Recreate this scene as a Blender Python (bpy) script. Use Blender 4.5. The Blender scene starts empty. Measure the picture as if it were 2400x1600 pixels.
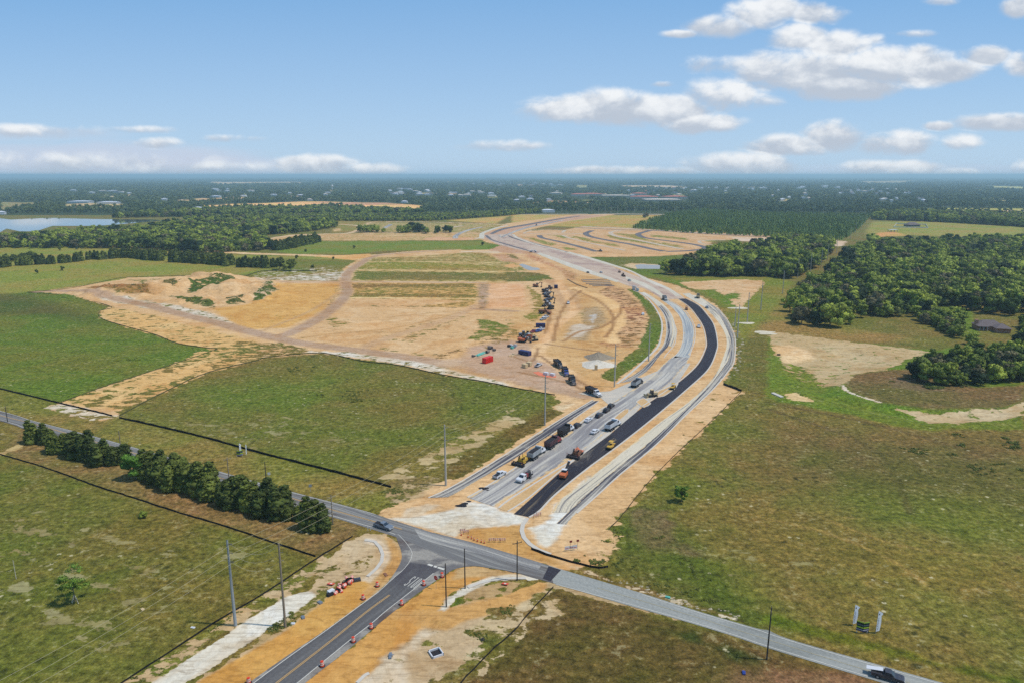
import bpy, bmesh, math, random
import numpy as np
from mathutils import Vector, Matrix
from mathutils.geometry import tessellate_polygon
random.seed(7); RNG = np.random.default_rng(7)
sc = bpy.context.scene
# ------------------------------------------------------------------ camera, sky, sun, exposure
H = 95.0; F = 1664.0; PITCH = math.atan((800-411.0)/F)
cam = bpy.data.cameras.new("camera"); co = bpy.data.objects.new("camera", cam); sc.collection.objects.link(co)
co.location = (0, 0, H); co.rotation_euler = (math.pi/2-PITCH, 0, 0)
cam.sensor_width = 36; cam.lens = 36*F/2400; cam.clip_start = 1; cam.clip_end = 200000
sc.camera = co
sc.view_settings.view_transform = 'Standard'; sc.view_settings.look = 'None'
sc.view_settings.exposure = 0.40; sc.view_settings.gamma = 1
sc.cycles.max_bounces = 6; sc.cycles.diffuse_bounces = 2; sc.cycles.volume_bounces = 0; sc.cycles.transparent_max_bounces = 8
sc.cycles.use_denoising = False
SUN = Vector((0.46, -0.06, 0.88)).normalized()
SUN_EL = math.asin(SUN.z); SUN_AZ = math.atan2(SUN.x, SUN.y)
sun = bpy.data.lights.new("sun", 'SUN'); so = bpy.data.objects.new("sun", sun); sc.collection.objects.link(so)
sun.energy = 2.8; sun.angle = math.radians(1.6); sun.color = (1, 0.95, 0.88)
so.rotation_euler = SUN.to_track_quat('Z', 'Y').to_euler()

def skyuv(x, y):
    dx = (x-1200)/F; dz = -(y-800)/F
    Y = math.cos(PITCH)+dz*math.sin(PITCH); Z = -math.sin(PITCH)+dz*math.cos(PITCH)
    return dx/Y, Z/Y
class NT:
    def __init__(s, t): s.t = t
    def n(s, typ, **k):
        nd = s.t.nodes.new(typ)
        ins = k.pop('i', {})
        for a, v in k.items(): setattr(nd, a, v)
        for a, v in ins.items():
            sk = nd.inputs[a]
            if isinstance(v, bpy.types.NodeSocket): s.t.links.new(v, sk)
            else: sk.default_value = v
        return nd
    def m(s, op, a, b=None, c=None, clamp=False):
        i = {0: a}
        if b is not None: i[1] = b
        if c is not None: i[2] = c
        return s.n('ShaderNodeMath', operation=op, use_clamp=clamp, i=i).outputs[0]
    def vm(s, op, a, b=None, out=0):
        i = {0: a}
        if b is not None: i[1] = b
        return s.n('ShaderNodeVectorMath', operation=op, i=i).outputs[out]
    def noise(s, vec, scale, detail=3, rough=0.55, dist=0.0):
        return s.n('ShaderNodeTexNoise', i={'Vector': vec, 'Scale': scale, 'Detail': detail, 'Roughness': rough, 'Distortion': dist}).outputs[0]
    def mix(s, f, a, b, bt='MIX'):
        nd = s.n('ShaderNodeMix', data_type='RGBA', blend_type=bt)
        for k, v in ((0, f), (6, a), (7, b)):
            if isinstance(v, bpy.types.NodeSocket): s.t.links.new(v, nd.inputs[k])
            else: nd.inputs[k].default_value = v if k == 0 else (tuple(v)+(1,))[:4]
        return nd.outputs[2]
    def ss(s, v, a, b, o0=0.0, o1=1.0):
        return s.n('ShaderNodeMapRange', interpolation_type='SMOOTHSTEP', i={0: v, 1: a, 2: b, 3: o0, 4: o1}).outputs[0]
    def lin(s, v, a, b, o0=0.0, o1=1.0):
        return s.n('ShaderNodeMapRange', i={0: v, 1: a, 2: b, 3: o0, 4: o1}).outputs[0]
w = bpy.data.worlds.new("World"); sc.world = w; w.use_nodes = True
t = NT(w.node_tree); w.node_tree.nodes.clear()
sky = t.n('ShaderNodeTexSky', sky_type='NISHITA', sun_disc=False, sun_elevation=SUN_EL, sun_rotation=SUN_AZ, altitude=100, air_density=1.0, dust_density=0.4, ozone_density=2.2)
tc = t.n('ShaderNodeTexCoord').outputs['Generated']
sx = t.n('ShaderNodeSeparateXYZ', i={0: tc})
yy = t.m('MAXIMUM', sx.outputs[1], 0.05)
u0 = t.m('DIVIDE', sx.outputs[0], yy); v0 = t.m('DIVIDE', sx.outputs[2], yy)
P = t.n('ShaderNodeCombineXYZ', i={0: u0, 1: v0}).outputs[0]
Pn = t.vm('MULTIPLY', P, (1, 1.7, 1))
nz = t.noise(Pn, 15, 7, 0.6, 0.25)
CL = [ # x, y, half width, half height, strength
 (1700,62,85,26,1),(1770,38,75,34,1),(1815,22,60,26,.9),(1595,80,40,8,.6),(1915,32,62,26,.8),
 (1875,92,75,34,1),(1955,112,100,36,1),(1900,168,175,52,1.3),(2075,160,170,48,1.3),(2200,165,110,26,1),(2310,130,55,24,.9),(2150,125,50,20,.8),(1985,200,170,32,1.1),
 (1700,152,85,18,.55),(1335,258,115,32,1.1),(1440,250,110,38,1.2),(1560,262,125,36,1.2),(1690,225,85,38,1),(1645,290,100,24,1),(1790,235,40,18,.4),
 (1845,342,105,24,.9),(1955,318,75,34,1.1),(2100,336,85,28,1),(2255,335,45,17,.7),(2350,286,110,19,.8),(2200,295,34,10,.7),
 (1735,388,125,28,1),(1450,406,210,15,.9),(2080,396,125,19,.9),(2245,406,50,12,.7),(2395,398,35,20,.7),
 (80,308,135,15,.6),(330,304,65,8,.45),(545,325,65,8,.45),(368,336,55,13,.8),(150,384,300,22,.42),(480,394,200,14,.42),(745,388,105,23,1.1),(820,398,110,16,.8),
 (1190,342,95,12,.55),(2400,150,45,26,.6),(2395,15,45,26,1),(2205,4,35,10,.6),(2140,79,45,8,.45),(1555,198,26,7,.5),(2050,95,25,12,.35)]
Fm = None; Tm = None
for x, y, a, b, s_ in CL:
    a *= 1.12; b *= 1.2
    cu, cv = skyuv(x, y); cu2, _ = skyuv(x+a, y); _, cv2 = skyuv(x, y-b)
    ra = abs(cu2-cu); rb = abs(cv2-cv)
    q = t.vm('MULTIPLY', t.vm('SUBTRACT', P, (cu, cv, 0)), (1/ra, 1/rb, 0))
    r2 = t.vm('DOT_PRODUCT', q, q, 1)
    f = t.m('MULTIPLY_ADD', r2, -s_, s_)
    g = t.m('ADD', f, t.vm('DOT_PRODUCT', q, (0, 0.5, 0), 1))
    Fm = f if Fm is None else t.m('MAXIMUM', Fm, f)
    Tm = g if Tm is None else t.m('MAXIMUM', Tm, g)
dens = t.m('ADD', Fm, t.m('MULTIPLY_ADD', nz, 3.2, -1.5))
mask = t.ss(dens, -0.2, 0.95)
mask = t.m('MULTIPLY', mask, t.ss(Fm, -0.8, 0.5))
nz3 = t.noise(t.vm('MULTIPLY', P, (1, 6, 1)), 4, 5, 0.6, 0.3)
nz2 = t.noise(t.vm('ADD', Pn, (-0.008, -0.022, 0)), 15, 5, 0.55, 0.25)
lit = t.m('SUBTRACT', t.m('SUBTRACT', Tm, Fm), t.m('MULTIPLY', t.m('SUBTRACT', nz2, nz), 1.7))
shade = t.ss(lit, -0.30, 0.48)
ccol = t.mix(shade, (3.85, 4.35, 5.1), (6.8, 7.0, 7.2))
skyc = t.mix(1.0, sky.outputs[0], (0.90, 1.03, 1.02), 'MULTIPLY')
air = t.mix(t.lin(v0, 0.0, 0.24), (3.6, 4.9, 6.6), (1.55, 3.25, 5.75))
skyc = t.mix(t.ss(v0, 0.2, 0.6, 0.85, 0.3), skyc, air)
for hx, hy, ha, hb, hs in ((150, 372, 520, 50, .75), (480, 392, 330, 30, .55), (60, 318, 260, 22, .35), (2150, 402, 420, 22, .35)):
    cu, cv = skyuv(hx, hy); cu2, _ = skyuv(hx+ha, hy); _, cv2 = skyuv(hx, hy-hb)
    q = t.vm('MULTIPLY', t.vm('SUBTRACT', P, (cu, cv, 0)), (1/abs(cu2-cu), 1/abs(cv2-cv), 0))
    hm_ = t.m('MULTIPLY', t.ss(t.m('ADD', t.vm('DOT_PRODUCT', q, q, 1), t.m('MULTIPLY_ADD', nz3, -1.6, .8)), 1.0, 0.1), hs)
    skyc = t.mix(hm_, skyc, (4.6, 5.0, 6.0))
col = t.mix(mask, skyc, ccol)
bg = t.n('ShaderNodeBackground', i={0: col, 1: 0.1})
t.t.links.new(bg.outputs[0], t.n('ShaderNodeOutputWorld').inputs[0])

# ------------------------------------------------------------------ helpers: places
cP, sP = math.cos(PITCH), math.sin(PITCH)
def G(x, y, z=0.0):
    """a point of the ground plane, from where it shows in the survey photo"""
    dx = (x-1200)/F; dz = -(y-800)/F
    Y = cP+dz*sP; Z = -sP+dz*cP
    k = (z-H)/Z
    return (dx*k, Y*k)
def GG(pts): return [G(*p) for p in pts]
def tt(x0, y0, s, pts): return [(x0+a/s, y0+b/s) for a, b in pts]
def T1(*p): return tt(0, 400, 3.92, p)
def T2(*p): return tt(600, 400, 3.92, p)
def T3(*p): return tt(1200, 400, 3.92, p)
def T4(*p): return tt(1800, 400, 3.92, p)
def U1(*p): return tt(0, 800, 3.92, p)
def U2(*p): return tt(600, 800, 3.92, p)
def U3(*p): return tt(1200, 800, 3.92, p)
def U4(*p): return tt(1800, 800, 3.92, p)
def V1(*p): return tt(0, 1200, 3.92, p)
def V2(*p): return tt(600, 1200, 3.92, p)
def V3(*p): return tt(1200, 1200, 3.92, p)
def V4(*p): return tt(1800, 1200, 3.92, p)
def A7(*p): return tt(1480, 640, 7.35, p)
def B4(*p): return tt(900, 1140, 4.704, p)
def C5(*p): return tt(1080, 480, 5.88, p)
def D3(*p): return tt(560, 460, 3.675, p)
def lin1(c): c = c/255; return c/12.92 if c <= 0.04045 else ((c+0.055)/1.055)**2.4
K = 0.72
def S(r, g, b, k=1.0): return (lin1(r)*K*k, lin1(g)*K*k, lin1(b)*K*k)
def smooth(pts, n=8):
    """Catmull-Rom through world points"""
    P_ = [np.array(p, float) for p in pts]; out = []
    for i in range(len(P_)-1):
        a = P_[max(i-1, 0)]; b = P_[i]; c = P_[i+1]; d = P_[min(i+2, len(P_)-1)]
        for k in range(n):
            u = k/n
            out.append(0.5*((2*b)+(c-a)*u+(2*a-5*b+4*c-d)*u*u+(3*b-a-3*c+d)*u**3))
    out.append(P_[-1]); return [tuple(p) for p in out]
def resample(pts, n):
    P_ = np.array(pts); d = np.r_[0, np.cumsum(np.linalg.norm(np.diff(P_, axis=0), axis=1))]
    s = np.linspace(0, d[-1], n)
    return np.c_[np.interp(s, d, P_[:, 0]), np.interp(s, d, P_[:, 1])]
# ------------------------------------------------------------------ helpers: objects
col0 = sc.collection
def link(o): col0.objects.link(o); return o
def mesh_obj(name, verts, faces, mat, parent=None, smoothf=False):
    me = bpy.data.meshes.new(name); me.from_pydata([tuple(v) for v in verts], [], [tuple(f) for f in faces])
    if mat: me.materials.append(mat)
    if smoothf: me.polygons.foreach_set('use_smooth', [True]*len(me.polygons))
    me.update(); o = bpy.data.objects.new(name, me); link(o)
    if parent: o.parent = parent
    return o
def np_mesh(name, V, Fc, mat, attr=None):
    """V (n,3), Fc (m,k) all faces of one size"""
    me = bpy.data.meshes.new(name); n = len(V); m, k = Fc.shape
    me.vertices.add(n); me.vertices.foreach_set('co', V.astype(np.float32).ravel())
    me.loops.add(m*k); me.loops.foreach_set('vertex_index', Fc.astype(np.int32).ravel())
    me.polygons.add(m); me.polygons.foreach_set('loop_start', np.arange(0, m*k, k, dtype=np.int32))
    if mat: me.materials.append(mat)
    for nm, dat in (attr or {}).items():
        a = me.attributes.new(nm, 'FLOAT_COLOR', 'POINT'); a.data.foreach_set('color', dat.astype(np.float32).ravel())
    me.update(calc_edges=True); me.validate()
    return me
def struct(o): o['kind'] = 'structure'; return o
def tag(o, label, cat, group=None):
    o['label'] = label; o['category'] = cat
    if group: o['group'] = group
    return o
def thing(name, label, cat, loc=(0, 0, 0), rz=0, group=None):
    o = bpy.data.objects.new(name, None); link(o); o.location = loc; o.rotation_euler = (0, 0, rz); o.empty_display_size = 0.5
    return tag(o, label, cat, group)
def copy_tree(o, parent=None):
    c = o.copy(); link(c); c.parent = parent
    for ch in o.children: copy_tree(ch, c)
    return c
class MB:
    def __init__(s): s.v = []; s.f = []
    def add(s, vs, fs):
        b = len(s.v); s.v += [tuple(v) for v in vs]; s.f += [tuple(b+i for i in f) for f in fs]; return s
    def box(s, x, y, z, sx, sy, sz, rz=0, tx=1, ty=1, ry=0):
        """centre x,y, bottom z; tx,ty taper the top"""
        vs = []
        for k, (zz, ax, ay) in enumerate(((0, 1, 1), (sz, tx, ty))):
            for px, py in ((-1, -1), (1, -1), (1, 1), (-1, 1)):
                vs.append(Vector((px*sx/2*ax, py*sy/2*ay, zz)))
        R = Matrix.Rotation(rz, 3, 'Z') @ Matrix.Rotation(ry, 3, 'Y')
        vs = [R @ v+Vector((x, y, z)) for v in vs]
        return s.add(vs, [(0, 3, 2, 1), (4, 5, 6, 7), (0, 1, 5, 4), (1, 2, 6, 5), (2, 3, 7, 6), (3, 0, 4, 7)])
    def prism(s, prof, y0, y1, inset=None):
        """prof: (x,z) outline, extruded from y0 to y1; inset(i) optional y shrink per vertex"""
        n = len(prof); ins = inset or [0]*n
        vs = [(p[0], y0+ins[i], p[1]) for i, p in enumerate(prof)]+[(p[0], y1-ins[i], p[1]) for i, p in enumerate(prof)]
        fs = [tuple(range(n))[::1], tuple(range(2*n-1, n-1, -1))]
        for i in range(n):
            j = (i+1) % n; fs.append((i, i+n, j+n, j))
        return s.add(vs, fs)
    def cyl(s, p0, p1, r0, r1=None, n=10):
        r1 = r0 if r1 is None else r1
        p0, p1 = Vector(p0), Vector(p1); d = (p1-p0).normalized()
        a = d.orthogonal().normalized(); b = d.cross(a)
        vs = []
        for p, r in ((p0, r0), (p1, r1)):
            for i in range(n):
                q = 2*math.pi*i/n; vs.append(p+a*(r*math.cos(q))+b*(r*math.sin(q)))
        fs = [(i, (i+1) % n, n+(i+1) % n, n+i) for i in range(n)]+[tuple(range(n-1, -1, -1)), tuple(range(n, 2*n))]
        return s.add(vs, fs)
    def tube(s, pts, r, n=6):
        for a, b in zip(pts[:-1], pts[1:]): s.cyl(a, b, r, r, n)
        return s
    def build(s, name, mat, parent=None, smoothf=False): return mesh_obj(name, s.v, s.f, mat, parent, smoothf)
# ------------------------------------------------------------------ materials
def mat(name, fn=None, col=(.5, .5, .5), rough=.7, metal=0, spec=.3):
    m = bpy.data.materials.new(name); m.use_nodes = True; tr = NT(m.node_tree)
    p = m.node_tree.nodes['Principled BSDF']; p.inputs['Roughness'].default_value = rough; p.inputs['Metallic'].default_value = metal
    p.inputs['Specular IOR Level'].default_value = spec
    p.inputs['Base Color'].default_value = (*col, 1)
    if fn: fn(tr, p)
    return m
def setc(tr, p, c): tr.t.links.new(c, p.inputs['Base Color'])
def bump(tr, p, h, strength=0.5, dist=0.3):
    b = tr.n('ShaderNodeBump', i={'Strength': strength, 'Distance': dist, 'Height': h}); tr.t.links.new(b.outputs[0], p.inputs['Normal'])
def paint(name, c, rough=.35, metal=0, dirt=0.25):
    def fn(tr, p):
        pos = tr.n('ShaderNodeTexCoord').outputs['Object']
        n = tr.noise(pos, 1.7, 5, 0.65)
        setc(tr, p, tr.mix(tr.ss(n, 0.45, 0.75, 0, dirt), c, S(190, 165, 135)))
    return mat(name, fn, c, rough, metal, 0.5)
def roadmat(name, c1, c2, c3=None, sa=0.05, sc_=0.9, lo=.42, hi=.62, rough=.85, spot=0.0, wear=0.15, base_noise=0.22, dusty=0.0):
    """streaks run along the road (uv in metres); c1 ground colour, c2 streaks"""
    def fn(tr, p):
        uv = tr.n('ShaderNodeUVMap').outputs[0]
        st = tr.vm('MULTIPLY', uv, (sa, sc_, 1))
        n = tr.noise(st, 1.0, 5, 0.62, 0.15)
        c = tr.mix(tr.ss(n, lo, hi), c1, c2)
        n2 = tr.noise(tr.vm('MULTIPLY', uv, (0.03, 0.05, 1)), 1.0, 4, 0.6)
        if c3: c = tr.mix(tr.ss(n2, .48, .62), c, c3)
        if dusty:
            ed = tr.n('ShaderNodeUVMap', uv_map='edge').outputs[0]; ev = tr.n('ShaderNodeSeparateXYZ', i={0: ed}).outputs[0]
            nd_ = tr.noise(uv, .16, 6, .72, .4)
            c = tr.mix(tr.m('MULTIPLY', tr.ss(tr.m('ADD', tr.m('MULTIPLY', ev, .9), nd_), .64, .50), .9 if dusty > .3 else 0), c, S(232, 200, 148))
            nd2 = tr.noise(tr.vm('MULTIPLY', uv, (.35, 1, 1)), .10, 6, .7, .6)
            c = tr.mix(tr.m('MULTIPLY', tr.ss(nd2, .52, .66), dusty), c, S(220, 208, 184))
        n3 = tr.noise(uv, 1.6, 4, 0.7)
        c = tr.mix(1.0, c, tr.n('ShaderNodeCombineColor', i={0: tr.lin(n3, .3, .7, 1-base_noise, 1+base_noise), 1: tr.lin(n3, .3, .7, 1-base_noise, 1+base_noise), 2: tr.lin(n3, .3, .7, 1-base_noise, 1+base_noise)}).outputs[0], 'MULTIPLY')
        setc(tr, p, c); bump(tr, p, n3, 0.25, 0.05)
    return mat(name, fn, c1, rough, 0, 0.2)
# ------------------------------------------------------------------ the ground: one sheet
r = [ -3000, -800, -150, 20, 60, 90]
y = 100.0
while y < 70000:
    r.append(y); y *= 1.0028 if y < 420 else (1.004 if y < 1000 else (1.007 if y < 3200 else 1.03))
rows = np.array(r); du = 0.0036
us = np.r_[[-9, -5, -3, -2, -1.5, -1.2], np.arange(-1.0, 1.0001, du), [1.2, 1.5, 2, 3, 5, 9]]
YY, UU = np.meshgrid(rows, us, indexing='ij')
XX = UU*np.maximum(YY, 170.0)
gx = XX.ravel(); gy = YY.ravel(); NV = len(gx)
tint = np.zeros((NV, 4)); tint[:] = (*S(96, 100, 48), 1)
soil = np.zeros((NV, 4)); soil[:] = (*S(222, 190, 142), 0)
gz = np.zeros(NV)
def _noise(x, y, s, seed=0):
    """cheap value noise on numpy"""
    x = x/s+seed*17.3; y = y/s+seed*9.1
    xi = np.floor(x); yi = np.floor(y); fx = x-xi; fy = y-yi
    fx = fx*fx*(3-2*fx); fy = fy*fy*(3-2*fy)
    def h(a, b):
        v = np.sin(a*127.1+b*311.7+seed*7.7)*43758.5453; return v-np.floor(v)
    return (h(xi, yi)*(1-fx)+h(xi+1, yi)*fx)*(1-fy)+(h(xi, yi+1)*(1-fx)+h(xi+1, yi+1)*fx)*fy
def sdist(px, py, poly):
    d = np.full(len(px), 1e18); ins = np.zeros(len(px), bool); n = len(poly)
    for i in range(n):
        x1, y1 = poly[i]; x2, y2 = poly[(i+1) % n]; ex, ey = x2-x1, y2-y1
        q = np.clip(((px-x1)*ex+(py-y1)*ey)/(ex*ex+ey*ey+1e-9), 0, 1)
        d = np.minimum(d, (px-x1-q*ex)**2+(py-y1-q*ey)**2)
        c = ((y1 > py) != (y2 > py)); ins ^= c & (px < ex*(py-y1)/(ey if ey else 1e-9)+x1)
    d = np.sqrt(d); return np.where(ins, d, -d)
def ldist(px, py, line):
    d = np.full(len(px), 1e18)
    for (x1, y1), (x2, y2) in zip(line[:-1], line[1:]):
        ex, ey = x2-x1, y2-y1; q = np.clip(((px-x1)*ex+(py-y1)*ey)/(ex*ex+ey*ey+1e-9), 0, 1)
        d = np.minimum(d, (px-x1-q*ex)**2+(py-y1-q*ey)**2)
    return np.sqrt(d)
def _sel(W, f):
    W = np.array(W); return np.where((gx > W[:, 0].min()-f) & (gx < W[:, 0].max()+f) & (gy > W[:, 1].min()-f) & (gy < W[:, 1].max()+f))[0]
def _w(d, f, ix, rag):
    if rag: d = d+(_noise(gx[ix], gy[ix], rag*2.5, 3)+_noise(gx[ix], gy[ix], rag, 5)-1.0)*rag
    q = np.clip(d/f+0.5, 0, 1); return q*q*(3-2*q)
def apply(ix, wt, tc=None, sc_=None, bare=None):
    ww = wt[:, None]
    if tc is not None: tint[ix, :3] = tint[ix, :3]*(1-ww)+np.array(tc)*ww
    if sc_ is not None:
        # take the colour at once where there was no bare soil before
        k = np.maximum(ww, (soil[ix, 3:4] < .03)*(ww > 0)); soil[ix, :3] = soil[ix, :3]*(1-k)+np.array(sc_)*k
    if bare is not None: soil[ix, 3] = soil[ix, 3]*(1-wt)+bare*wt
def zone(pts, f=4, tc=None, sc_=None, bare=None, rag=0, world=False):
    W = pts if world else GG(pts); ix = _sel(W, f+rag*2); wt = _w(sdist(gx[ix], gy[ix], W), f, ix, rag); apply(ix, wt, tc, sc_, bare)
def strip(pts, width, f=2, tc=None, sc_=None, bare=None, rag=0, n=6):
    W = smooth(GG(pts), n); ix = _sel(W, width+f+rag*2); wt = _w(width/2-ldist(gx[ix], gy[ix], W), f, ix, rag); apply(ix, wt, tc, sc_, bare)
def spots(pts_px, size, f=1.5, **k):
    for x, y, s_ in pts_px:
        cx, cy = G(x, y); n = 9; rr = [s_*size*(0.6+0.6*random.random()) for _ in range(n)]
        zone([(cx+1.6*rr[i]*math.cos(6.283*i/n), cy+1.1*rr[i]*math.sin(6.283*i/n)) for i in range(n)], f, world=True, **k)
SAND = S(224, 190, 142); ORANGE = S(218, 172, 104); PINK = S(228, 186, 146); PALE = tuple(a/b for a, b in zip(S(230, 216, 188), (1.04, .96, .84))); LIME = tuple(a/b for a, b in zip(S(234, 225, 203), (1.06, .96, .84)))
TRACK = S(190, 162, 134); TAN = S(196, 172, 132); GREYS = S(186, 174, 156)
LUSH = S(84, 102, 36); BRIGHT = S(84, 108, 34); DKGR = S(70, 80, 34); BROWN = S(92, 84, 46); MEADOW = S(116, 124, 56); FLOOR = S(46, 54, 26); OLIVE = S(96, 96, 46)
# broad grounds, far to near
far = gy > 1750; tint[far, :3] = S(46, 62, 34)
zone([(-400, 640), (700, 585), (1200, 560), (1560, 560), (2400, 560), (2800, 1700), (-400, 1700)], 30, tc=OLIVE)
zone([(-300, 590), (0, 575), (180, 582), (390, 590), (640, 600), (830, 600), (800, 640), (430, 646), (160, 674), (0, 700), (-300, 720)], 20, tc=MEADOW)
zone([(-500, 700), (0, 690), (90, 684), (163, 693), (260, 722), (235, 729), (245, 749), (357, 783), (408, 800), (510, 818), (398, 856), (255, 902), (143, 943), (0, 912), (-500, 800)], 8, tc=LUSH)
zone([(-300, 690), (60, 690), (200, 735), (230, 760), (100, 740), (-200, 735)], 25, tc=S(72, 84, 36))
zone([(279, 975), (620, 845), (753, 828), (1034, 877), (1300, 925), (1110, 1095), (916, 1142), (600, 1060)], 8, tc=S(90, 96, 44))
zone([(400, 900), (800, 860), (900, 900), (700, 960), (500, 960)], 30, tc=S(86, 100, 40))
zone([(0, 912), (279, 980), (916, 1142), (1000, 1150), (850, 1197), (600, 1129), (0, 963)], 5, tc=S(104, 104, 52))
zone([(60, 1003), (850, 1229), (827, 1257), (740, 1305), (600, 1260), (306, 1165), (0, 1064)], 5, tc=S(104, 96, 58))
zone([(-600, 1050), (0, 1064), (217, 1137), (413, 1200), (740, 1305), (600, 1399), (286, 1610), (-600, 1700)], 6, tc=S(88, 94, 42))
zone([(1297, 1376), (1455, 1416), (1800, 1520), (2073, 1604), (2200, 1750), (1000, 1750), (1080, 1600), (1200, 1483)], 5, tc=S(82, 74, 40))
zone([(1740, 1570), (2000, 1575), (2100, 1640), (1600, 1640)], 5, tc=S(104, 88, 62))
zone([(1800, 940), (2100, 1010), (2400, 1000), (2700, 1300), (2500, 1750), (2208, 1600), (1800, 1475), (1412, 1333), (1460, 1200), (1695, 905), (1760, 920)], 5, tc=S(94, 96, 46))
zone([(1850, 1010), (2400, 1040), (2500, 1200), (2150, 1180), (1800, 1120)], 50, tc=S(88, 84, 48))
zone([(1900, 1250), (2300, 1200), (2400, 1400), (2100, 1420)], 40, tc=S(96, 100, 44))
zone([(1850, 1150), (2200, 1180), (2300, 1260), (1950, 1300)], 40, tc=S(90, 96, 44))
zone(V3((1060, -40), (1420, -60), (1480, 60), (1700, 320), (2050, 680), (2352, 960), (2352, 1060), (2000, 960), (1500, 800), (900, 600), (700, 520), (870, 480), (920, 300), (1060, 270), (890, 180)), 6, tc=S(76, 86, 36), rag=3)
zone(V3((1060, -20), (1400, 0), (1500, 250), (1750, 400), (1600, 400), (1200, 330)), 5, tc=S(96, 88, 62), rag=4)
zone(V4((-100, 920), (200, 980), (800, 1130), (1500, 1360), (2352, 1540), (2352, 1600), (1200, 1330), (600, 1180), (-100, 1010)), 3, tc=S(76, 92, 26), rag=2)
zone(V3((1500, 1110), (1650, 1130), (2250, 1330), (2300, 1400), (1900, 1290)), 4, tc=S(52, 62, 26), rag=2)
zone([(1680, 640), (1850, 640), (1870, 740), (2000, 770), (2180, 800), (1990, 800), (1780, 776), (1740, 790), (1690, 720)], 8, tc=S(114, 108, 58))
zone([(1720, 800), (1790, 790), (1810, 850), (1820, 920), (1740, 915), (1700, 880)], 6, tc=S(88, 92, 42))
zone([(1500, 640), (1780, 645), (1860, 660), (1820, 720), (1740, 800), (1690, 716), (1600, 660)], 8, tc=S(104, 112, 46))
zone([(1590, 605), (1380, 604), (1430, 619), (1519, 653), (1800, 648), (1560, 645), (1420, 612), (1560, 600)], 8, tc=S(86, 104, 40))
zone(A7((250, 0), (700, 100), (900, 160), (1000, 270), (800, 200), (550, 130)), 3, tc=BRIGHT)
# pond basin right of the road
zone(U4((20, -60), (740, 0), (1500, 80), (1750, 60), (1900, 120), (2200, 380), (2352, 380), (2352, 800), (1400, 810), (1200, 770), (0, 520), (0, 80)), 4, tc=BRIGHT, rag=3)
zone(U4((780, 300), (1080, 262), (1350, 250), (1900, 420), (2352, 400), (2352, 550), (2180, 605), (1450, 615), (1020, 560), (760, 460), (700, 390)), 4, tc=S(92, 86, 52), rag=1)
zone(U4((1100, 330), (1400, 340), (1700, 450), (1400, 460), (1150, 420)), 6, tc=S(96, 88, 66), rag=2)
zone([(2170, 700), (2280, 730), (2280, 760), (2300, 785), (2260, 790), (2210, 750)], 4, tc=BRIGHT)
zone(U4((20, -90), (740, 0), (1500, 95), (1300, 155), (1080, 260), (780, 300), (700, 390), (590, 400), (400, 300), (300, 210), (130, 180), (20, 60)), 2, sc_=S(200, 180, 138), bare=.88, rag=2)
zone(U4((120, 190), (300, 200), (600, 400), (700, 395), (600, 420), (450, 380), (320, 330), (150, 260)), 6, tc=BRIGHT, sc_=TAN, bare=.35, rag=3)
zone(U4((30, 50), (200, 30), (380, 90), (430, 140), (150, 190)), 5, sc_=S(238, 214, 172), bare=1)
zone(U4((1100, 590), (1450, 640), (2180, 610), (2352, 560), (2352, 690), (1700, 745), (1500, 740), (1400, 690)), 3, sc_=S(206, 188, 150), bare=.86, rag=2)
zone(U4((130, 480), (250, 470), (390, 530), (440, 560), (200, 535)), 2, sc_=S(222, 196, 146), bare=.95, rag=1)
zone(A7((800, 160), (1800, 110), (2250, 130), (2300, 190), (2000, 480), (1880, 620), (1800, 570), (1200, 300), (1000, 260)), 3, sc_=S(222, 190, 146), bare=.93, rag=2)
zone(A7((1150, 290), (1450, 290), (1600, 380), (1800, 320), (1850, 420), (1700, 460), (1800, 600), (1500, 480)), 4, tc=BRIGHT, sc_=TAN, bare=.12, rag=3)
strip(U4((690, 400), (740, 460), (900, 520), (1020, 555)), 1.6, 1, sc_=PALE, bare=1)
# grassy inner strip left of the curve
# ------ the big building site
SITE = T1((340, 1110), (620, 1080), (1000, 1020), (1180, 985), (1700, 970), (2090, 980), (2352, 1010)) + T2((750, 1015), (800, 900), (1000, 780), (1500, 735), (2100, 700)) + [(1128, 548), (1187, 524), (1350, 503), (1450, 502), (1328, 520), (1215, 545), (1289, 582), (1373, 604)] \
    + [(1430, 619), (1519, 653), (1583, 668), (1634, 688), (1680, 716), (1710, 757), (1723, 783), (1725, 846), (1697, 895), (1738, 917), (1650, 1003), (1583, 1065), (1519, 1131), (1463, 1200)] + V3((890, 160), (950, 230), (900, 400), (830, 500), (700, 510), (460, 530)) \
    + [(1198, 1297), (1013, 1248), (914, 1216), (882, 1206), (906, 1188), (957, 1172)] + U2((1750, 1260), (2000, 1150), (2300, 980)) + U3((0, 940), (200, 810), (470, 650), (370, 600), (450, 560), (400, 490), (0, 420)) \
    + U2((1700, 300), (1300, 210), (600, 110), (100, 150), (0, 180)) + U1((1900, 290), (1500, 470), (1060, 640), (1090, 700), (860, 720), (560, 650), (400, 605), (560, 560), (1000, 400), (1560, 220), (2000, 70)) \
    + T1((1600, 1568), (1400, 1500), (960, 1370), (920, 1290), (1020, 1250), (640, 1150))
zone(SITE, 3, sc_=SAND, bare=1.0, rag=1.5)
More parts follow.
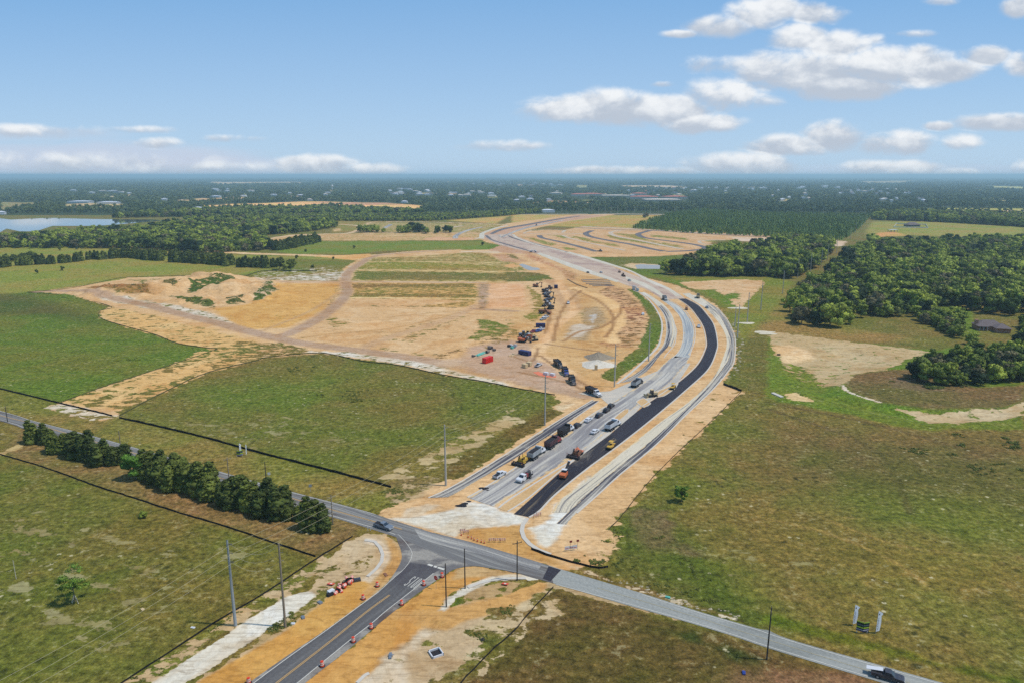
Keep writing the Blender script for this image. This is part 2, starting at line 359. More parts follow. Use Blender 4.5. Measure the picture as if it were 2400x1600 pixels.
# patchy parts of it
zone(T1((1020, 1250), (1700, 1400), (2352, 1568), (2352, 1700), (2000, 1640), (1600, 1568), (1400, 1500), (960, 1370), (920, 1290)), 6, sc_=S(228, 192, 130), bare=.72, rag=4)
zone(U1((1900, 60), (2352, 0), (2352, 170), (1900, 290), (1500, 470), (1060, 640), (560, 560), (1000, 400), (1560, 220)), 4, sc_=S(228, 192, 130), bare=.52, rag=4)
zone(U1((1000, 430), (1500, 300), (1900, 170), (1950, 240), (1500, 400), (1200, 480)), 5, bare=.78, rag=3)
zone(U1((400, 605), (560, 565), (1060, 680), (1090, 700), (860, 720), (560, 650)), 2, sc_=PALE, bare=.55, rag=2)
zone(U2((-200, 0), (300, 20), (600, 100), (300, 130), (100, 150), (0, 180), (-200, 240)), 4, bare=.4, rag=4)
zone(U2((500, 90), (1300, 200), (1900, 330), (2352, 420), (2352, 390), (1500, 180), (900, 100)), 3, sc_=PALE, bare=.66, rag=3)
zone(T1((640, 1110), (1180, 1170), (1900, 1300), (2300, 1450), (2300, 1480), (1500, 1290), (1000, 1200)), 4, sc_=PALE, bare=.6, rag=4)
zone(T2((780, 930), (880, 880), (750, 1010), (0, 1010), (0, 1000), (200, 960), (500, 940)), 4, sc_=PALE, tc=S(110, 105, 60), bare=.55, rag=5)
zone(T2((0, 930), (700, 880), (780, 930), (400, 960), (0, 1000)), 6, tc=S(108, 110, 50), sc_=PALE, bare=.3, rag=4)
# orange sand field
zone(T2((180, 1040), (770, 1040), (750, 1120), (600, 1290), (300, 1440), (60, 1450), (-100, 1480)) + T1((2100, 1380), (1950, 1270), (2300, 1230)), 5, sc_=S(222, 178, 106), bare=.97, rag=2)
# the mounds
zone(T1((800, 1080), (1000, 1040), (1200, 1050), (1330, 1110), (1400, 1150), (1100, 1150)), 6, tc=S(120, 96, 52), sc_=S(176, 138, 86), bare=.3, rag=4)
zone(T1((1740, 1070), (1900, 1050), (2130, 1030), (2170, 1050), (2000, 1100), (1750, 1125)), 4, tc=S(66, 84, 34), bare=.2, rag=4)
zone(T1((1570, 1160), (1750, 1180), (1950, 1220), (1980, 1270), (1750, 1240)), 4, tc=S(74, 84, 40), bare=.2, rag=4)
zone(T1((1480, 1080), (1600, 1050), (1680, 1080), (1600, 1110)), 4, tc=S(80, 84, 40), bare=.3, rag=3)
zone(T1((2060, 1200), (2250, 1180), (2240, 1230), (2100, 1240)), 3, tc=S(70, 80, 40), bare=.35, rag=3)
zone(T2((0, 1150), (100, 1030), (180, 1060), (190, 1130), (60, 1200), (0, 1210)), 3, tc=S(66, 84, 34), sc_=S(214, 190, 158), bare=.38, rag=3)
zone(T1((1150, 1000), (1500, 1000), (1300, 1040)), 5, tc=S(90, 96, 40), bare=.55, rag=4)
# rows of grass left of the new road
zone(T2((890, 900), (1060, 800), (1400, 790), (2100, 745), (2280, 830), (2352, 920), (2352, 1015), (870, 1015), (910, 930)), 5, tc=S(112, 108, 50), sc_=S(206, 184, 124), bare=.40, rag=3)
for a, b, c, d in ((800, 815, .42, 3), (838, 846, .75, 2), (915, 921, .8, 1.5), (1016, 1026, .85, 3)):
    zone(T2((920, a), (2230, a+18 if a < 1000 else a+4), (2352, b+20 if a < 1000 else b+6), (900, b)), 6, sc_=S(214, 190, 134), bare=c, rag=2)
zone(T2((920, 930), (2000, 935), (2352, 960), (2352, 1005), (890, 1000)), 6, tc=S(94, 98, 44), bare=.14, rag=3)
zone(T2((940, 845), (1500, 840), (2200, 880), (2200, 900), (930, 900)), 5, tc=S(112, 116, 44), bare=.25, rag=3)
zone(T2((870, 1035), (2020, 1035), (2050, 1130), (2020, 1220), (1940, 1260), (1500, 1245), (1950, 1200), (1600, 1180), (840, 1175), (810, 1190)), 4, tc=S(118, 108, 52), sc_=S(222, 182, 116), bare=.45, rag=3)
zone(T2((880, 1045), (2000, 1045), (2010, 1070), (880, 1075)), 4, tc=S(108, 98, 50), bare=.18, rag=3)
zone(T2((880, 1130), (2020, 1140), (2020, 1165), (880, 1160)), 4, tc=S(110, 100, 50), bare=.18, rag=3)
zone(T2((1050, 1240), (1930, 1240), (1930, 1262), (1060, 1255)), 3, bare=.5, rag=4)
zone(T2((2140, 1035), (2460, 1040), (2480, 1250), (2130, 1275)), 3, sc_=S(232, 190, 146), bare=1)
zone(T3((110, 1035), (180, 1080), (260, 1150), (300, 1300), (180, 1390), (0, 1500), (-120, 1480), (0, 1360), (200, 1290), (180, 1130)), 4, tc=S(112, 108, 46), bare=.35, rag=4)
zone(T2((2030, 1360), (2230, 1390), (2352, 1440), (2352, 1520), (1990, 1568), (1950, 1540), (2040, 1450)), 4, tc=S(98, 104, 46), bare=.3, rag=4)
zone(T2((1150, 1540), (1500, 1400), (1800, 1360), (1900, 1290), (1950, 1300), (1800, 1420), (1450, 1568), (1300, 1568)), 4, tc=S(110, 100, 52), bare=.62, rag=4)
zone(T2((620, 1340), (800, 1360), (850, 1420), (760, 1440), (650, 1400)), 4, tc=S(110, 104, 46), bare=.6, rag=4)
zone(T2((90, 1390), (250, 1320), (300, 1330), (150, 1410)), 4, tc=S(124, 116, 46), bare=.6, rag=3)
zone(T2((740, 1040), (790, 1040), (800, 1120), (680, 1240), (640, 1250), (700, 1150)), 2, tc=S(110, 100, 60), bare=.6, rag=3)
zone(T2((2040, 1040), (2140, 1040), (2120, 1250), (2060, 1280), (2040, 1200)), 3, tc=S(110, 100, 60), sc_=TRACK, bare=.7, rag=3)
zone(U2((1180, 60), (1400, 100), (1560, 130), (1750, 100), (2040, 20), (2130, -60), (2250, -20), (2050, 50), (1800, 150), (1560, 170), (1200, 110)), 3, tc=S(104, 96, 56), bare=.6, rag=4)
zone(T3((-60, 925), (240, 940), (330, 965), (400, 1005), (300, 1018), (-60, 1020)), 4, tc=S(92, 96, 44), bare=.08, rag=2)
zone(T3((-60, 830), (40, 850), (110, 905), (160, 925), (-60, 925)), 4, tc=S(104, 106, 48), sc_=S(210, 184, 128), bare=.4, rag=3)
# haul roads
for q_ in (((920, 838), (1500, 838), (2230, 846)), ((900, 912), (1600, 918), (2352, 930)), ((920, 800), (1500, 790), (1900, 786)), ((890, 1168), (1500, 1172), (1990, 1180))): strip(T2(*q_), 5, 3, sc_=S(226, 202, 146), bare=.95, rag=.6)
for q_ in (((60, 1470), (500, 1290), (760, 1120)), ((700, 1500), (1300, 1440), (1900, 1300)), ((400, 1540), (900, 1480), (1500, 1500)), ((1200, 1350), (1700, 1300), (1900, 1290))): strip(T2(*q_), 3, 3, sc_=S(206, 170, 120), bare=.93)
strip([(87, 684), (163, 683), (240, 696), (330, 713), (408, 732), (510, 757), (600, 781), (702, 803), (855, 823), (1008, 845), (1136, 872), (1215, 891), (1300, 910), (1370, 925)], 11, 4, sc_=TRACK, bare=1, rag=1)
strip([(1060, 585), (960, 592), (880, 600), (845, 618), (815, 640), (810, 665), (815, 682), (803, 702), (765, 735), (720, 762), (670, 785)], 10, 4, sc_=TRACK, bare=1, rag=1)
strip(T2((0, 1015), (400, 1025), (850, 1020), (1500, 1025), (2100, 1030)), 7, 4, sc_=S(206, 180, 150), bare=1)
strip(T2((2020, 1240), (1850, 1330), (1500, 1450), (1200, 1540), (1000, 1620)), 8, 4, sc_=S(212, 180, 140), bare=1)
strip(T2((2000, 1270), (2352, 1290), (2500, 1300)), 6, 3, sc_=TRACK, bare=1)
# site yard between rows and road
YARD = T3((0, 1300), (270, 1280), (400, 1060), (420, 1000), (640, 960), (900, 1000), (1050, 1090), (1180, 1200), (1250, 1320), (1250, 1420), (1180, 1568)) + U3((1100, 120), (820, 300), (850, 350), (930, 400), (800, 450), (550, 400), (300, 330), (0, 380), (-600, 250), (-500, 100), (0, 0))
zone(YARD, 6, sc_=S(216, 180, 126), bare=1, rag=2)
zone(T3((850, 1040), (1020, 1080), (1160, 1200), (1240, 1320), (1240, 1420), (1150, 1568), (850, 1568), (1000, 1400), (960, 1250), (800, 1120)), 6, tc=S(116, 88, 62), sc_=S(218, 178, 132), bare=.55, rag=5)
zone(T3((300, 820), (620, 960), (560, 1010), (440, 960), (200, 840), (100, 780), (200, 770)), 5, tc=S(140, 104, 70), sc_=S(216, 176, 134), bare=.58, rag=4)
zone(T3((640, 1280), (760, 1260), (840, 1310), (800, 1400), (700, 1440), (640, 1340)), 5, tc=S(128, 116, 66), sc_=S(176, 152, 108), bare=.6, rag=3)
zone(T3((540, 1440), (620, 1410), (740, 1430), (640, 1530), (500, 1530)), 4, sc_=S(208, 196, 176), bare=1, rag=2)
zone(T3((720, 1310), (770, 1320), (760, 1370), (720, 1380)), 2, sc_=S(196, 184, 164), bare=1, rag=1)
strip(T3((200, 840), (400, 920), (440, 1050), (420, 1250), (380, 1400), (300, 1568)), 9, 5, sc_=S(222, 186, 138), bare=1)
strip(U3((300, 0), (240, 60), (260, 130), (400, 190), (520, 300), (700, 400)), 8, 4, sc_=S(220, 184, 134), bare=1)
strip(T3((900, 1568), (860, 1480), (960, 1380), (930, 1260), (850, 1180), (700, 1130), (560, 1090)), 7, 4, sc_=S(226, 188, 130), bare=1)
zone(U2((1600, 200), (1900, 130), (2352, 110), (2500, 180), (2700, 280), (2500, 330), (2200, 300), (1900, 260)), 8, sc_=S(208, 182, 152), bare=1, rag=2)
zone(U2((2080, 200), (2200, 170), (2400, 200), (2400, 250), (2150, 250)), 5, sc_=PALE, bare=1, rag=2)
zone(U3((180, 230), (400, 200), (600, 300), (560, 400), (300, 350)), 6, sc_=S(200, 166, 134), bare=1)
zone(U3((-420, 60), (-100, -20), (150, -10), (260, 120), (420, 260), (640, 400), (500, 430), (0, 370), (-420, 270)), 8, sc_=S(200, 172, 146), bare=1, rag=3)
zone(T3((280, 1000), (420, 1000), (600, 1150), (640, 1300), (520, 1300), (420, 1200), (380, 1080)), 8, sc_=S(204, 170, 130), bare=1, rag=3)
zone(T3((640, 1260), (780, 1250), (860, 1320), (850, 1400), (740, 1460), (700, 1560), (560, 1560), (500, 1520), (560, 1440), (680, 1400)), 5, tc=S(122, 108, 70), sc_=S(186, 162, 124), bare=.72, rag=4)
zone(T3((540, 1440), (620, 1410), (740, 1430), (640, 1530), (500, 1530)), 3, sc_=S(214, 204, 188), bare=1, rag=3)
zone(T3((725, 1330), (760, 1310), (790, 1340), (740, 1400), (715, 1370)), 1.5, sc_=S(200, 198, 192), bare=1, rag=2)
zone(U3((760, 20), (1000, -60), (1180, -40), (1120, 50), (900, 60)), 4, tc=S(122, 94, 66), sc_=S(206, 164, 114), bare=.55, rag=4)
zone(T3((110, 1035), (190, 1080), (275, 1150), (310, 1300), (200, 1400), (100, 1350), (200, 1290), (180, 1130)), 3, tc=S(116, 112, 52), bare=.3, rag=3)
zone(U2((2080, 60), (2250, -60), (2400, -120), (2420, -60), (2250, 20), (2100, 90)), 3, tc=S(112, 106, 56), bare=.45, rag=3)
strip(U3((300, 20), (240, 70), (255, 140), (400, 200), (520, 300)), 8, 2.5, sc_=S(234, 200, 152), bare=1)
strip(T3((930, 1568), (900, 1490), (985, 1400), (960, 1270), (860, 1180), (700, 1130), (560, 1080)), 9, 3, sc_=S(236, 200, 144), bare=1)
strip(T3((300, 1568), (400, 1430), (560, 1300), (520, 1180), (440, 1050), (400, 960), (220, 840)), 7, 3, sc_=S(232, 194, 146), bare=1)
for q_ in (((380, 1568), (430, 1350), (520, 1200), (640, 1100)), ((470, 1568), (620, 1480), (820, 1440), (980, 1330), (1000, 1240)), ((300, 1100), (350, 1300), (300, 1500)), ((560, 1090), (760, 1180), (900, 1290), (930, 1420), (860, 1530))): strip(T3(*q_), 2.4, 1.2, sc_=S(176, 138, 94), bare=1)
for q_ in (((300, 20), (560, 60), (800, 90)), ((60, 280), (300, 330), (520, 380), (640, 440)), ((260, 130), (420, 240), (560, 330), (720, 420)), ((0, 130), (180, 180), (240, 60))): strip(U3(*q_), 2.0, 1.0, sc_=S(170, 136, 100), bare=1)
zone(U3((720, 170), (780, 140), (940, 190), (930, 230), (780, 240), (640, 190)), 3, sc_=S(234, 218, 190), bare=1, rag=1.5)
# green strip inside the curve
zone(T3((1050, 1080), (1150, 1110), (1290, 1230), (1370, 1360), (1385, 1450), (1350, 1568)) + U3((1260, 130), (1000, 320), (930, 375), (820, 330), (830, 290), (950, 220), (1150, 60)) + T3((1250, 1440), (1250, 1330), (1180, 1200)), 2.5, tc=S(84, 100, 40), bare=0, rag=.5)
# left verge of the new road, sods
zone(U3((0, 940), (200, 810), (470, 650), (330, 610), (200, 700), (0, 800)) + U2((2000, 980), (1780, 1080), (1740, 1240), (1830, 1265), (2000, 1180), (2352, 960)), 2.5, tc=S(86, 84, 40), bare=0, rag=.6)
zone(U2((1900, 880), (2352, 640), (2352, 760), (2000, 960), (1750, 1130), (1400, 1240), (1150, 1270), (1100, 1250), (1500, 1060)), 4, tc=S(100, 104, 50), sc_=S(196, 182, 140), bare=.55, rag=3)
zone(U3((-100, 700), (60, 680), (100, 740), (0, 790), (-120, 800)), 3, sc_=S(204, 190, 150), bare=.7, rag=2)
zone(U3((380, 590), (560, 560), (580, 580), (450, 640)), 2, sc_=S(230, 210, 172), bare=1, rag=2)
zone(U2((1200, 1280), (1500, 1260), (1700, 1250), (1500, 1400), (1250, 1500)), 4, tc=S(104, 100, 60), sc_=S(190, 170, 130), bare=.45, rag=3)
zone(U3((1600, 700), (1800, 480), (2110, 460), (1750, 790), (1500, 1030), (1250, 1290), (1100, 1500), (1050, 1500), (1300, 1180), (1500, 980)), 4, tc=S(110, 100, 44), bare=.86, rag=3)
zone(V3((700, 420), (900, 180), (1000, 250), (950, 400), (850, 510), (560, 470)), 4, tc=S(100, 104, 44), bare=.7, rag=3)
# corridor colour accents
strip(U3((300, 1450), (700, 1060), (1200, 640), (1600, 330)), 5, 3, sc_=S(218, 178, 122), bare=1)
zone(B4((850, 480), (1030, 450), (1250, 430), (1500, 400), (1560, 560), (1800, 740), (2000, 900), (1700, 820), (1300, 720), (1000, 620)), 3, sc_=S(208, 168, 106), bare=1)
zone(B4((60, 350), (420, 320), (760, 250), (900, 170), (1000, 165), (1180, 200), (1300, 270), (1560, 330), (1580, 400), (1250, 440), (1030, 450), (850, 480), (790, 560), (400, 440)), 1.8, sc_=LIME, bare=1, rag=.7)
zone(B4((250, 240), (480, 180), (600, 200), (400, 320), (200, 330)), 2, sc_=S(226, 212, 186), bare=1, rag=1)
zone(B4((1600, 450), (1760, 410), (1840, 330), (1880, 200), (2080, 60), (2250, -120), (2352, -100), (2100, 200), (2000, 420), (1870, 620), (1790, 660), (1720, 640)), 1.8, sc_=LIME, bare=1, rag=.8)
# far lanes region reddish sand
zone(C5((300, 420), (400, 370), (1000, 250), (1600, 140), (2000, 150), (1300, 250), (900, 330), (700, 400), (1400, 640), (1000, 640), (300, 470)), 6, sc_=S(206, 172, 146), bare=1)
zone(C5((400, 560), (600, 520), (900, 640), (1000, 690), (400, 650)), 6, sc_=S(204, 166, 134), bare=1, rag=3)
zone(C5((0, 640), (500, 640), (560, 670), (300, 665), (0, 655)), 3, sc_=S(226, 206, 176), bare=1)
zone(C5((420, 680), (700, 690), (900, 780), (760, 800), (560, 780)), 5, sc_=S(206, 168, 132), bare=.9, rag=3)
zone(C5((620, 680), (700, 685), (820, 750), (700, 735)), 3, tc=S(100, 100, 50), bare=.1)
zone(C5((560, 850), (700, 810), (820, 850), (700, 870)), 4, sc_=S(226, 180, 124), bare=1, rag=2)
zone(C5((0, 510), (280, 505), (550, 560), (400, 620), (0, 625)), 5, tc=S(88, 108, 38), bare=0, rag=1)
# ground beyond the rows: meadow, cross roads, the western quarter
zone(T2((180, 740), (560, 650), (2100, 650), (2150, 720), (1200, 740), (800, 770), (300, 765)), 6, tc=S(98, 116, 46), bare=0)
zone(T2((-450, 790), (900, 825), (1050, 790), (850, 900), (600, 930), (0, 905), (-400, 850)), 6, tc=S(96, 104, 44))
strip([(500, 590), (600, 595), (700, 598), (800, 601), (850, 598)], 16, 6, sc_=S(230, 202, 156), bare=1)
zone(T2((540, 790), (1050, 765), (1060, 790), (900, 825)), 5, sc_=S(228, 182, 116), bare=1)
zone(T2((60, 640), (300, 590), (700, 580), (2060, 570), (2100, 640), (1200, 645), (560, 645), (550, 610), (340, 610), (100, 680)), 10, tc=S(130, 124, 66), sc_=S(222, 188, 140), bare=.60, rag=6)
strip(T2((60, 640), (300, 600), (600, 585), (850, 575), (950, 545), (1000, 510), (1050, 480)), 12, 6, sc_=S(224, 200, 164), bare=1)
strip(T2((1000, 575), (1500, 570), (1850, 572), (2080, 580)), 10, 6, sc_=S(220, 192, 160), bare=1)
strip(T2((1000, 598), (1400, 595), (1780, 600)), 8, 6, sc_=S(230, 200, 150), bare=1)
zone(T2((1540, 625), (1650, 610), (2000, 620), (2060, 630), (1900, 642), (1550, 640)), 5, sc_=S(224, 184, 144), bare=1)
zone(T2((1050, 475), (2300, 495), (2150, 540), (2070, 570), (1820, 565), (1000, 565), (980, 520)), 10, tc=S(112, 118, 56), sc_=S(218, 190, 144), bare=.45, rag=8)
strip(T2((1220, 470), (1600, 475), (2000, 487), (2300, 498)), 12, 6, sc_=S(222, 200, 170), bare=1)
strip(T2((1050, 475), (1120, 470), (1230, 472)), 10, 6, sc_=S(222, 190, 150), bare=1)
strip(T2((780, 495), (860, 500), (940, 508)), 12, 5, sc_=S(220, 196, 162), bare=1)
zone(T2((700, 540), (780, 530), (790, 550), (710, 562)), 5, sc_=S(220, 190, 140), bare=.8)
zone(T2((720, 465), (1050, 465), (1000, 505), (900, 560), (700, 575)), 10, tc=S(120, 118, 62))
zone(T2((1750, 460), (2352, 415), (2352, 500), (2200, 490)) + T3((0, 405), (580, 405), (300, 440), (0, 500)), 10, tc=S(160, 146, 88))
zone(T3((320, 500), (620, 430), (860, 410), (1360, 410), (1300, 425), (1120, 500), (1100, 530), (700, 512), (590, 520), (500, 545), (250, 545)), 10, tc=S(150, 140, 78))
zone(T3((60, 560), (250, 545), (480, 548), (590, 520), (320, 510)), 8, tc=S(104, 98, 54))
zone(T3((700, 790), (1000, 800), (1650, 770), (1690, 800), (1560, 860), (1400, 960), (1050, 900), (850, 850)), 5, tc=S(86, 100, 42))
# housing loops right of the road
LOOP = T3((0, 590), (100, 560), (300, 545), (470, 550), (640, 512), (1100, 530), (1860, 570), (2352, 590), (2352, 640), (1850, 640), (1790, 710), (1650, 760), (1300, 785), (680, 790), (480, 755), (300, 700), (100, 630))
zone(LOOP, 6, tc=S(128, 124, 66), sc_=S(222, 186, 142), bare=.84, rag=3)
for q in (((330, 590), (470, 600), (560, 620), (480, 625)), ((520, 600), (640, 610), (760, 650), (960, 680), (1000, 700), (900, 690), (640, 640)), ((850, 590), (930, 595), (1000, 620), (1500, 690), (1550, 715), (1200, 670), (900, 620)), ((930, 575), (1150, 590), (1250, 640), (1550, 690), (1570, 705), (1100, 620)), ((450, 700), (560, 715), (600, 730), (500, 728)), ((100, 610), (200, 620), (420, 680), (350, 690)), ((1260, 590), (1600, 620), (1620, 640), (1300, 610)), ((1760, 640), (1860, 640), (1870, 655), (1780, 655))):
    zone(T3(*q), 6, tc=S(112, 118, 52), bare=.22, rag=4)
zone(T3((640, 770), (1300, 765), (1650, 745), (1680, 765), (1300, 790), (700, 795)), 5, sc_=S(226, 188, 140), bare=1)
zone(T3((2000, 610), (2352, 620), (2352, 660), (2100, 650)), 6, sc_=S(226, 206, 184), bare=1)
zone(T4((0, 600), (400, 625), (720, 650), (700, 690), (640, 700), (400, 660), (0, 660)), 6, sc_=S(224, 204, 180), bare=.9, rag=3)
zone(T3((1000, 870), (1100, 850), (1350, 865), (1550, 860), (1560, 880), (1350, 905), (1130, 905)), 4, sc_=S(220, 200, 164), bare=.85, rag=2)
# far fields
zone(T2((0, 345), (0, 315), (80, 300), (430, 285), (600, 285), (1200, 300), (1540, 322), (1460, 390), (1240, 385), (860, 330), (700, 330), (300, 340)), 12, tc=S(196, 166, 112))
zone(T2((-300, 310), (80, 300), (500, 305), (1100, 320), (1530, 335), (1460, 390), (1100, 370), (860, 338), (600, 345), (0, 350), (-300, 335)), 12, tc=S(206, 178, 122))
zone(T2((500, 292), (1200, 296), (1350, 315), (900, 318)), 20, tc=S(168, 138, 110))
zone(T1((1870, 320), (2352, 310), (2352, 335), (1870, 355)), 12, tc=S(198, 178, 120))
zone(T1((1630, 275), (1950, 255), (2200, 240), (2352, 250), (1900, 285), (1650, 300)), 15, tc=S(170, 150, 110))
zone(T1((600, 310), (820, 300), (1200, 310), (1220, 325), (1050, 340), (600, 345)), 15, tc=S(168, 160, 120))
zone(T1((0, 290), (200, 295), (400, 290), (400, 310), (0, 380)), 15, tc=S(126, 126, 84))
zone(T1((30, 715), (500, 705), (850, 715), (1180, 725), (1200, 760), (630, 790), (200, 800), (60, 760)), 8, tc=MEADOW)
zone(T4((900, 560), (960, 470), (1500, 470), (2352, 520), (2352, 640), (2000, 620), (1200, 590), (920, 620)), 10, tc=S(124, 130, 64))
zone(T4((1000, 575), (1150, 560), (1300, 600), (1000, 610)), 8, tc=S(170, 140, 88))
zone(T4((1180, 370), (1600, 345), (2352, 350), (2352, 388), (1700, 395)), 12, tc=S(150, 158, 84))
zone(T4((1700, 372), (2352, 368), (2352, 378), (1700, 384)), 8, tc=S(206, 196, 168))
zone(T3((330, 275), (800, 290), (900, 300), (350, 300)), 15, tc=S(150, 130, 92))
zone(T3((600, 135), (700, 135), (690, 165), (600, 160)), 20, tc=S(140, 150, 110))
zone(T3((1000, 140), (1450, 140), (1600, 150), (1050, 154)), 20, tc=S(200, 186, 160))
zone(T4((860, 100), (1400, 95), (1200, 120), (900, 118)), 30, tc=S(150, 146, 110))
zone(T4((1970, 140), (2352, 150), (2352, 176), (2100, 165)), 30, tc=S(160, 170, 110))
zone(T1((1880, 108), (2700, 105), (2800, 115), (2000, 128)), 30, tc=S(176, 168, 140))
# clearings scattered through the distant woods
CLEAR = []; random.seed(21)
for k in range(70):
    y_ = random.choice((random.uniform(424, 440), random.uniform(434, 462), random.uniform(446, 478))); x_ = random.uniform(-40, 2440); w_ = random.uniform(9, 48)*(1.2 if y_ < 440 else .8); h_ = random.uniform(.7, 1.5)*(.8 if y_ < 440 else 1.4)
    if 560 < x_ < 1000 and y_ > 462: continue
    CLEAR.append([(x_+w_*math.cos(6.283*i/9)*random.uniform(.7, 1.1), y_+h_*math.sin(6.283*i/9)*random.uniform(.7, 1.1)) for i in range(9)])
    zone(CLEAR[-1], 15, tc=random.choice((S(150, 146, 96), S(122, 132, 74), S(176, 160, 120), S(196, 186, 160))))
# wood floors
FOREST_ALL = []
# near corner: curb returns, orange sand shoulders, haul path
zone(V2((640, 450), (850, 260), (1000, 200), (1200, 195), (1330, 300), (1345, 420), (1280, 560), (1100, 760), (850, 930), (600, 1110), (0, 1570), (-550, 1568), (0, 1210), (460, 830), (560, 640)), 1.5, sc_=S(204, 184, 148), bare=.92, rag=1)
zone(V2((480, 800), (570, 620), (700, 560), (900, 430), (1000, 380), (950, 500), (850, 640), (760, 760), (600, 860)), 3, bare=.75, rag=2)
zone(V2((560, 560), (660, 470), (770, 470), (740, 530), (600, 600)), 2, tc=S(82, 88, 38), bare=.2, rag=1)
zone(V2((0, 1160), (250, 960), (450, 820), (560, 720), (720, 720), (560, 860), (300, 1050), (0, 1240)), 1.5, tc=S(96, 100, 48), sc_=S(190, 172, 130), bare=.5, rag=1)
zone(V1((1120, 1568), (1600, 1260), (2000, 1000), (2352, 780)) + V2((300, 600), (600, 400), (700, 420), (450, 640), (300, 760), (0, 940)) + V1((1900, 1200), (1400, 1568)), 1.5, tc=S(90, 100, 42), sc_=S(200, 178, 138), bare=.5, rag=1.5)
zone(V1((1400, 1568), (2352, 940)) + V2((250, 790), (400, 735), (520, 730), (545, 765), (450, 850), (300, 960), (0, 1150)) + V1((1720, 1568), (1650, 1640), (1300, 1640)), .8, sc_=LIME, bare=1, rag=.4)
zone(V1((1800, 1568), (2352, 1240)) + V2((230, 1120), (560, 860), (760, 700), (860, 640), (1000, 620), (1060, 660), (1130, 700), (850, 925), (600, 1110), (0, 1570)) + [(580, 1620), (430, 1620)], 1, sc_=S(214, 170, 96), bare=1, rag=.5)
zone(V2((1180, 210), (1260, 260), (1330, 350), (1345, 430), (1290, 560), (1180, 650), (1000, 790), (950, 760), (1100, 600), (1220, 480), (1240, 380)), 1.2, sc_=S(214, 176, 118), bare=1, rag=.5)
zone(V2((1000, 230), (1150, 260), (1220, 330), (1230, 430), (1150, 540), (1050, 640), (960, 620), (1110, 520), (1160, 420), (1130, 320), (1000, 270)), 1, sc_=S(222, 208, 184), bare=1, rag=.5)
zone(V2((430, 1568), (870, 1240), (1200, 970), (1500, 740), (1750, 570), (1850, 515), (2000, 500), (2350, 540), (2352, 600), (2000, 620), (1750, 780), (1690, 900), (1600, 1000), (1540, 1060), (1200, 1340), (950, 1568), (700, 1640), (400, 1640)), 1, sc_=S(212, 164, 94), bare=1, rag=.5)
zone(V2((1850, 515), (2000, 500), (2350, 540), (2500, 590), (2352, 610), (2000, 590), (1800, 620)), 1.5, sc_=S(206, 178, 130), bare=1, rag=.5)
zone(V2((1540, 1060), (1700, 930), (2000, 800), (2352, 860), (2352, 1100), (1880, 1568), (1800, 1640), (900, 1640), (1200, 1340)), 1.5, sc_=S(200, 180, 146), bare=.93, rag=1)
zone(V2((1880, 1100), (2150, 900), (2352, 850), (2700, 680), (2760, 700), (2560, 880), (2352, 1110), (2000, 1450), (1700, 1640), (1500, 1640), (1900, 1400), (2050, 1200)), 1.5, tc=S(96, 96, 50), sc_=S(206, 190, 154), bare=.5, rag=1.5)
zone(V2((1200, 1340), (1500, 1080), (1650, 1100), (1400, 1300), (1380, 1568), (950, 1640), (950, 1568)), 2, sc_=S(220, 208, 184), bare=.97, rag=1.5)
zone(V2((1900, 690), (2352, 640), (2460, 650), (2352, 740), (1850, 850), (1740, 850)), 1.5, tc=S(92, 96, 44), sc_=S(190, 164, 120), bare=.75, rag=1)
zone(V2((1000, 900), (1600, 890), (1800, 870), (2352, 740), (2600, 640), (2680, 660), (2640, 720), (2352, 880), (1900, 1010), (1750, 1080), (1560, 1060)), 1.5, sc_=S(212, 170, 108), bare=1, rag=.6)
zone([(1028, 1430), (1047, 1400), (1095, 1371), (1150, 1350), (1200, 1344), (1262, 1345), (1262, 1358), (1200, 1357), (1150, 1363), (1115, 1378), (1075, 1400), (1042, 1430)], .8, sc_=LIME, bare=1, rag=.4)
zone(V2((1840, 780), (1900, 770), (1900, 840), (1780, 870)), 1, tc=S(74, 92, 32), bare=.1, rag=.8)
zone(V3((-200, 900), (200, 880), (300, 780), (420, 800), (470, 950), (250, 1000), (0, 1250), (-500, 1640), (-600, 1600), (0, 1090)), 1.5, tc=S(92, 88, 46), sc_=S(206, 190, 154), bare=.42, rag=1.5)
zone(V3((520, 490), (600, 490), (900, 620), (1500, 790), (2100, 980), (2100, 1000), (1400, 800), (900, 640)), 1, tc=S(96, 88, 52), sc_=S(214, 204, 178), bare=.52, rag=1)
zone(V3((300, 640), (450, 660), (1000, 820), (1600, 990), (1600, 1010), (900, 830), (400, 700)), .8, sc_=S(196, 178, 140), bare=.8, rag=.6)
zone(U1((0, 1010), (180, 940), (220, 970), (0, 1050)), 1.5, sc_=S(200, 182, 130), bare=.8, rag=1)
zone(U1((0, 830), (80, 850), (140, 900), (40, 920), (0, 900)), 2, sc_=S(176, 168, 130), bare=.35, rag=2)
for pts in (V4((800, 420), (1150, 380), (1400, 600), (1100, 560)), V4((0, 350), (500, 400), (800, 650), (200, 600)), U4((0, 1060), (250, 1100), (100, 1200)), V1((850, 640), (1500, 560), (1700, 700), (1200, 780)), V1((0, 60), (300, 100), (500, 330), (200, 320)), V1((900, 950), (1300, 1000), (900, 1300), (500, 1100)), V1((1700, 150), (2352, 280), (2200, 480), (1700, 420)), U2((0, 650), (900, 900), (300, 950), (0, 850)), U1((1800, 700), (2352, 800), (2352, 950), (1500, 820)), V3((1750, 380), (2352, 300), (2352, 700), (2000, 560))):
    zone(pts, 14, sc_=S(152, 148, 100), bare=.30, rag=8)
for q_ in (((100, 60), (600, 260), (1100, 480), (1500, 600)), ((0, 270), (500, 500), (900, 650), (1300, 860)), ((0, 560), (300, 800), (900, 1180)), ((300, 20), (900, 200), (1500, 400))): strip(V1(*q_), 3, 3, sc_=S(156, 152, 106), bare=.40, rag=1.5)
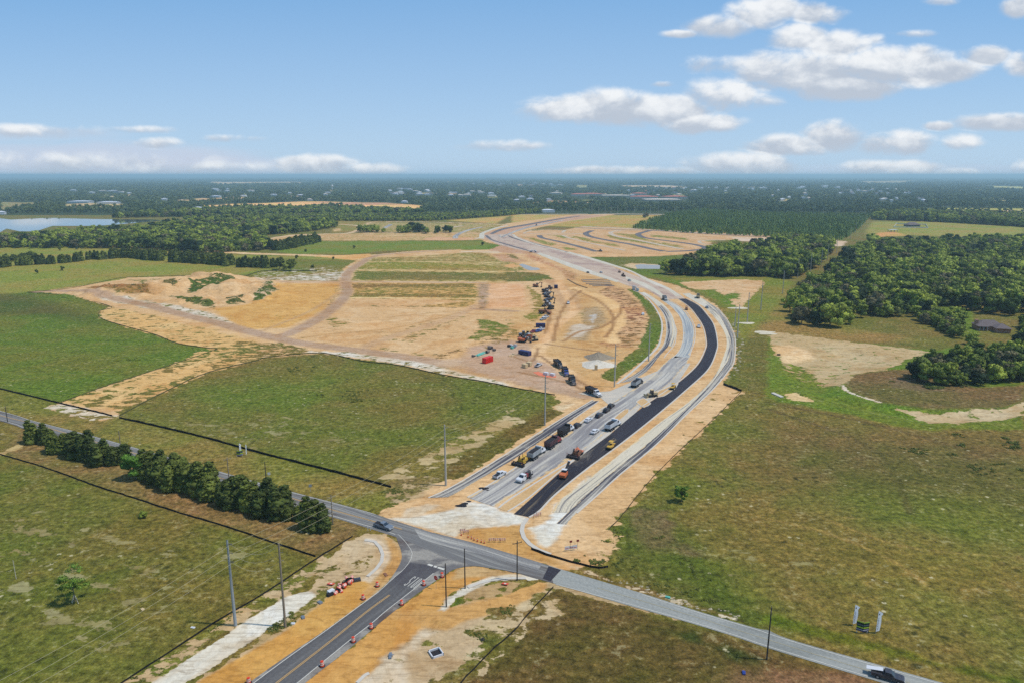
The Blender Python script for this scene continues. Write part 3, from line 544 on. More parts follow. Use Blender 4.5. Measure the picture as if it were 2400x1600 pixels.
for q_ in (((1500, 300), (1750, 360), (1880, 460), (1890, 600), (1840, 700)), ((1540, 330), (1700, 380), (1820, 480), (1830, 640))): strip(U2(*q_), .7, .8, tc=S(66, 72, 34))
for q_ in (((0, 60), (500, 180), (1100, 420), (1500, 700)), ((400, 0), (1200, 300), (2352, 420))): strip(V4(*q_), 1.2, 1, tc=S(112, 112, 58))
for q_ in (((0, 560), (800, 720), (1500, 900), (2352, 1150)), ((0, 620), (700, 860), (1100, 1100), (1300, 1568))): strip(U4(*q_), 2.2, 2, tc=S(80, 78, 44))
# relief: the sand mounds of the site
for x, y, s_, h in ((520, 655, 26, 7), (450, 655, 24, 6), (580, 670, 22, 6), (290, 676, 26, 6), (350, 680, 16, 4), (450, 702, 20, 4), (620, 690, 14, 5), (500, 676, 16, 5), (410, 668, 14, 4), (560, 700, 14, 3)):
    cx, cy = G(x, y, h/2); d2 = ((gx-cx)/s_/1.5)**2+((gy-cy)/s_/1.2)**2
    gz += .7*h*np.exp(-d2*1.4)*(0.65+0.7*_noise(gx, gy, 9, 4))
inm = np.clip(gz/2, 0, 1); gz += inm*((_noise(gx, gy, 5, 8)-.5)*3.0+(_noise(gx, gy, 13, 9)-.5)*3.5)
# shallow pond basins
Wp = GG(U4((100, 150), (740, 60), (1300, 150), (760, 330), (600, 500), (1100, 600), (2300, 600), (2300, 740), (1400, 760), (800, 620), (200, 420)))
ix = _sel(Wp, 10); dd = sdist(gx[ix], gy[ix], Wp); gz[ix] -= 1.6*np.clip(dd/9, 0, 1)
# long swells far off
fr = np.clip((gy-9000)/20000, 0, 1); gz += fr*60*np.clip(_noise(gx, gy, 9000, 2)-.35, 0, 1)*(gx > 0)
# ------------------------------------------------------------------ ground material and mesh
def ground_mat():
    m = bpy.data.materials.new("ground"); m.use_nodes = True; t = NT(m.node_tree); p = m.node_tree.nodes['Principled BSDF']
    p.inputs['Roughness'].default_value = .95; p.inputs['Specular IOR Level'].default_value = .1
    A = t.n('ShaderNodeAttribute', attribute_name='tint'); B = t.n('ShaderNodeAttribute', attribute_name='soil')
    pos = t.n('ShaderNodeNewGeometry').outputs['Position']
    n0 = t.noise(pos, 1/55, 4, .6, .4); n1 = t.noise(pos, 1/9, 5, .62, .3); n2 = t.noise(pos, 1/1.6, 5, .7); n3 = t.noise(pos, 2.2, 3, .7)
    g = t.mix(1.0, A.outputs[0], (1.70, 1.42, 1.18), 'MULTIPLY')
    n6 = t.noise(t.vm('ADD', pos, (77, 20, 0)), 1/2.4, 6, .78, .2)
    g = t.mix(t.m('MULTIPLY', t.ss(n6, .52, .60), .55), g, t.mix(1.0, g, (1.55, 1.42, 1.5), 'MULTIPLY'))
    g = t.mix(t.m('MULTIPLY', t.ss(n6, .47, .38), .6), g, t.mix(1.0, g, (.48, .54, .46), 'MULTIPLY'))
    n5 = t.noise(t.vm('MULTIPLY', pos, (.6, 1, 1)), 1/3.6, 5, .72, .6)
    g = t.mix(t.m('MULTIPLY', t.ss(n5, .50, .64), .6), g, t.mix(1.0, g, (1.34, 1.22, 1.25), 'MULTIPLY'))
    g = t.mix(t.m('MULTIPLY', t.ss(n5, .48, .34), .6), g, t.mix(1.0, g, (.60, .66, .55), 'MULTIPLY'))
    # dry and lush drifts
    g = t.mix(t.m('MULTIPLY', t.ss(n0, .46, .62), .85), g, t.mix(1.0, g, (1.15, .92, 1.05), 'MULTIPLY'))
    g = t.mix(t.m('MULTIPLY', t.ss(n0, .52, .38), .85), g, t.mix(1.0, g, (.80, .98, .68), 'MULTIPLY'))
    g = t.mix(t.m('MULTIPLY', t.ss(n1, .52, .68), .55), g, t.mix(1.0, g, (1.30, 1.12, 1.35), 'MULTIPLY'))
    g = t.mix(t.m('MULTIPLY', t.ss(n1, .48, .34), .6), g, t.mix(1.0, g, (.66, .74, .6), 'MULTIPLY'))
    v = t.lin(n2, .3, .7, .35, 1.65); g = t.mix(1.0, g, t.n('ShaderNodeCombineColor', i={0: v, 1: v, 2: v}).outputs[0], 'MULTIPLY')
    v = t.lin(n3, .3, .7, .62, 1.38); g = t.mix(1.0, g, t.n('ShaderNodeCombineColor', i={0: v, 1: v, 2: v}).outputs[0], 'MULTIPLY')
    # dark weed tufts
    vo = t.n('ShaderNodeTexVoronoi', i={'Vector': t.vm('ADD', pos, t.vm('MULTIPLY', t.n('ShaderNodeTexNoise', i={'Vector': pos, 'Scale': .5}).outputs[1], (2, 2, 0))), 'Scale': 1/3.2}).outputs[0]
    tuft = t.m('MULTIPLY', t.ss(vo, .34, .16), t.ss(t.noise(t.vm('ADD', pos, (99, 40, 0)), 1/26, 4, .62), .56, .64))
    g = t.mix(t.m('MULTIPLY', tuft, .75), g, S(44, 50, 24))
    # pale ant mounds and bare scrapes
    vo2 = t.n('ShaderNodeTexVoronoi', i={'Vector': pos, 'Scale': 1/4.0, 'Randomness': 1}).outputs
    pm = t.m('MULTIPLY', t.ss(vo2[0], .16, .10), t.ss(t.noise(t.vm('ADD', pos, (9, 240, 0)), 1/30, 3, .6), .47, .60))
    pm = t.m('MULTIPLY', pm, t.ss(n2, .40, .55))
    g = t.mix(t.m('MULTIPLY', pm, .85), g, S(214, 202, 160))
    sc2 = t.ss(t.m('ADD', n2, t.m('MULTIPLY', n1, .6)), .90, 1.0)
    g = t.mix(t.m('MULTIPLY', sc2, .5), g, S(172, 164, 120))
    # bare soil
    s = t.mix(1.0, B.outputs[0], (1.07, .97, .86), 'MULTIPLY')
    s = t.mix(t.m('MULTIPLY', t.ss(t.noise(t.vm('ADD', pos, (310, 70, 0)), 1/34, 4, .62, .8), .48, .60), .85), s, t.mix(1.0, s, (1.08, 1.15, 1.28), 'MULTIPLY'))
    s = t.mix(t.m('MULTIPLY', t.ss(t.noise(t.vm('ADD', pos, (10, 570, 0)), 1/26, 4, .62, .8), .50, .62), .8), s, t.mix(1.0, s, (.90, .80, .68), 'MULTIPLY'))
    n4 = t.noise(t.vm('MULTIPLY', pos, (.45, 1, 1)), .35, 6, .72, 1.2)
    s = t.mix(t.m('MULTIPLY', t.ss(n4, .50, .62), .8), s, t.mix(1.0, s, (.74, .70, .66), 'MULTIPLY'))
    s = t.mix(t.m('MULTIPLY', t.ss(n4, .46, .34), .5), s, t.mix(1.0, s, (1.12, 1.14, 1.2), 'MULTIPLY'))
    s = t.mix(t.m('MULTIPLY', t.ss(n0, .5, .65), .5), s, t.mix(1.0, s, (1.06, .98, .88), 'MULTIPLY'))
    s = t.mix(t.m('MULTIPLY', t.ss(n1, .5, .70), .5), s, t.mix(1.0, s, (.84, .80, .74), 'MULTIPLY'))
    v = t.lin(n2, .3, .7, .82, 1.18); s = t.mix(1.0, s, t.n('ShaderNodeCombineColor', i={0: v, 1: v, 2: v}).outputs[0], 'MULTIPLY')
    tr_ = t.noise(t.vm('MULTIPLY', pos, (.05, .5, 1)), 1.0, 5, .65, 2.5)
    s = t.mix(t.m('MULTIPLY', t.ss(t.noise(t.vm('MULTIPLY', t.vm('ADD', pos, t.vm('MULTIPLY', t.n('ShaderNodeTexNoise', i={'Vector': pos, 'Scale': .02}).outputs[1], (30, 30, 0))), (.9, .04, 1)), 1.0, 4, .7, 1.5), .56, .66), .4), s, t.mix(1.0, s, (.76, .72, .68), 'MULTIPLY'))
    s = t.mix(t.m('MULTIPLY', t.ss(tr_, .53, .64), .7), s, t.mix(1.0, s, (.70, .66, .62), 'MULTIPLY'))
    big = t.n('ShaderNodeTexNoise', i={'Vector': t.vm('MULTIPLY', pos, (1/7, 1/4.5, 1/5)), 'Scale': 1.0, 'Detail': 7, 'Roughness': .68, 'Distortion': .3}).outputs[0]
    thr = t.lin(big, .37, .63, .0, 1.0)
    thr = t.m('MULTIPLY_ADD', thr, .94, .03)
    mk = t.n('ShaderNodeMapRange', interpolation_type='SMOOTHSTEP', i={0: t.m('SUBTRACT', B.outputs['Alpha'], thr), 1: -.05, 2: .05}).outputs[0]
    c = t.mix(mk, g, s)
    t.t.links.new(c, p.inputs['Base Color'])
    b = t.n('ShaderNodeBump', i={'Strength': .55, 'Distance': .35, 'Height': t.m('ADD', n2, t.m('MULTIPLY', mk, -.25))}); t.t.links.new(b.outputs[0], p.inputs['Normal'])
    return m
M_ground = ground_mat()
nr, nc = XX.shape
ii = np.arange(nr*nc).reshape(nr, nc)
FQ = np.stack([ii[:-1, :-1], ii[:-1, 1:], ii[1:, 1:], ii[1:, :-1]], -1).reshape(-1, 4)
me = np_mesh("ground", np.c_[gx, gy, gz], FQ, M_ground, {'tint': tint, 'soil': soil})
gr = struct(link(bpy.data.objects.new("ground", me)))
# ------------------------------------------------------------------ sheets laid on it
def uvset(me, uvs, nm="UVMap"):
    l = me.uv_layers.new(name=nm)
    for poly in me.polygons:
        for li in poly.loop_indices: l.data[li].uv = uvs[me.loops[li].vertex_index]
def ribbon(name, L, R, z, mat, n=None, px=True, ncross=1, kind=True, sm=True):
    if px: L, R = GG(L), GG(R)
    if sm: L, R = smooth(L), smooth(R)
    n = n or max(12, int(sum(math.dist(a, b) for a, b in zip(L[:-1], L[1:]))/4))
    L, R = resample(L, n), resample(R, n); V = []; U = []; d = 0
    for i in range(n):
        if i: d += float(np.linalg.norm((L[i]+R[i])/2-(L[i-1]+R[i-1])/2))
        wv = float(np.linalg.norm(R[i]-L[i]))
        V += [(*L[i], z), (*R[i], z)]; U += [(d, 0), (d, wv)]
    if ncross == 1:
        V2_ = []; U2_ = []; Ed = []
        for i in range(n):
            a_, b_ = V[2*i], V[2*i+1]; hw_ = U[2*i+1][1]/2; V2_ += [a_, ((a_[0]+b_[0])/2, (a_[1]+b_[1])/2, z), b_]; U2_ += [U[2*i], (U[2*i][0], hw_), U[2*i+1]]; Ed += [(0, 0), (1, 0), (0, 0)]
    Fs = [q for i in range(n-1) for q in ((3*i, 3*i+1, 3*i+4, 3*i+3), (3*i+1, 3*i+2, 3*i+5, 3*i+4))]
    o = mesh_obj(name, V2_, Fs, mat); uvset(o.data, U2_); uvset(o.data, Ed, 'edge')
    if o.data.polygons[0].normal.z < 0: o.data.flip_normals()
    return struct(o) if kind else o
def offset(line, d):
    P_ = np.array(line); T = np.gradient(P_, axis=0); T /= np.linalg.norm(T, axis=1)[:, None]+1e-9
    return P_+np.c_[-T[:, 1], T[:, 0]]*d
def band(name, pts, width, z, mat, px=True, shift=0, kind=True, dens=2.0):
    W = GG(pts) if px else pts; W = smooth(W); n = max(6, int(sum(math.dist(a, b) for a, b in zip(W[:-1], W[1:]))/dens)); W = resample(W, n)
    return ribbon(name, [tuple(p) for p in offset(W, shift+width/2)], [tuple(p) for p in offset(W, shift-width/2)], z, mat, n, px=False, kind=kind, sm=False)
def polysheet(name, W, z, mat, kind=True):
    tri = tessellate_polygon([[Vector((x, y, 0)) for x, y in W]])
    o = mesh_obj(name, [(x, y, z) for x, y in W], tri, mat); uvset(o.data, [(x, y) for x, y in W])
    for p in o.data.polygons:
        if p.normal.z < 0: p.flip()
    return struct(o) if kind else o
def raised(name, W, z0, h, mat):
    """kerb-like solid along a line"""
def curb(pts, width, h, label, px=True, shift=0, sm=True, cat='kerb', name='concrete_curb', m_=None, group=None):
    W = GG(pts) if px else pts
    if sm: W = smooth(W)
    n = max(6, int(sum(math.dist(a, b) for a, b in zip(W[:-1], W[1:]))/3)); W = resample(W, n)
    A_, B_ = offset(W, shift+width/2), offset(W, shift-width/2); V = []; Fs = []
    for i in range(n): V += [(*A_[i], -.02), (*A_[i], h), (*B_[i], h*.8), (*B_[i], -.02)]
    for i in range(n-1):
        for k in range(3): Fs.append((4*i+k, 4*i+k+1, 4*i+k+5, 4*i+k+4))
    Fs += [(0, 1, 2, 3)[::-1], (4*n-4, 4*n-3, 4*n-2, 4*n-1)]
    o = mesh_obj(name, V, Fs, m_ or M_conc); return tag(o, label, cat, group)
M_old = roadmat("worn asphalt", S(122, 120, 118), S(152, 150, 144), S(108, 102, 98), .02, .45, .46, .60)
M_oldg = roadmat("pale chip asphalt", S(158, 160, 154), S(172, 172, 164), S(142, 144, 138), .03, .6, .4, .7)
M_junc = roadmat("junction asphalt", S(118, 114, 112), S(162, 156, 146), S(98, 84, 78), .09, .16, .47, .58)
M_fresh = roadmat("fresh asphalt", S(56, 54, 62), S(66, 63, 70), S(50, 48, 56), .02, .7, .4, .7)
M_fresh2 = roadmat("dusty fresh asphalt", S(50, 48, 56), S(126, 112, 90), S(62, 58, 62), .02, .6, .50, .66, dusty=.2)
M_base = roadmat("dusted asphalt base", S(146, 142, 142), S(204, 198, 186), S(172, 168, 162), .010, .5, .44, .58, dusty=.55)
M_base2 = roadmat("bluish base course", S(156, 162, 166), S(208, 206, 194), S(176, 178, 176), .010, .5, .44, .58, dusty=.4)
M_streak = roadmat("streaked asphalt", S(78, 76, 86), S(206, 198, 182), None, .010, .75, .45, .58, dusty=.35)
M_lime = roadmat("limerock", S(216, 206, 184), S(196, 184, 164), S(224, 214, 196), .03, .9, .5, .66)
M_limes = roadmat("limerock streaks", S(222, 210, 184), S(128, 124, 124), S(226, 214, 190), .010, .8, .50, .60, dusty=.5)
M_red = roadmat("packed reddish base", S(200, 174, 152), S(216, 194, 170), S(184, 156, 140), .01, .5, .42, .62)
M_conc = paint("concrete", S(214, 206, 192), .8, dirt=.3)
M_white = mat("road paint white", None, S(222, 218, 206), .6)
M_yellow = mat("road paint yellow", None, S(222, 178, 110), .6)
M_sand = roadmat("graded sand", S(218, 182, 128), S(206, 168, 112), S(224, 190, 140), .02, .3, .45, .65)
M_lot = roadmat("lot street", S(110, 104, 104), S(128, 120, 116), None, .02, .6)
M_trail = roadmat("lot gravel road", S(206, 186, 160), S(220, 200, 174), None, .02, .3)
# county road, from the far left through the junction to the right edge
NL = U1((-2600, 20), (-1200, 330), (0, 636), (300, 726), (780, 846), (1150, 948), (1500, 1046), (2000, 1186), (2352, 1286)) + [(671, 1148), (768, 1173), (850, 1195), (882, 1205), (914, 1216), (965, 1232), (1013, 1247), (1062, 1259), (1113, 1272), (1198, 1297), (1286, 1324), (1317, 1334)] + V3((1200, 745), (1700, 905), (2240, 1062)) + [(1800, 1476)] + V4((200, 1165), (1000, 1395), (1600, 1565), (3200, 2010))
SL = [(-740, 800), (-300, 905), (0, 986), (61, 1006), (200, 1044), (400, 1101), (600, 1159), (674, 1182), (768, 1208), (850, 1233), (926, 1257), (990, 1282), (1050, 1308), (1110, 1324), (1200, 1339), (1238, 1350), (1297, 1366)] + V3((1000, 835), (1500, 975), (2000, 1126), (2352, 1246)) + V4((550, 1414), (1070, 1572), (2700, 2080))
def split(pts, x): return [p for p in pts if p[0] <= x+.5], [p for p in pts if p[0] >= x-.5]
ribbon("county_road", NL[:len(NL)-6], SL[:SL.index((1297, 1366))+1], .05, M_old, n=420)
i0 = NL.index((1317, 1334)); ribbon("county_road", NL[i0-1:], SL[SL.index((1297, 1366)):], .055, M_oldg, n=160)
ribbon("dusted_lane", [(968, 1234), (1013, 1249), (1062, 1261), (1113, 1274), (1198, 1299), (1270, 1320)], [(985, 1262), (1030, 1276), (1080, 1288), (1130, 1299), (1200, 1318), (1262, 1336)], .066, roadmat("dusty lane", S(138, 136, 134), S(186, 182, 172), S(150, 148, 146), .02, .5, .44, .58))
ribbon("road_patch", [(1286, 1326), (1315, 1335)], [(1272, 1355), (1290, 1362)], .075, M_fresh, sm=False)
# side road coming from the bottom, with flared mouth
EW = [(926, 1240), (930, 1262), (940, 1290), (941, 1310), (929, 1335), (906, 1367), (868, 1400), (817, 1438), (753, 1482), (677, 1533), (596, 1590), (500, 1660)]
EE = [(1210, 1300), (1205, 1342), (1161, 1331), (1110, 1326), (1072, 1331), (1046, 1344), (983, 1387), (906, 1446), (824, 1515), (712, 1602), (640, 1660)]
polysheet("side_road", [tuple(p) for p in smooth(GG(EW), 5)]+[tuple(p) for p in smooth(GG(EE[1:][::-1]), 5)]+GG([(1210, 1300), (1000, 1246)]), .035, M_junc)
MID = [(646, 1602), (753, 1519), (801, 1481), (862, 1431), (913, 1394)]
lw = lambda l: [tuple(p) for p in l]
W1 = [(560, 1627), (600, 1596), (677, 1539), (760, 1480), (831, 1428), (888, 1386)]; W2 = [(655, 1634), (697, 1600), (822, 1498), (870, 1461), (906, 1430), (960, 1388), (1016, 1343)]
ribbon("side_road_lanes", W1+[(925, 1353), (962, 1318)], W2+[(1042, 1328)], .06, roadmat("side asphalt", S(98, 96, 96), S(116, 114, 112), S(84, 80, 84), .012, .5, .42, .66), n=80)
def mark(pts, w_, m_, sh=0): band("road_marking", pts, w_, .09, m_, shift=sh)
mark(MID, .14, M_yellow, .16); mark(MID, .14, M_yellow, -.16); mark(W1, .18, M_white); mark(W2, .18, M_white)
mark([(888, 1386), (919, 1357), (945, 1335), (962, 1312), (966, 1295), (958, 1280), (948, 1267), (933, 1252)], .12, M_white)
cy_l = [(-300, 893), (0, 973), (73, 991), (200, 1028), (510, 1118), (680, 1166), (820, 1206), (850, 1214), (942, 1240)]
mark(cy_l, .14, M_yellow, .16); mark(cy_l, .14, M_yellow, -.16)
mark([(-300, 884), (0, 963), (77, 986), (199, 1018), (383, 1069), (510, 1105), (671, 1150), (768, 1175), (850, 1197), (880, 1205)], .18, M_white)
mark([(-300, 905), (0, 983), (61, 1003), (200, 1041), (400, 1098), (600, 1156), (674, 1179), (768, 1205), (850, 1229), (895, 1241), (926, 1252)], .18, M_white)
sN = V3((1200, 757), (1700, 918), (2240, 1076)) + V4((200, 1180), (1000, 1412), (1600, 1582), (2800, 1915)); sS = V3((400, 662), (1000, 822), (1500, 963), (2000, 1113)) + V4((0, 1232), (550, 1398), (1070, 1555), (2300, 1935))
mark(sN, .16, M_white); mark(sS, .16, M_white)
mark([((a[0]+b[0])/2, (a[1]+b[1])/2) for a, b in zip([(1400, 1358), (1600, 1420), (1800, 1482), (2000, 1544), (2140, 1583)], [(1400, 1396), (1600, 1452), (1800, 1515), (2000, 1577), (2140, 1622)])], .12, mat("faded yellow", None, S(190, 178, 140), .7))
for a, b in (((1003, 1322), (1014, 1325.5)), ((1017, 1326.5), (1024, 1328.6)), ((1026, 1329.2), (1041, 1334))): mark([a, b], .7, M_white)
# the word on the side road
def letters(txt, at, udir, height, width, z, m_):
    cu = bpy.data.curves.new("t", 'FONT'); cu.body = txt; cu.offset = .006; cu.align_x = 'CENTER'; cu.align_y = 'CENTER'; ob = bpy.data.objects.new("t", cu); link(ob)
    dg = bpy.context.evaluated_depsgraph_get(); me = bpy.data.meshes.new_from_object(ob.evaluated_get(dg)); bpy.data.objects.remove(ob)
    v = np.array([x.co[:] for x in me.vertices]); sx_ = width/(v[:, 0].max()-v[:, 0].min()); sy_ = height/(v[:, 1].max()-v[:, 1].min())
    rgt = (udir[1], -udir[0])
    for x in me.vertices:
        a, b = x.co.x*sx_, x.co.y*sy_; x.co = (at[0]+rgt[0]*a+udir[0]*b, at[1]+rgt[1]*a+udir[1]*b, z)
    me.materials.append(m_); return me
a, b = G(870, 1461), G(960, 1388); ud = Vector((b[0]-a[0], b[1]-a[1])).normalized()
GLY = {'S': [(1, .86), (.8, 1), (.2, 1), (0, .86), (0, .62), (.2, .53), (.8, .47), (1, .38), (1, .14), (.8, 0), (.2, 0), (0, .14)], 'T': [(0, 1), (1, 1), (.5, 1), (.5, 0)], 'O': [(.25, 0), (0, .12), (0, .88), (.25, 1), (.75, 1), (1, .88), (1, .12), (.75, 0), (.25, 0)], 'P': [(0, 0), (0, 1), (.8, 1), (1, .88), (1, .6), (.8, .48), (0, .48)]}
def stroked(txt, at, up, h, gw, gap, st, z, m_):
    m = MB(); r_ = Vector((up[1], -up[0])); u_ = Vector((up[0], up[1])); W_ = len(txt)*gw+(len(txt)-1)*gap
    for k, ch in enumerate(txt):
        pts_ = [Vector(at)+r_*(-W_/2+k*(gw+gap)+a*gw)+u_*((b-.5)*h) for a, b in GLY[ch]]
        for p, q in zip(pts_[:-1], pts_[1:]):
            d = q-p
            if d.length < 1e-6: continue
            n_ = Vector((-d.y, d.x)).normalized()*st/2; e = d.normalized()*st*.35
            m.add([(*(p+n_-e), z), (*(p-n_-e), z), (*(q-n_+e), z), (*(q+n_+e), z)], [(0, 1, 2, 3)]); z += .0015
    return m.build('road_marking', m_)
struct(stroked("STOP", G(972, 1365), ud, 4.2, .42, .52, .16, .1, M_white))
# ---- the new carriageways
aU = [(1005, 1166), (1046, 1148), (1110, 1112), (1200, 1056), (1240, 1030), (1280, 1004), (1335, 969), (1389, 938)]
aL = [(1052, 1164), (1080, 1149), (1120, 1125), (1200, 1078), (1250, 1045), (1290, 1019), (1345, 980), (1404, 939.5)]
ribbon("new_side_lane", aU, aL, .05, M_streak)
ribbon("new_side_lane", [(1452, 897), (1500, 868)]+A7((400, 1430), (540, 1270), (600, 1080), (610, 960), (590, 800), (540, 680), (450, 570)), [(1478, 893), (1517, 869)]+A7((480, 1430), (640, 1250), (700, 1080), (710, 960), (690, 820), (640, 690), (520, 560)), .05, M_streak)
ribbon("limerock_shoulder", A7((640, 1250), (700, 1080), (710, 960), (690, 820), (640, 690), (520, 560), (300, 400), (180, 340)), A7((700, 1270), (765, 1080), (760, 960), (735, 820), (680, 690), (560, 550), (330, 390), (215, 330)), .045, M_limes)
ribbon("new_side_lane", A7((450, 570), (300, 430), (130, 340)), A7((520, 560), (330, 400), (200, 335)), .047, M_lime)
# main pale base, near part up to the site entrance
ribbon("new_lanes_base", [(1096, 1166), (1140, 1141), (1200, 1102), (1260, 1062), (1312, 1030), (1378, 978), (1424, 951), (1470, 921), (1525, 883), (1560, 848), (1582, 832)], [(1157, 1186), (1200, 1160), (1255, 1125), (1302, 1096), (1353, 1062), (1402, 1027), (1450, 985), (1500, 945), (1560, 905), (1600, 862), (1617, 838)], .05, M_base)
ribbon("new_lanes_base", [(1580, 834)]+A7((700, 1470), (830, 1330), (890, 1130), (885, 900), (840, 770), (740, 640), (640, 550), (520, 470)), [(1617, 838)]+A7((1000, 1430), (1010, 1380), (1060, 1200), (1080, 1050), (1060, 900), (980, 750), (850, 600), (600, 450)), .056, M_base2)
zx = U3((600, 475), (900, 455), (1180, 335), (1500, 200), (1640, 200), (1500, 420), (1320, 500), (1180, 600), (1070, 740), (930, 820), (760, 1010), (620, 1100), (560, 1080), (870, 720), (900, 590), (820, 520))
polysheet("site_entrance_apron", GG(zx), .045, roadmat("entrance limerock", S(200, 192, 178), S(214, 202, 184), S(186, 178, 166), .1, .25, .42, .62))
# black fresh mat
bL = [(1204, 1204), (1240, 1172), (1312, 1107), (1366, 1065), (1430, 1017), (1506, 954), (1583, 902), (1634, 857), (1654, 820), (1657, 800), (1650, 767), (1635, 742), (1616, 719), (1590, 700.5)]
bR = [(1240, 1211), (1262, 1198), (1302, 1156), (1379, 1094), (1455, 1038), (1532, 977), (1608, 912), (1659, 864), (1677, 825), (1680, 800), (1672, 762), (1656, 738), (1636, 716), (1607, 700.5)]
k0 = 3
ribbon("fresh_asphalt_lanes", bL[:5], bR[:5], .06, M_fresh2); ribbon("fresh_asphalt_lanes", bL[4:], bR[4:], .062, M_fresh)
# right service lane
rL = [(1295, 1200), (1317, 1167), (1412, 1096), (1532, 1000), (1618, 938), (1672, 884), (1697, 830), (1703, 800), (1693, 770), (1672, 742), (1650, 720), (1610, 690)]
rR = [(1352, 1200), (1400, 1158), (1454, 1109), (1532, 1045), (1607, 971), (1671, 910), (1704, 871), (1719, 846), (1722, 800), (1716, 775), (1700, 745), (1679, 721), (1636, 693)]
ribbon("limerock_lane", rL, rR, .047, M_limes)
ribbon("streaked_lane", [(1304, 1226), (1342, 1190), (1430, 1110), (1532, 1027), (1607, 958), (1664, 900), (1695, 860), (1708, 838), (1712, 800), (1706, 778), (1692, 750), (1672, 722), (1655, 708)], [(1328, 1228), (1353, 1200), (1400, 1159), (1454, 1110), (1532, 1046), (1607, 972), (1671, 911), (1704, 872), (1719, 847), (1722, 800), (1716, 776), (1700, 746), (1676, 719)], .055, M_streak)
# northern part of the corridor
ribbon("graded_lanes", C5((300, 420), (450, 520), (700, 600), (900, 640), (1080, 690), (1400, 800), (1800, 920), (2100, 1040), (2352, 1130)) + A7((200, 260), (400, 370), (540, 460)), C5((700, 400), (850, 470), (1100, 550), (1400, 640), (1560, 690), (1900, 780), (2352, 960)) + A7((300, 120), (600, 260), (800, 350), (920, 440)), .045, M_red)
ribbon("limerock_edge", C5((1050, 680), (1200, 740), (1500, 860), (1800, 960), (2150, 1070)), C5((1090, 660), (1250, 715), (1550, 820), (1850, 925), (2180, 1050)), .055, M_lime)
ribbon("limerock_edge", C5((1420, 650), (1700, 730), (2100, 850), (2352, 930)) + A7((300, 160), (600, 280), (760, 400)), C5((1500, 650), (1760, 720), (2150, 840), (2352, 910)) + A7((350, 130), (650, 260), (860, 400)), .057, M_lime)
ribbon("limerock_lane", A7((-100, 100), (200, 230), (420, 350), (540, 430)), A7((-100, 60), (220, 170), (480, 320), (600, 430)), .058, M_lime)
ribbon("limerock_lane", A7((880, 360), (1000, 440), (1160, 530), (1290, 600)), A7((1000, 350), (1130, 430), (1260, 520), (1350, 590)), .058, M_lime)
for L_, R_, m_ in ((((330, 420), (350, 445), (420, 490), (640, 560), (930, 640)), ((370, 425), (400, 450), (460, 490), (680, 555), (960, 635)), M_lot),
        (((400, 400), (560, 330), (900, 270), (1300, 200), (1640, 155)), ((440, 410), (620, 340), (950, 280), (1330, 210), (1650, 160)), M_lot),
        (((640, 430), (700, 460), (900, 520), (1200, 590), (1440, 655)), ((660, 425), (760, 465), (960, 520), (1240, 585), (1490, 655)), M_lot),
        (((510, 425), (560, 455), (600, 420), (900, 310), (1400, 210)), ((540, 425), (590, 450), (650, 420), (940, 320), (1440, 212)), M_base)):
    ribbon("rough_lane", C5(*L_), C5(*R_), .065, m_)
band("limerock_edge", C5((290, 470), (290, 410), (320, 385), (480, 325), (640, 290)), 8, .07, M_lime)
band("limerock_edge", C5((720, 410), (780, 460), (1000, 540), (1250, 600), (1440, 650)), 4, .072, M_lime)
band("limerock_edge", C5((860, 395), (1000, 350), (1300, 345), (1430, 358), (1400, 385)), 4, .07, M_trail)
band("limerock_edge", C5((200, 470), (270, 455), (290, 440)), 6, .073, M_lime)
# lot streets
for q, w_, m_ in ((((250, 595), (280, 620), (440, 655), (600, 695), (780, 745)), 9, M_lot), (((740, 552), (690, 570), (680, 585), (730, 610), (900, 645), (1100, 680), (1280, 720), (1400, 742)), 10, M_lot),
        (((1270, 552), (1180, 575), (1160, 590), (1230, 620), (1500, 655), (1700, 685), (1780, 715), (1650, 735), (1420, 745)), 10, M_lot),
        (((1000, 552), (930, 560), (905, 575), (960, 605), (1150, 640), (1400, 690), (1570, 722)), 8, M_trail), (((460, 595), (560, 630), (800, 685), (1040, 735)), 5, M_trail),
        (((640, 515), (1100, 535), (1860, 580), (2352, 600)), 13, M_trail), (((590, 525), (1000, 545), (1300, 552), (1900, 590), (2352, 612)), 8, M_lot), (((100, 580), (400, 585), (680, 580)), 8, M_trail),
        (((1740, 645), (1850, 640), (1960, 640)), 8, M_trail), (((1720, 645), (1740, 670), (1860, 685)), 5, M_trail), (((490, 548), (460, 572)), 6, M_trail), (((760, 403), (1000, 400), (1450, 405)), 25, M_trail), (((0, 405), (300, 402), (700, 400)), 16, M_trail)):
    band("lot_street", T3(*q), w_, .05+.004*(len(q)), m_, dens=5)
for q, w_, m_ in ((((1830, 625), (1850, 590), (1960, 545), (2080, 520)), 9, M_base), (((1180, 530), (1240, 495)), 9, M_base), (((1780, 525), (1900, 508)), 8, M_trail)):
    band("lot_street", T2(*q), w_, .06, m_, dens=5)
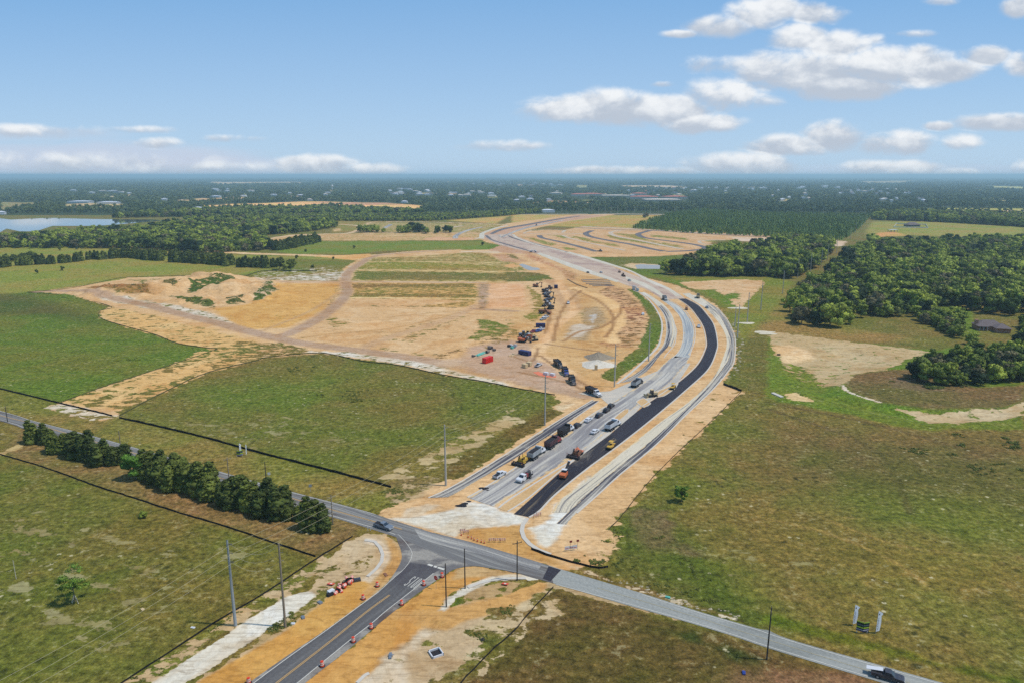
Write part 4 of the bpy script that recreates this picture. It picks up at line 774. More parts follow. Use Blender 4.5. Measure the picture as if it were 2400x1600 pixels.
# western limerock path beside the side road
# kerbs
KG = "kerbs of the new carriageways"
curb([(1004, 1166), (1046, 1147.4), (1110, 1111), (1200, 1055), (1280, 1003), (1389, 937)], .5, .14, "long straight kerb on the outer edge of the leftmost streaked lane", group=KG)
curb([(1096, 1165), (1140, 1140), (1200, 1101), (1260, 1061), (1312, 1029), (1378, 977), (1424, 950)], .6, .14, "kerb between the sand strip and the queue of parked trucks", group=KG)
curb([(1168, 1190), (1200, 1166), (1302, 1102), (1353, 1071), (1390, 1045), (1430, 1011)], .6, .15, "kerb on the left of the narrow sand median beside the paver", group=KG)
curb([(1190, 1198), (1240, 1165), (1312, 1104), (1366, 1062.5)], .5, .15, "kerb along the left edge of the fresh black asphalt", group=KG)
curb([(1240, 1212), (1264, 1197), (1303, 1157), (1380, 1095), (1456, 1039), (1533, 978), (1609, 913), (1660, 865), (1678.6, 825), (1681.6, 800), (1673.5, 762), (1657, 737), (1637, 715.5), (1609, 700)], .6, .15, "kerb following the whole right edge of the fresh black asphalt", group=KG)
curb([(1506, 951), (1583, 900), (1632, 857), (1652, 820), (1655, 800), (1648, 767), (1633, 742), (1614, 719), (1588, 700)], .5, .15, "kerb on the inside of the black asphalt curve", group=KG)
curb([(1352, 1202), (1401, 1159), (1455, 1110), (1533, 1046), (1608, 972), (1672, 911), (1705, 872), (1720.5, 847), (1724, 800), (1717.5, 775), (1701.5, 745), (1680.5, 721)], .5, .14, "outermost kerb on the right of the service lane", group=KG)
curb([(1547, 800), (1540, 815), (1514, 841), (1480, 872), (1446, 899)], 1.2, .12, "pale pavement edge under the green strip inside the curve", group=KG)
curb([(1547, 800), (1552, 770), (1548, 745), (1530, 714), (1505, 690), (1484, 681)], 1.0, .12, "pale kerb round the top of the green strip inside the curve", group=KG)
curb([(1403, 940), (1345, 981), (1290, 1020)], .5, .14, "short kerb on the inner side of the leftmost streaked lane", group=KG)
for q, lb in ((A7((590, 470), (700, 560), (840, 760), (885, 900), (892, 1130), (830, 1330), (700, 1470)), "kerb on the inner side of the bluish carriageway in the curve"), (A7((620, 450), (870, 600), (1000, 750), (1080, 900), (1098, 1050), (1080, 1200), (1020, 1370), (1005, 1430)), "kerb on the outer side of the bluish carriageway in the curve"), (A7((520, 555), (655, 690), (770, 960), (768, 1080), (740, 1230), (600, 1400), (560, 1460)), "kerb beside the sandy median of the inner lane in the curve"),
              (A7((160, 335), (330, 450), (470, 590), (560, 720), (605, 900), (600, 1080), (545, 1260), (400, 1430)), "kerb on the inner edge of the dark lane in the curve")):
    curb(q, .5, .14, lb, group=KG)
M_med = roadmat("median sand", S(218, 180, 128), S(206, 164, 108), S(226, 192, 144), .1, .2, .45, .65)
for W_, lb in ((U3((1140, 555), (1180, 525), (1210, 520), (1270, 560), (1275, 575), (1215, 608), (1185, 595)), "small square sand island beside the black asphalt"), (U3((1310, 500), (1340, 455), (1430, 420), (1530, 375), (1500, 430), (1400, 500), (1330, 515)), "pointed sand island behind the square one"),
               (U3((905, 740), (960, 680), (1040, 620), (1075, 620), (1075, 650), (1010, 710), (950, 750)), "long rounded sand island beside the white dump truck")):
    g_ = GG(W_+[W_[0]]); o = polysheet("median_island", GG(W_), .12, M_med, kind=False); tag(o, lb, "median", "sand islands in the new junction")
    k_ = curb(g_, .5, .16, "", px=False, sm=False); k_.name = "kerb"; del k_['label']; del k_['category']; k_.parent = o
ribbon("sand_median", [(1170, 1191), (1200, 1170), (1302, 1105), (1353, 1074), (1385, 1053)], [(1188, 1197), (1239, 1164), (1311, 1104), (1365, 1062), (1392, 1048)], .04, M_med)
# loose kerb pieces by the junction
curb(V2((1000, 255), (1030, 245), (1060, 252), (1120, 295), (1160, 370), (1160, 440), (1110, 515), (1025, 590)), .9, .2, "curved concrete gutter left of the side road mouth", name="concrete_gutter", cat="gutter")
curb(V2((1950, 692), (2050, 652), (2200, 618), (2352, 607), (2480, 607)), .8, .2, "curved concrete gutter right of the side road mouth", name="concrete_gutter", cat="gutter")
curb(B4((1580, 350), (1540, 400), (1520, 450), (1523, 510), (1555, 580), (1640, 660), (1750, 720), (1835, 748)), 1.2, .2, "curved concrete gutter round the near end of the new road", name="concrete_gutter", cat="gutter")
curb(V2((930, 1568), (1000, 1500), (1040, 1480)), .7, .2, "short concrete gutter at the bottom edge", name="concrete_gutter", cat="gutter")
curb(U4((40, 475), (130, 515)), 1.6, .5, "short white drain pipe end at the pond's near corner", name="drain_pipe", cat="pipe", sm=False)
curb(U4((1470, 132), (1560, 130), (1640, 150)), 2.2, .35, "white overflow apron by the bushes above the pond", name="concrete_apron", cat="apron", sm=False)
# water
M_water = mat("water", None, (.08, .10, .11), .04, 0, 1.0)
polysheet("lake", GG(T1((-700, 640), (-200, 590), (0, 568), (60, 535), (180, 560), (330, 560), (480, 510), (900, 510), (1280, 480), (1510, 460), (1400, 452), (900, 448), (450, 436), (100, 452), (0, 440), (-700, 430))), .12, M_water)
M_mud = mat("pond_water", None, S(176, 176, 172), .5, 0, .2)
polysheet("puddle", GG(C5((800, 825), (850, 815), (960, 850), (990, 865), (1060, 870), (1100, 895), (1030, 905), (940, 905), (880, 880))), .06, M_mud)
polysheet("puddle", GG(T3((1130, 870), (1180, 862), (1360, 870), (1360, 905), (1150, 903))), .06, M_mud)
polysheet("puddle", [(x, y) for x, y in GG(U4((690, 515), (740, 505), (770, 525), (830, 520), (890, 555), (840, 560), (790, 570), (750, 595), (700, 570)))], -1.5, M_mud)
# ------------------------------------------------------------------ trees
def leafmat(name, dark, light, amt=1.0, trans=True):
    def fn(t, p):
        oi = t.n('ShaderNodeObjectInfo').outputs['Random']; g = t.n('ShaderNodeNewGeometry')
        isl = g.outputs['Random Per Island']
        n = t.noise(t.n('ShaderNodeTexCoord').outputs['Object'], .55, 3, .6)
        c = t.mix(t.lin(oi, 0, 1, 0, 1), dark, light)
        if name == 'oak leaves': c = t.mix(t.ss(t.m('FRACT', t.m('MULTIPLY', oi, 7.3)), .86, .92), c, S(118, 112, 78)); c = t.mix(t.ss(t.m('FRACT', t.m('MULTIPLY', oi, 13.7)), .80, .84), c, S(46, 62, 32))
        v = t.m('MULTIPLY', t.lin(isl, 0, 1, .55, 1.5), t.lin(n, .3, .7, .75, 1.25))
        c = t.mix(1.0, c, t.n('ShaderNodeCombineColor', i={0: v, 1: v, 2: v}).outputs[0], 'MULTIPLY')
        setc(t, p, c)
    return mat(name, fn, dark, .75, 0, .15)
M_oak = leafmat("oak leaves", S(82, 100, 40), S(168, 180, 70))
M_cedar = leafmat("cedar leaves", S(68, 80, 36), S(110, 120, 50))
M_pine = leafmat("pine needles", S(112, 138, 62), S(160, 182, 88))
M_bright = leafmat("bright leaves", S(96, 134, 46), S(104, 140, 50))
M_lone = leafmat("lone tree leaves", S(112, 140, 54), S(116, 144, 56))
M_far = leafmat("distant woods", S(78, 98, 56), S(128, 140, 80))
M_bark = mat("bark", None, S(128, 116, 100), .9); M_barkl = mat("pale bark", None, S(214, 206, 188), .8)
def ico():
    b = bmesh.new(); bmesh.ops.create_icosphere(b, subdivisions=2, radius=1); v = np.array([x.co[:] for x in b.verts]); f = np.array([[q.index for q in x.verts] for x in b.faces]); b.free(); return v, f
IV, IF = ico()
b = bmesh.new(); bmesh.ops.create_icosphere(b, subdivisions=1, radius=1); IV1 = np.array([x.co[:] for x in b.verts]); IF1 = np.array([[q.index for q in x.verts] for x in b.faces]); b.free()
def crown(seed, blobs, nleaf, leaf, core=.82, rough=.25, low=False, squash=.8):
    """blobs: (x,y,z,r); lumps of leaf-size faces round rough cores -> triangles"""
    rg = np.random.default_rng(seed); V = []; Fs = []; b = 0
    iv, if_ = (IV1, IF1) if low else (IV, IF)
    for x, y, z, r in blobs:
        n_ = rg.normal(1, rough, len(iv))[:, None]; v = iv*r*core*np.clip(n_, .5, 1.5)*np.array([1, 1, squash])+np.array([x, y, z])
        V.append(v); Fs.append(if_+b); b += len(iv)
        k = nleaf; d = rg.normal(0, 1, (k, 3)); d /= np.linalg.norm(d, axis=1)[:, None]; d[:, 2] = np.where(d[:, 2] < -.5, -d[:, 2], d[:, 2])
        c = d*r*rg.uniform(.78, 1.15, (k, 1))*np.array([1, 1, squash])+np.array([x, y, z])
        nrm = d+rg.normal(0, .5, (k, 3)); nrm /= np.linalg.norm(nrm, axis=1)[:, None]
        t1 = np.cross(nrm, rg.normal(0, 1, (k, 3))); t1 /= np.linalg.norm(t1, axis=1)[:, None]; t2 = np.cross(nrm, t1)
        s_ = leaf*rg.uniform(.6, 1.5, (k, 1))
        q = np.stack([c+t1*s_, c-t1*s_*.5+t2*s_*.87, c-t1*s_*.5-t2*s_*.87], 1).reshape(-1, 3)
        V.append(q); Fs.append(np.arange(3*k).reshape(-1, 3)+b); b += 3*k
    return np.vstack(V), np.vstack(Fs)
def oak_blobs(rg, h, r, n, zlo=.3):
    out = [(0, 0, h*.62, r*.62)]
    for i in range(n):
        a = rg.uniform(0, 6.283); q = math.sqrt(rg.uniform(.12, 1)); z = rg.uniform(zlo, .92)
        lim = math.sqrt(max(.05, 1-((z-.55)/.5)**2))
        br = r*rg.uniform(.26, .44); out.append((math.cos(a)*q*(r*lim*.85), math.sin(a)*q*(r*lim*.85), h*z-br*.3, br))
    return out
def trunk_mb(h, r, branches=4, seed=0):
    rg = random.Random(seed); m = MB(); m.cyl((0, 0, -.3), (0, 0, h*.55), r, r*.55, 7)
    for i in range(branches):
        a = rg.uniform(0, 6.28); L = h*.3; m.cyl((0, 0, h*(.3+.06*i)), (math.cos(a)*L*.7, math.sin(a)*L*.7, h*(.3+.06*i)+L*.8), r*.45, r*.2, 5)
    return m
OAK = []; PINE = []; CED = []; LOW = []
for i in range(6):
    rg = np.random.default_rng(100+i); h = 1.0
    V, Fc = crown(i, oak_blobs(rg, 14, 5.8+.4*i % 2, 17, .26), 55, .55, rough=.18)
    OAK.append((np_mesh("crown", V, Fc, M_oak), mesh_obj("trunk", *(lambda m: (m.v, m.f))(trunk_mb(14, .38, 4, i)), M_bark)))
for i in range(4):
    rg = np.random.default_rng(200+i); bl = []
    for k in range(9):
        z = 1.6+k*.85; r = 1.9*(1-k/11)*rg.uniform(.8, 1.15); a = rg.uniform(0, 6.28); bl.append((math.cos(a)*.5, math.sin(a)*.5, z, r))
    V, Fc = crown(40+i, bl, 30, .5, rough=.2)
    PINE.append((np_mesh("crown", V, Fc, M_pine), mesh_obj("trunk", *(lambda m: (m.v, m.f))(trunk_mb(9, .16, 0, i)), M_bark)))
for i in range(5):
    rg = np.random.default_rng(300+i); bl = []
    for lobe in range(rg.integers(3, 6)):
        a = rg.uniform(0, 6.28); q = rg.uniform(.3, 1.5); hh = rg.uniform(6.2, 9.5)
        for k in range(7):
            f_ = k/6; r = (1.5 if f_ < .5 else 1.5*(1.55-1.1*f_))*rg.uniform(.8, 1.1); bl.append((math.cos(a)*q+rg.normal(0, .15), math.sin(a)*q+rg.normal(0, .15), .7+f_*(hh-1.4), r))
    V, Fc = crown(60+i, bl, 60, .27, core=.85, rough=.16, squash=1.05)
    CED.append((np_mesh("crown", V, Fc, M_cedar), mesh_obj("trunk", *(lambda m: (m.v, m.f))(trunk_mb(6, .18, 0, i)), M_bark)))
for i in range(5):
    rg = np.random.default_rng(400+i)
    V, Fc = crown(80+i, oak_blobs(rg, 1.0, 1.0, 9, .3), 14, .12, rough=.28, low=True, squash=.3)
    LOW.append(np_mesh("clump", V, Fc, M_far))
for L_ in (OAK, PINE, CED):
    for _, o in L_: col0.objects.unlink(o)
def tree(kind, x, y, sc_=1, label='', cat='tree', group=None, name='broadleaf_tree', v=None, zs=1, m_=None):
    V_ = kind[random.randrange(len(kind)) if v is None else v]
    t_ = thing(name, label, cat, (x, y, 0), random.uniform(0, 6.28), group); t_.scale = (sc_, sc_, sc_*zs)
    c = link(bpy.data.objects.new("crown", V_[0])); c.parent = t_
    k = link(bpy.data.objects.new("trunk", V_[1].data)); k.parent = t_
    if m_:
        c.material_slots[0].link = 'OBJECT'; c.material_slots[0].material = m_
    return t_
def height_at(base, top):
    X, Y = G(*base); lo, hi = 0, 60
    for _ in range(40):
        z = (lo+hi)/2; dz = z-H; dep = Y*cP-dz*sP; up = Y*sP+dz*cP
        if 800-F*up/dep > top: lo = z
        else: hi = z
    return z
def scatter_gn(name, meshes, pts, scl, rot, kind_label=None):
    me = bpy.data.meshes.new(name); me.vertices.add(len(pts)); me.vertices.foreach_set('co', np.asarray(pts, np.float32).ravel())
    a = me.attributes.new('scl', 'FLOAT_VECTOR', 'POINT'); a.data.foreach_set('vector', np.asarray(scl, np.float32).ravel())
    a = me.attributes.new('rz', 'FLOAT_VECTOR', 'POINT'); a.data.foreach_set('vector', np.c_[np.zeros(len(pts)), np.zeros(len(pts)), rot].astype(np.float32).ravel())
    o = link(bpy.data.objects.new(name, me)); o['kind'] = 'stuff'
    g = bpy.data.node_groups.new(name, 'GeometryNodeTree'); g.interface.new_socket('Geometry', in_out='INPUT', socket_type='NodeSocketGeometry'); g.interface.new_socket('Geometry', in_out='OUTPUT', socket_type='NodeSocketGeometry')
    N = g.nodes; L = g.links; gi = N.new('NodeGroupInput'); go = N.new('NodeGroupOutput')
    jn = N.new('GeometryNodeJoinGeometry')
    for k, m_ in enumerate(meshes):
        ob = bpy.data.objects.new("template", m_); oi = N.new('GeometryNodeObjectInfo'); oi.inputs['Object'].default_value = ob; oi.inputs['As Instance'].default_value = True
        L.new(oi.outputs['Geometry'], jn.inputs[0])
    ip = N.new('GeometryNodeInstanceOnPoints'); ip.inputs['Pick Instance'].default_value = True
    for nm, sk in (('scl', 'Scale'), ('rz', 'Rotation')):
        na = N.new('GeometryNodeInputNamedAttribute'); na.data_type = 'FLOAT_VECTOR'; na.inputs[0].default_value = nm; L.new(na.outputs[0], ip.inputs[sk])
    L.new(gi.outputs[0], ip.inputs['Points']); L.new(jn.outputs[0], ip.inputs['Instance']); L.new(ip.outputs[0], go.inputs[0])
    md = o.modifiers.new('gn', 'NODES'); md.node_group = g
    return o
def inpoly(x, y, poly): return sdist(np.array([x]), np.array([y]), poly)[0] > 0
def fill(pts_px, spacing, jitter=.45, world=False):
    W = pts_px if world else GG(pts_px); A_ = np.array(W); x0, y0 = A_.min(0); x1, y1 = A_.max(0)
    xs, ys = np.meshgrid(np.arange(x0, x1, spacing), np.arange(y0, y1, spacing)); xs = xs.ravel()+RNG.uniform(-jitter, jitter, xs.size)*spacing; ys = ys.ravel()+RNG.uniform(-jitter, jitter, ys.size)*spacing
    k = sdist(xs, ys, W) > 0; return np.c_[xs[k], ys[k]]
WOOD_E = [(1842, 738), (1864, 768), (1950, 768), (2000, 748), (2090, 745), (2182, 745), (2190, 716), (2240, 722), (2290, 735), (2400, 742), (2700, 750), (2750, 575), (2400, 572), (2100, 580), (2040, 575), (1990, 602), (1945, 650), (1880, 690)]
COPSE = [(1545, 642), (1640, 648), (1800, 650), (1862, 655), (1915, 622), (1955, 580), (1850, 566), (1800, 578), (1750, 592), (1690, 592), (1650, 610), (1600, 635)]
BUSHES = [(2142, 890), (2165, 897), (2262, 912), (2300, 903), (2400, 900), (2700, 900), (2700, 770), (2400, 765), (2388, 790), (2330, 806), (2300, 812), (2268, 812), (2262, 850), (2200, 862), (2160, 870)]
HEDGE = [(2130, 750), (2190, 768), (2230, 792), (2280, 812), (2300, 800), (2262, 770), (2250, 745), (2215, 740), (2180, 742)]
WOOD_W = [(-500, 590), (0, 583), (300, 582), (480, 594), (600, 589), (640, 585), (612, 560), (622, 551), (700, 547), (790, 533), (770, 523), (640, 520), (480, 518), (400, 532), (330, 544), (200, 550), (120, 556), (60, 565), (0, 570), (-500, 578)]
BANDN = [(540, 506), (780, 519), (1000, 519), (1170, 508), (1300, 496), (1290, 492), (1000, 504), (780, 504), (560, 498)]
BANDM = [(260, 512), (600, 506), (1000, 503), (975, 498), (900, 494), (760, 490), (600, 492), (400, 500)]
ROWE = [(2045, 516), (2200, 521), (2400, 533), (2700, 545), (2700, 520), (2400, 511), (2200, 507), (2050, 504)]
for W_ in (WOOD_E, COPSE, BUSHES, HEDGE, WOOD_W, BANDN, BANDM, ROWE): FOREST_ALL.append(W_)
pts = []
def addw(W_, sp, slo, shi, lb, grp):
    for x, y in fill(W_, sp): pts.append((x, y, random.uniform(slo, shi), lb, grp))
addw(WOOD_E, 8.6, .5, 1.3, "broad leafy tree in the dense wood on the right", "trees of the right-hand wood")
addw(COPSE, 7.5, .55, 1.3, "leafy tree in the copse left of the power line", "trees of the copse by the curve")
addw(BUSHES, 6.0, .45, .85, "bushy green tree below the house by the pond", "bushy trees below the house")
addw(HEDGE, 5.0, .4, .65, "dark bushy tree in the hedge line left of the house", "trees of the hedge by the house")
addw(WOOD_W, 9.5, .5, 1.25, "leafy tree in the wood by the lake", "trees of the lakeside wood")
addw(BANDM, 11, .7, 1.1, "leafy tree in the far band of woods", "trees of the far bands"); addw(BANDN, 7, .35, .6, "low tree in the far band of woods", "trees of the far bands"); addw(ROWE, 9, .9, 1.3, "tall tree in the far row beyond the fenced house", "trees of the far rows")
for q, n_, s_ in (((852, 544), 5, .9), ((872, 543), 5, .85), ((885, 545), 3, .7), ((945, 545), 6, .9), ((965, 544), 6, 1.1), ((985, 544), 6, 1.1), ((1000, 546), 4, .8), ((1028, 545), 3, .8), ((1048, 546), 4, .9), ((1018, 546), 2, .4), ((1517, 511), 1, .9)):
    cx, cy = G(*q)
    for _ in range(n_): pts.append((cx+random.gauss(0, 5), cy+random.gauss(0, 8), s_*random.uniform(.8, 1.1), "dark tree in one of the clumps left on the cleared land", "trees of the clumps on the cleared land"))
HOUSE = G(2330, 778); pts = [p for p in pts if math.hypot(p[0]-HOUSE[0], p[1]-HOUSE[1]-6) > 20 and not (-62 < p[1]-HOUSE[1] < 10 and -20 < p[0]-HOUSE[0]*p[1]/HOUSE[1] < 15 and p[1] > 0 and not (p[1]-HOUSE[1] < -30 and p[2] < .5))]
pts.sort(key=lambda p: math.hypot(p[0], p[1])/p[2] if abs(p[0]) < p[1]*.78 else 1e9)
for x, y, s_, lb, grp in pts[:300]:
    if 'right-hand' in grp: lb = ("large" if s_ > .97 else "smaller")+" leafy tree in the dense right-hand wood, "+("front" if y < 475 else ("near the front" if y < 560 else "deep inside"))+(", left part" if x/y < .43 else (", middle part" if x/y < .56 else ", right part"))
    if 'below the house' in grp: lb = ("large" if s_ > .65 else "low")+" bushy green tree below the house, "+("at the front" if y < 335 else "further back")+(" left" if x/y < .66 else " right")
    tree(OAK, x, y, s_, lb, 'tree', grp)
rest = pts[300:]
def merged(pair):
    b = bmesh.new(); b.from_mesh(pair[0]); b.from_mesh(pair[1].data); me = bpy.data.meshes.new("tree"); b.to_mesh(me); b.free(); me.materials.append(pair[0].materials[0]); return me
scatter_gn("woodland", [merged(p) for p in OAK], [(p[0], p[1], 0) for p in rest], [(p[2],)*3 for p in rest], RNG.uniform(0, 6.28, len(rest)))
# young pines
PINES = [(1482, 536), (1600, 546), (1800, 556), (1975, 566), (2015, 535), (2040, 508), (1800, 503), (1640, 494), (1560, 506)]
FOREST_ALL.append(PINES)
pp = [(x, y, random.uniform(.55, 1.2)) for x, y in fill(PINES, 7.6, .42)]
pp.sort(key=lambda p: p[1])
for x, y, s_ in pp[:300]: tree(PINE, x, y, s_, "young pine in the planted block right of the lot streets", 'pine', "planted young pines", name='pine_tree')
scatter_gn("pine_plantation", [merged(p) for p in PINE], [(p[0], p[1], 0) for p in pp[300:]], [(p[2],)*3 for p in pp[300:]], RNG.uniform(0, 6.28, max(0, len(pp)-300)))
# cedars by the county road
ced = [(80, 1040, 989), (111, 1043, 996), (132, 1062, 1014), (157, 1063, 1013), (176, 1074, 1015), (204, 1081, 1017), (221, 1084, 1030), (245, 1090, 1035), (271, 1092, 1044), (293, 1087, 1040), (348, 1121, 1056), (371, 1130, 1063), (402, 1140, 1070), (416, 1146, 1070), (439, 1152, 1084), (461, 1161, 1087), (489, 1170, 1095), (507, 1168, 1114), (541, 1186, 1118), (562, 1187, 1114), (589, 1196, 1127), (620, 1207, 1130), (650, 1213, 1141), (668, 1221, 1180), (700, 1222, 1187), (732, 1240, 1168), (755, 1246, 1189)]
for k, (x, b_, tp) in enumerate(ced):
    h = height_at((x, b_-5), tp); gx_, gy_ = G(x, b_-5)
    lb = "dark green cedar in the row along the county road"
    ORD = ("second", "third", "fourth", "fifth", "sixth", "seventh", "eighth", "ninth", "tenth", "eleventh", "twelfth", "thirteenth", "fourteenth", "fifteenth", "sixteenth", "seventeenth", "eighteenth", "nineteenth", "twentieth", "twenty-first", "twenty-second")
    if 1 <= k <= 21: lb = ORD[k-1]+" dark green cedar from the left in the row along the county road"
    if k == 22: lb = "broad dark cedar just left of the low shrubby ones in the row"
    if k == 0: lb = "leftmost dark cedar of the row by the county road"
    elif k == 26: lb = "last dark cedar of the row, nearest the junction"
    elif k == 25: lb = "tall dark cedar second from the junction end of the row"
    elif k in (23, 24): lb = "low shrubby cedar filling the dip before the last two cedars of the row"
    t_ = tree(CED, gx_, gy_, h/8.8, lb, 'cedar', "cedars along the county road", name='cedar_tree', v=k % 5); t_.scale.x *= 1.75; t_.scale.y *= 1.75; t_.scale.z *= 1.08
gx_, gy_ = G(320, 1120); tree(OAK, gx_, gy_, .62, "bright green tree with a pale trunk standing in front of the cedar row", 'tree', v=2, zs=1.0, m_=M_bright).children[1].data = mesh_obj("trunk", *(lambda m: (m.v, m.f))(trunk_mb(14, .3, 3, 3)), M_barkl).data
bpy.data.objects.remove([o for o in bpy.data.objects if o.name.startswith('trunk') and o.parent is None and o.users_collection][0])
# rows of dark trees at the meadow's back edge
def row(line, step, slo, shi, kind, lb, grp, name='cedar_tree', cat='tree', wid=3, mm=None):
    W = GG(line); L_ = sum(math.dist(a, b) for a, b in zip(W[:-1], W[1:])); n_ = int(L_/step)
    for x, y in resample(W, n_):
        q_ = tree(kind, x+random.gauss(0, wid*.4), y+random.gauss(0, wid), random.uniform(slo, shi), lb, cat, grp, name=name, m_=mm)
        if kind is CED: q_.scale.x *= 1.5; q_.scale.y *= 1.5
row([(-20, 628), (0, 627), (51, 622), (153, 617), (204, 610), (306, 604), (370, 612)], 4.6, .95, 1.5, CED, "dark tree in the long row at the back of the left meadow", "dark tree rows at the back of the meadow")
row([(-20, 620), (40, 612), (80, 606)], 5, .5, .75, OAK, "rounded tree at the left end of the meadow's back row", "dark tree rows at the back of the meadow", 'broadleaf_tree', mm=M_cedar)
row([(300, 603), (330, 603), (380, 606)], 5, .5, .8, OAK, "rounded dark tree where the meadow's back row meets the wood", "dark tree rows at the back of the meadow", 'broadleaf_tree', mm=M_cedar)
row([(405, 614), (470, 618), (543, 622)], 3.6, 1.1, 1.55, CED, "dark tree in the short thick row in front of the sand strip", "dark tree rows at the back of the meadow")
row([(405, 610), (470, 613), (535, 617)], 5, 1.1, 1.5, CED, "dark tree in the short thick row in front of the sand strip", "dark tree rows at the back of the meadow")
row([(566, 626), (600, 627), (636, 628)], 4, 1.1, 1.5, CED, "dark tree in the ragged row left of the site track", "dark tree rows at the back of the meadow")
row([(646, 588), (690, 580), (743, 568)], 4.5, 1.1, 1.7, CED, "dark tree in the slanting row behind the green meadow", "dark tree rows at the back of the meadow")
row([(640, 586), (690, 576), (740, 565)], 5, 1.1, 1.6, CED, "dark tree in the slanting row behind the green meadow", "dark tree rows at the back of the meadow")
for x, b_, tp, lb in ((655, 632, 601, "tall ragged tree right of the short dark row"), (682, 635, 606, "thin tall tree furthest right of the ragged row"), (668, 633, 620, "small bush between the two ragged tall trees"),
        (87, 641, 631, "small round tree on the left of two in the big meadow"), (147, 635, 624, "small round tree on the right of two in the big meadow"), (141, 588, 580, "lone dark tree at the wood's edge, leftmost of three"), (181, 585, 577, "lone dark tree at the wood's edge, middle of three"), (216, 583, 575, "lone dark tree at the wood's edge, rightmost of three"),
        (716, 591, 583, "lone small tree near the left end of the green meadow"), (830, 583, 575, "lone small tree in the middle of the green meadow"), (695, 608, 598, "lone tree beside the sand strip, left of two"), (781, 609, 602, "lone tree beside the sand strip, right of two"), (732, 630, 620, "lone low tree below the sand strip"), (1131, 576, 567, "lone tree at the meadow corner by the new road"),
        (2235, 737, 728, "small round garden tree left of the house, first of three"), (2247, 738, 729, "small round garden tree left of the house, second of three"), (2257, 739, 729, "small round garden tree left of the house, third of three"),
        (337, 1213, 1196, "small bush at the black silt fence below the cedars"), (1992, 760, 732, "pale sparse tree in front of the right-hand wood")):
    h = height_at((x, b_), tp); a, b = G(x, b_); tree(OAK, a, b, h/14, lb, 'tree', name='broadleaf_tree', m_=M_cedar if b_ < 700 else M_oak)
def sparse(seed, h, r, n, leaf, m_):
    rg = np.random.default_rng(seed); bl = oak_blobs(rg, h, r, n, .3)[1:]
    V, Fc = crown(seed, [(a, b, c, d*.75) for a, b, c, d in bl], 70, leaf, core=.45, rough=.3); return np_mesh("crown", V, Fc, m_)
h = height_at((176, 1408), 1326); a, b = G(176, 1408)
t_ = thing("young_tree", "young sparse green tree in the near left field, held by white props", "tree", (a, b, 0)); c = link(bpy.data.objects.new("crown", sparse(9, h, h*.38, 22, .16, M_lone))); c.parent = t_; trunk_mb(h, .12, 4, 5).build("trunk", M_bark, t_)
for p0, p1 in (((1.4, -1.0, .05), (.1, 0, 1.7)), ((-.5, -.5, 0), (-.1, 0, 1.7)), ((-.1, -.8, 0), (0, 0, 1.7))): MB().cyl(p0, p1, .06, .06, 6).build("prop", M_barkl, t_)
h = height_at((1597, 1176), 1133); a, b = G(1597, 1176)
t_ = thing("young_tree", "lone round tree standing in the open field right of the new road", "tree", (a, b, 0)); c = link(bpy.data.objects.new("crown", sparse(10, h, h*.38, 26, .2, M_lone))); c.parent = t_; trunk_mb(h, .12, 4, 6).build("trunk", M_bark, t_)
# the far carpet of woods
FIELDS = [T2((-60, 350), (0, 300), (430, 280), (600, 283), (1200, 296), (1545, 320), (1460, 395), (1240, 392), (860, 340), (700, 335), (300, 345)), T1((-700, 640), (0, 568), (60, 540), (330, 560), (480, 510), (900, 510), (1280, 485), (1560, 465), (1500, 425), (900, 420), (450, 415), (100, 430), (0, 420), (-700, 410)), T1((1870, 312), (2352, 305), (2352, 338), (1870, 360)), T1((1630, 272), (1950, 250), (2352, 245), (1900, 290), (1650, 305)), T1((600, 300), (820, 290), (1200, 305), (1220, 330), (1050, 345), (600, 350)), T1((0, 285), (400, 288), (400, 314), (0, 385)), T1((30, 790), (30, 700), (1250, 700), (1200, 820)),
    T4((880, 620), (960, 440), (2352, 440), (2352, 640)), T4((1180, 372), (1600, 340), (2352, 345), (2352, 392)), T3((320, 272), (900, 285), (900, 308), (330, 305)), T3((590, 130), (705, 130), (700, 168), (590, 168)), T3((990, 136), (1600, 138), (1600, 158), (1000, 158)), T4((850, 98), (1400, 92), (1200, 122), (880, 120)), T4((1960, 136), (2352, 145), (2352, 180), (2100, 170)), T1((1870, 104), (2850, 102), (2850, 120), (1980, 130)),
    *CLEAR, T3((-60, 380), (1500, 395), (1500, 430), (-60, 520)), T2((1700, 470), (2352, 410), (2352, 520), (1700, 520))]
TOWN = []
def town(n, x0, x1, y0, y1, s0, s1): 
    for _ in range(n): TOWN.append((random.uniform(x0, x1), random.uniform(y0, y1), random.uniform(s0, s1)))
town(26, 910, 1010, 443, 458, 14, 34); town(10, 1040, 1160, 450, 464, 14, 40); town(16, 1470, 1600, 440, 462, 14, 26); town(22, 1600, 1800, 441, 450, 14, 26); town(22, 1960, 2140, 444, 456, 14, 26); town(10, 1810, 1900, 446, 474, 12, 24); town(8, 2020, 2180, 465, 474, 12, 20); town(12, 1090, 1320, 430, 436, 20, 60); town(8, 130, 330, 448, 456, 18, 50); town(6, 1210, 1320, 450, 474, 16, 30); town(5, 620, 780, 452, 462, 16, 30); town(5, 1130, 1200, 430, 434, 20, 40)
town(10, 1860, 1970, 437, 442, 20, 50); town(8, 500, 640, 444, 450, 16, 40)
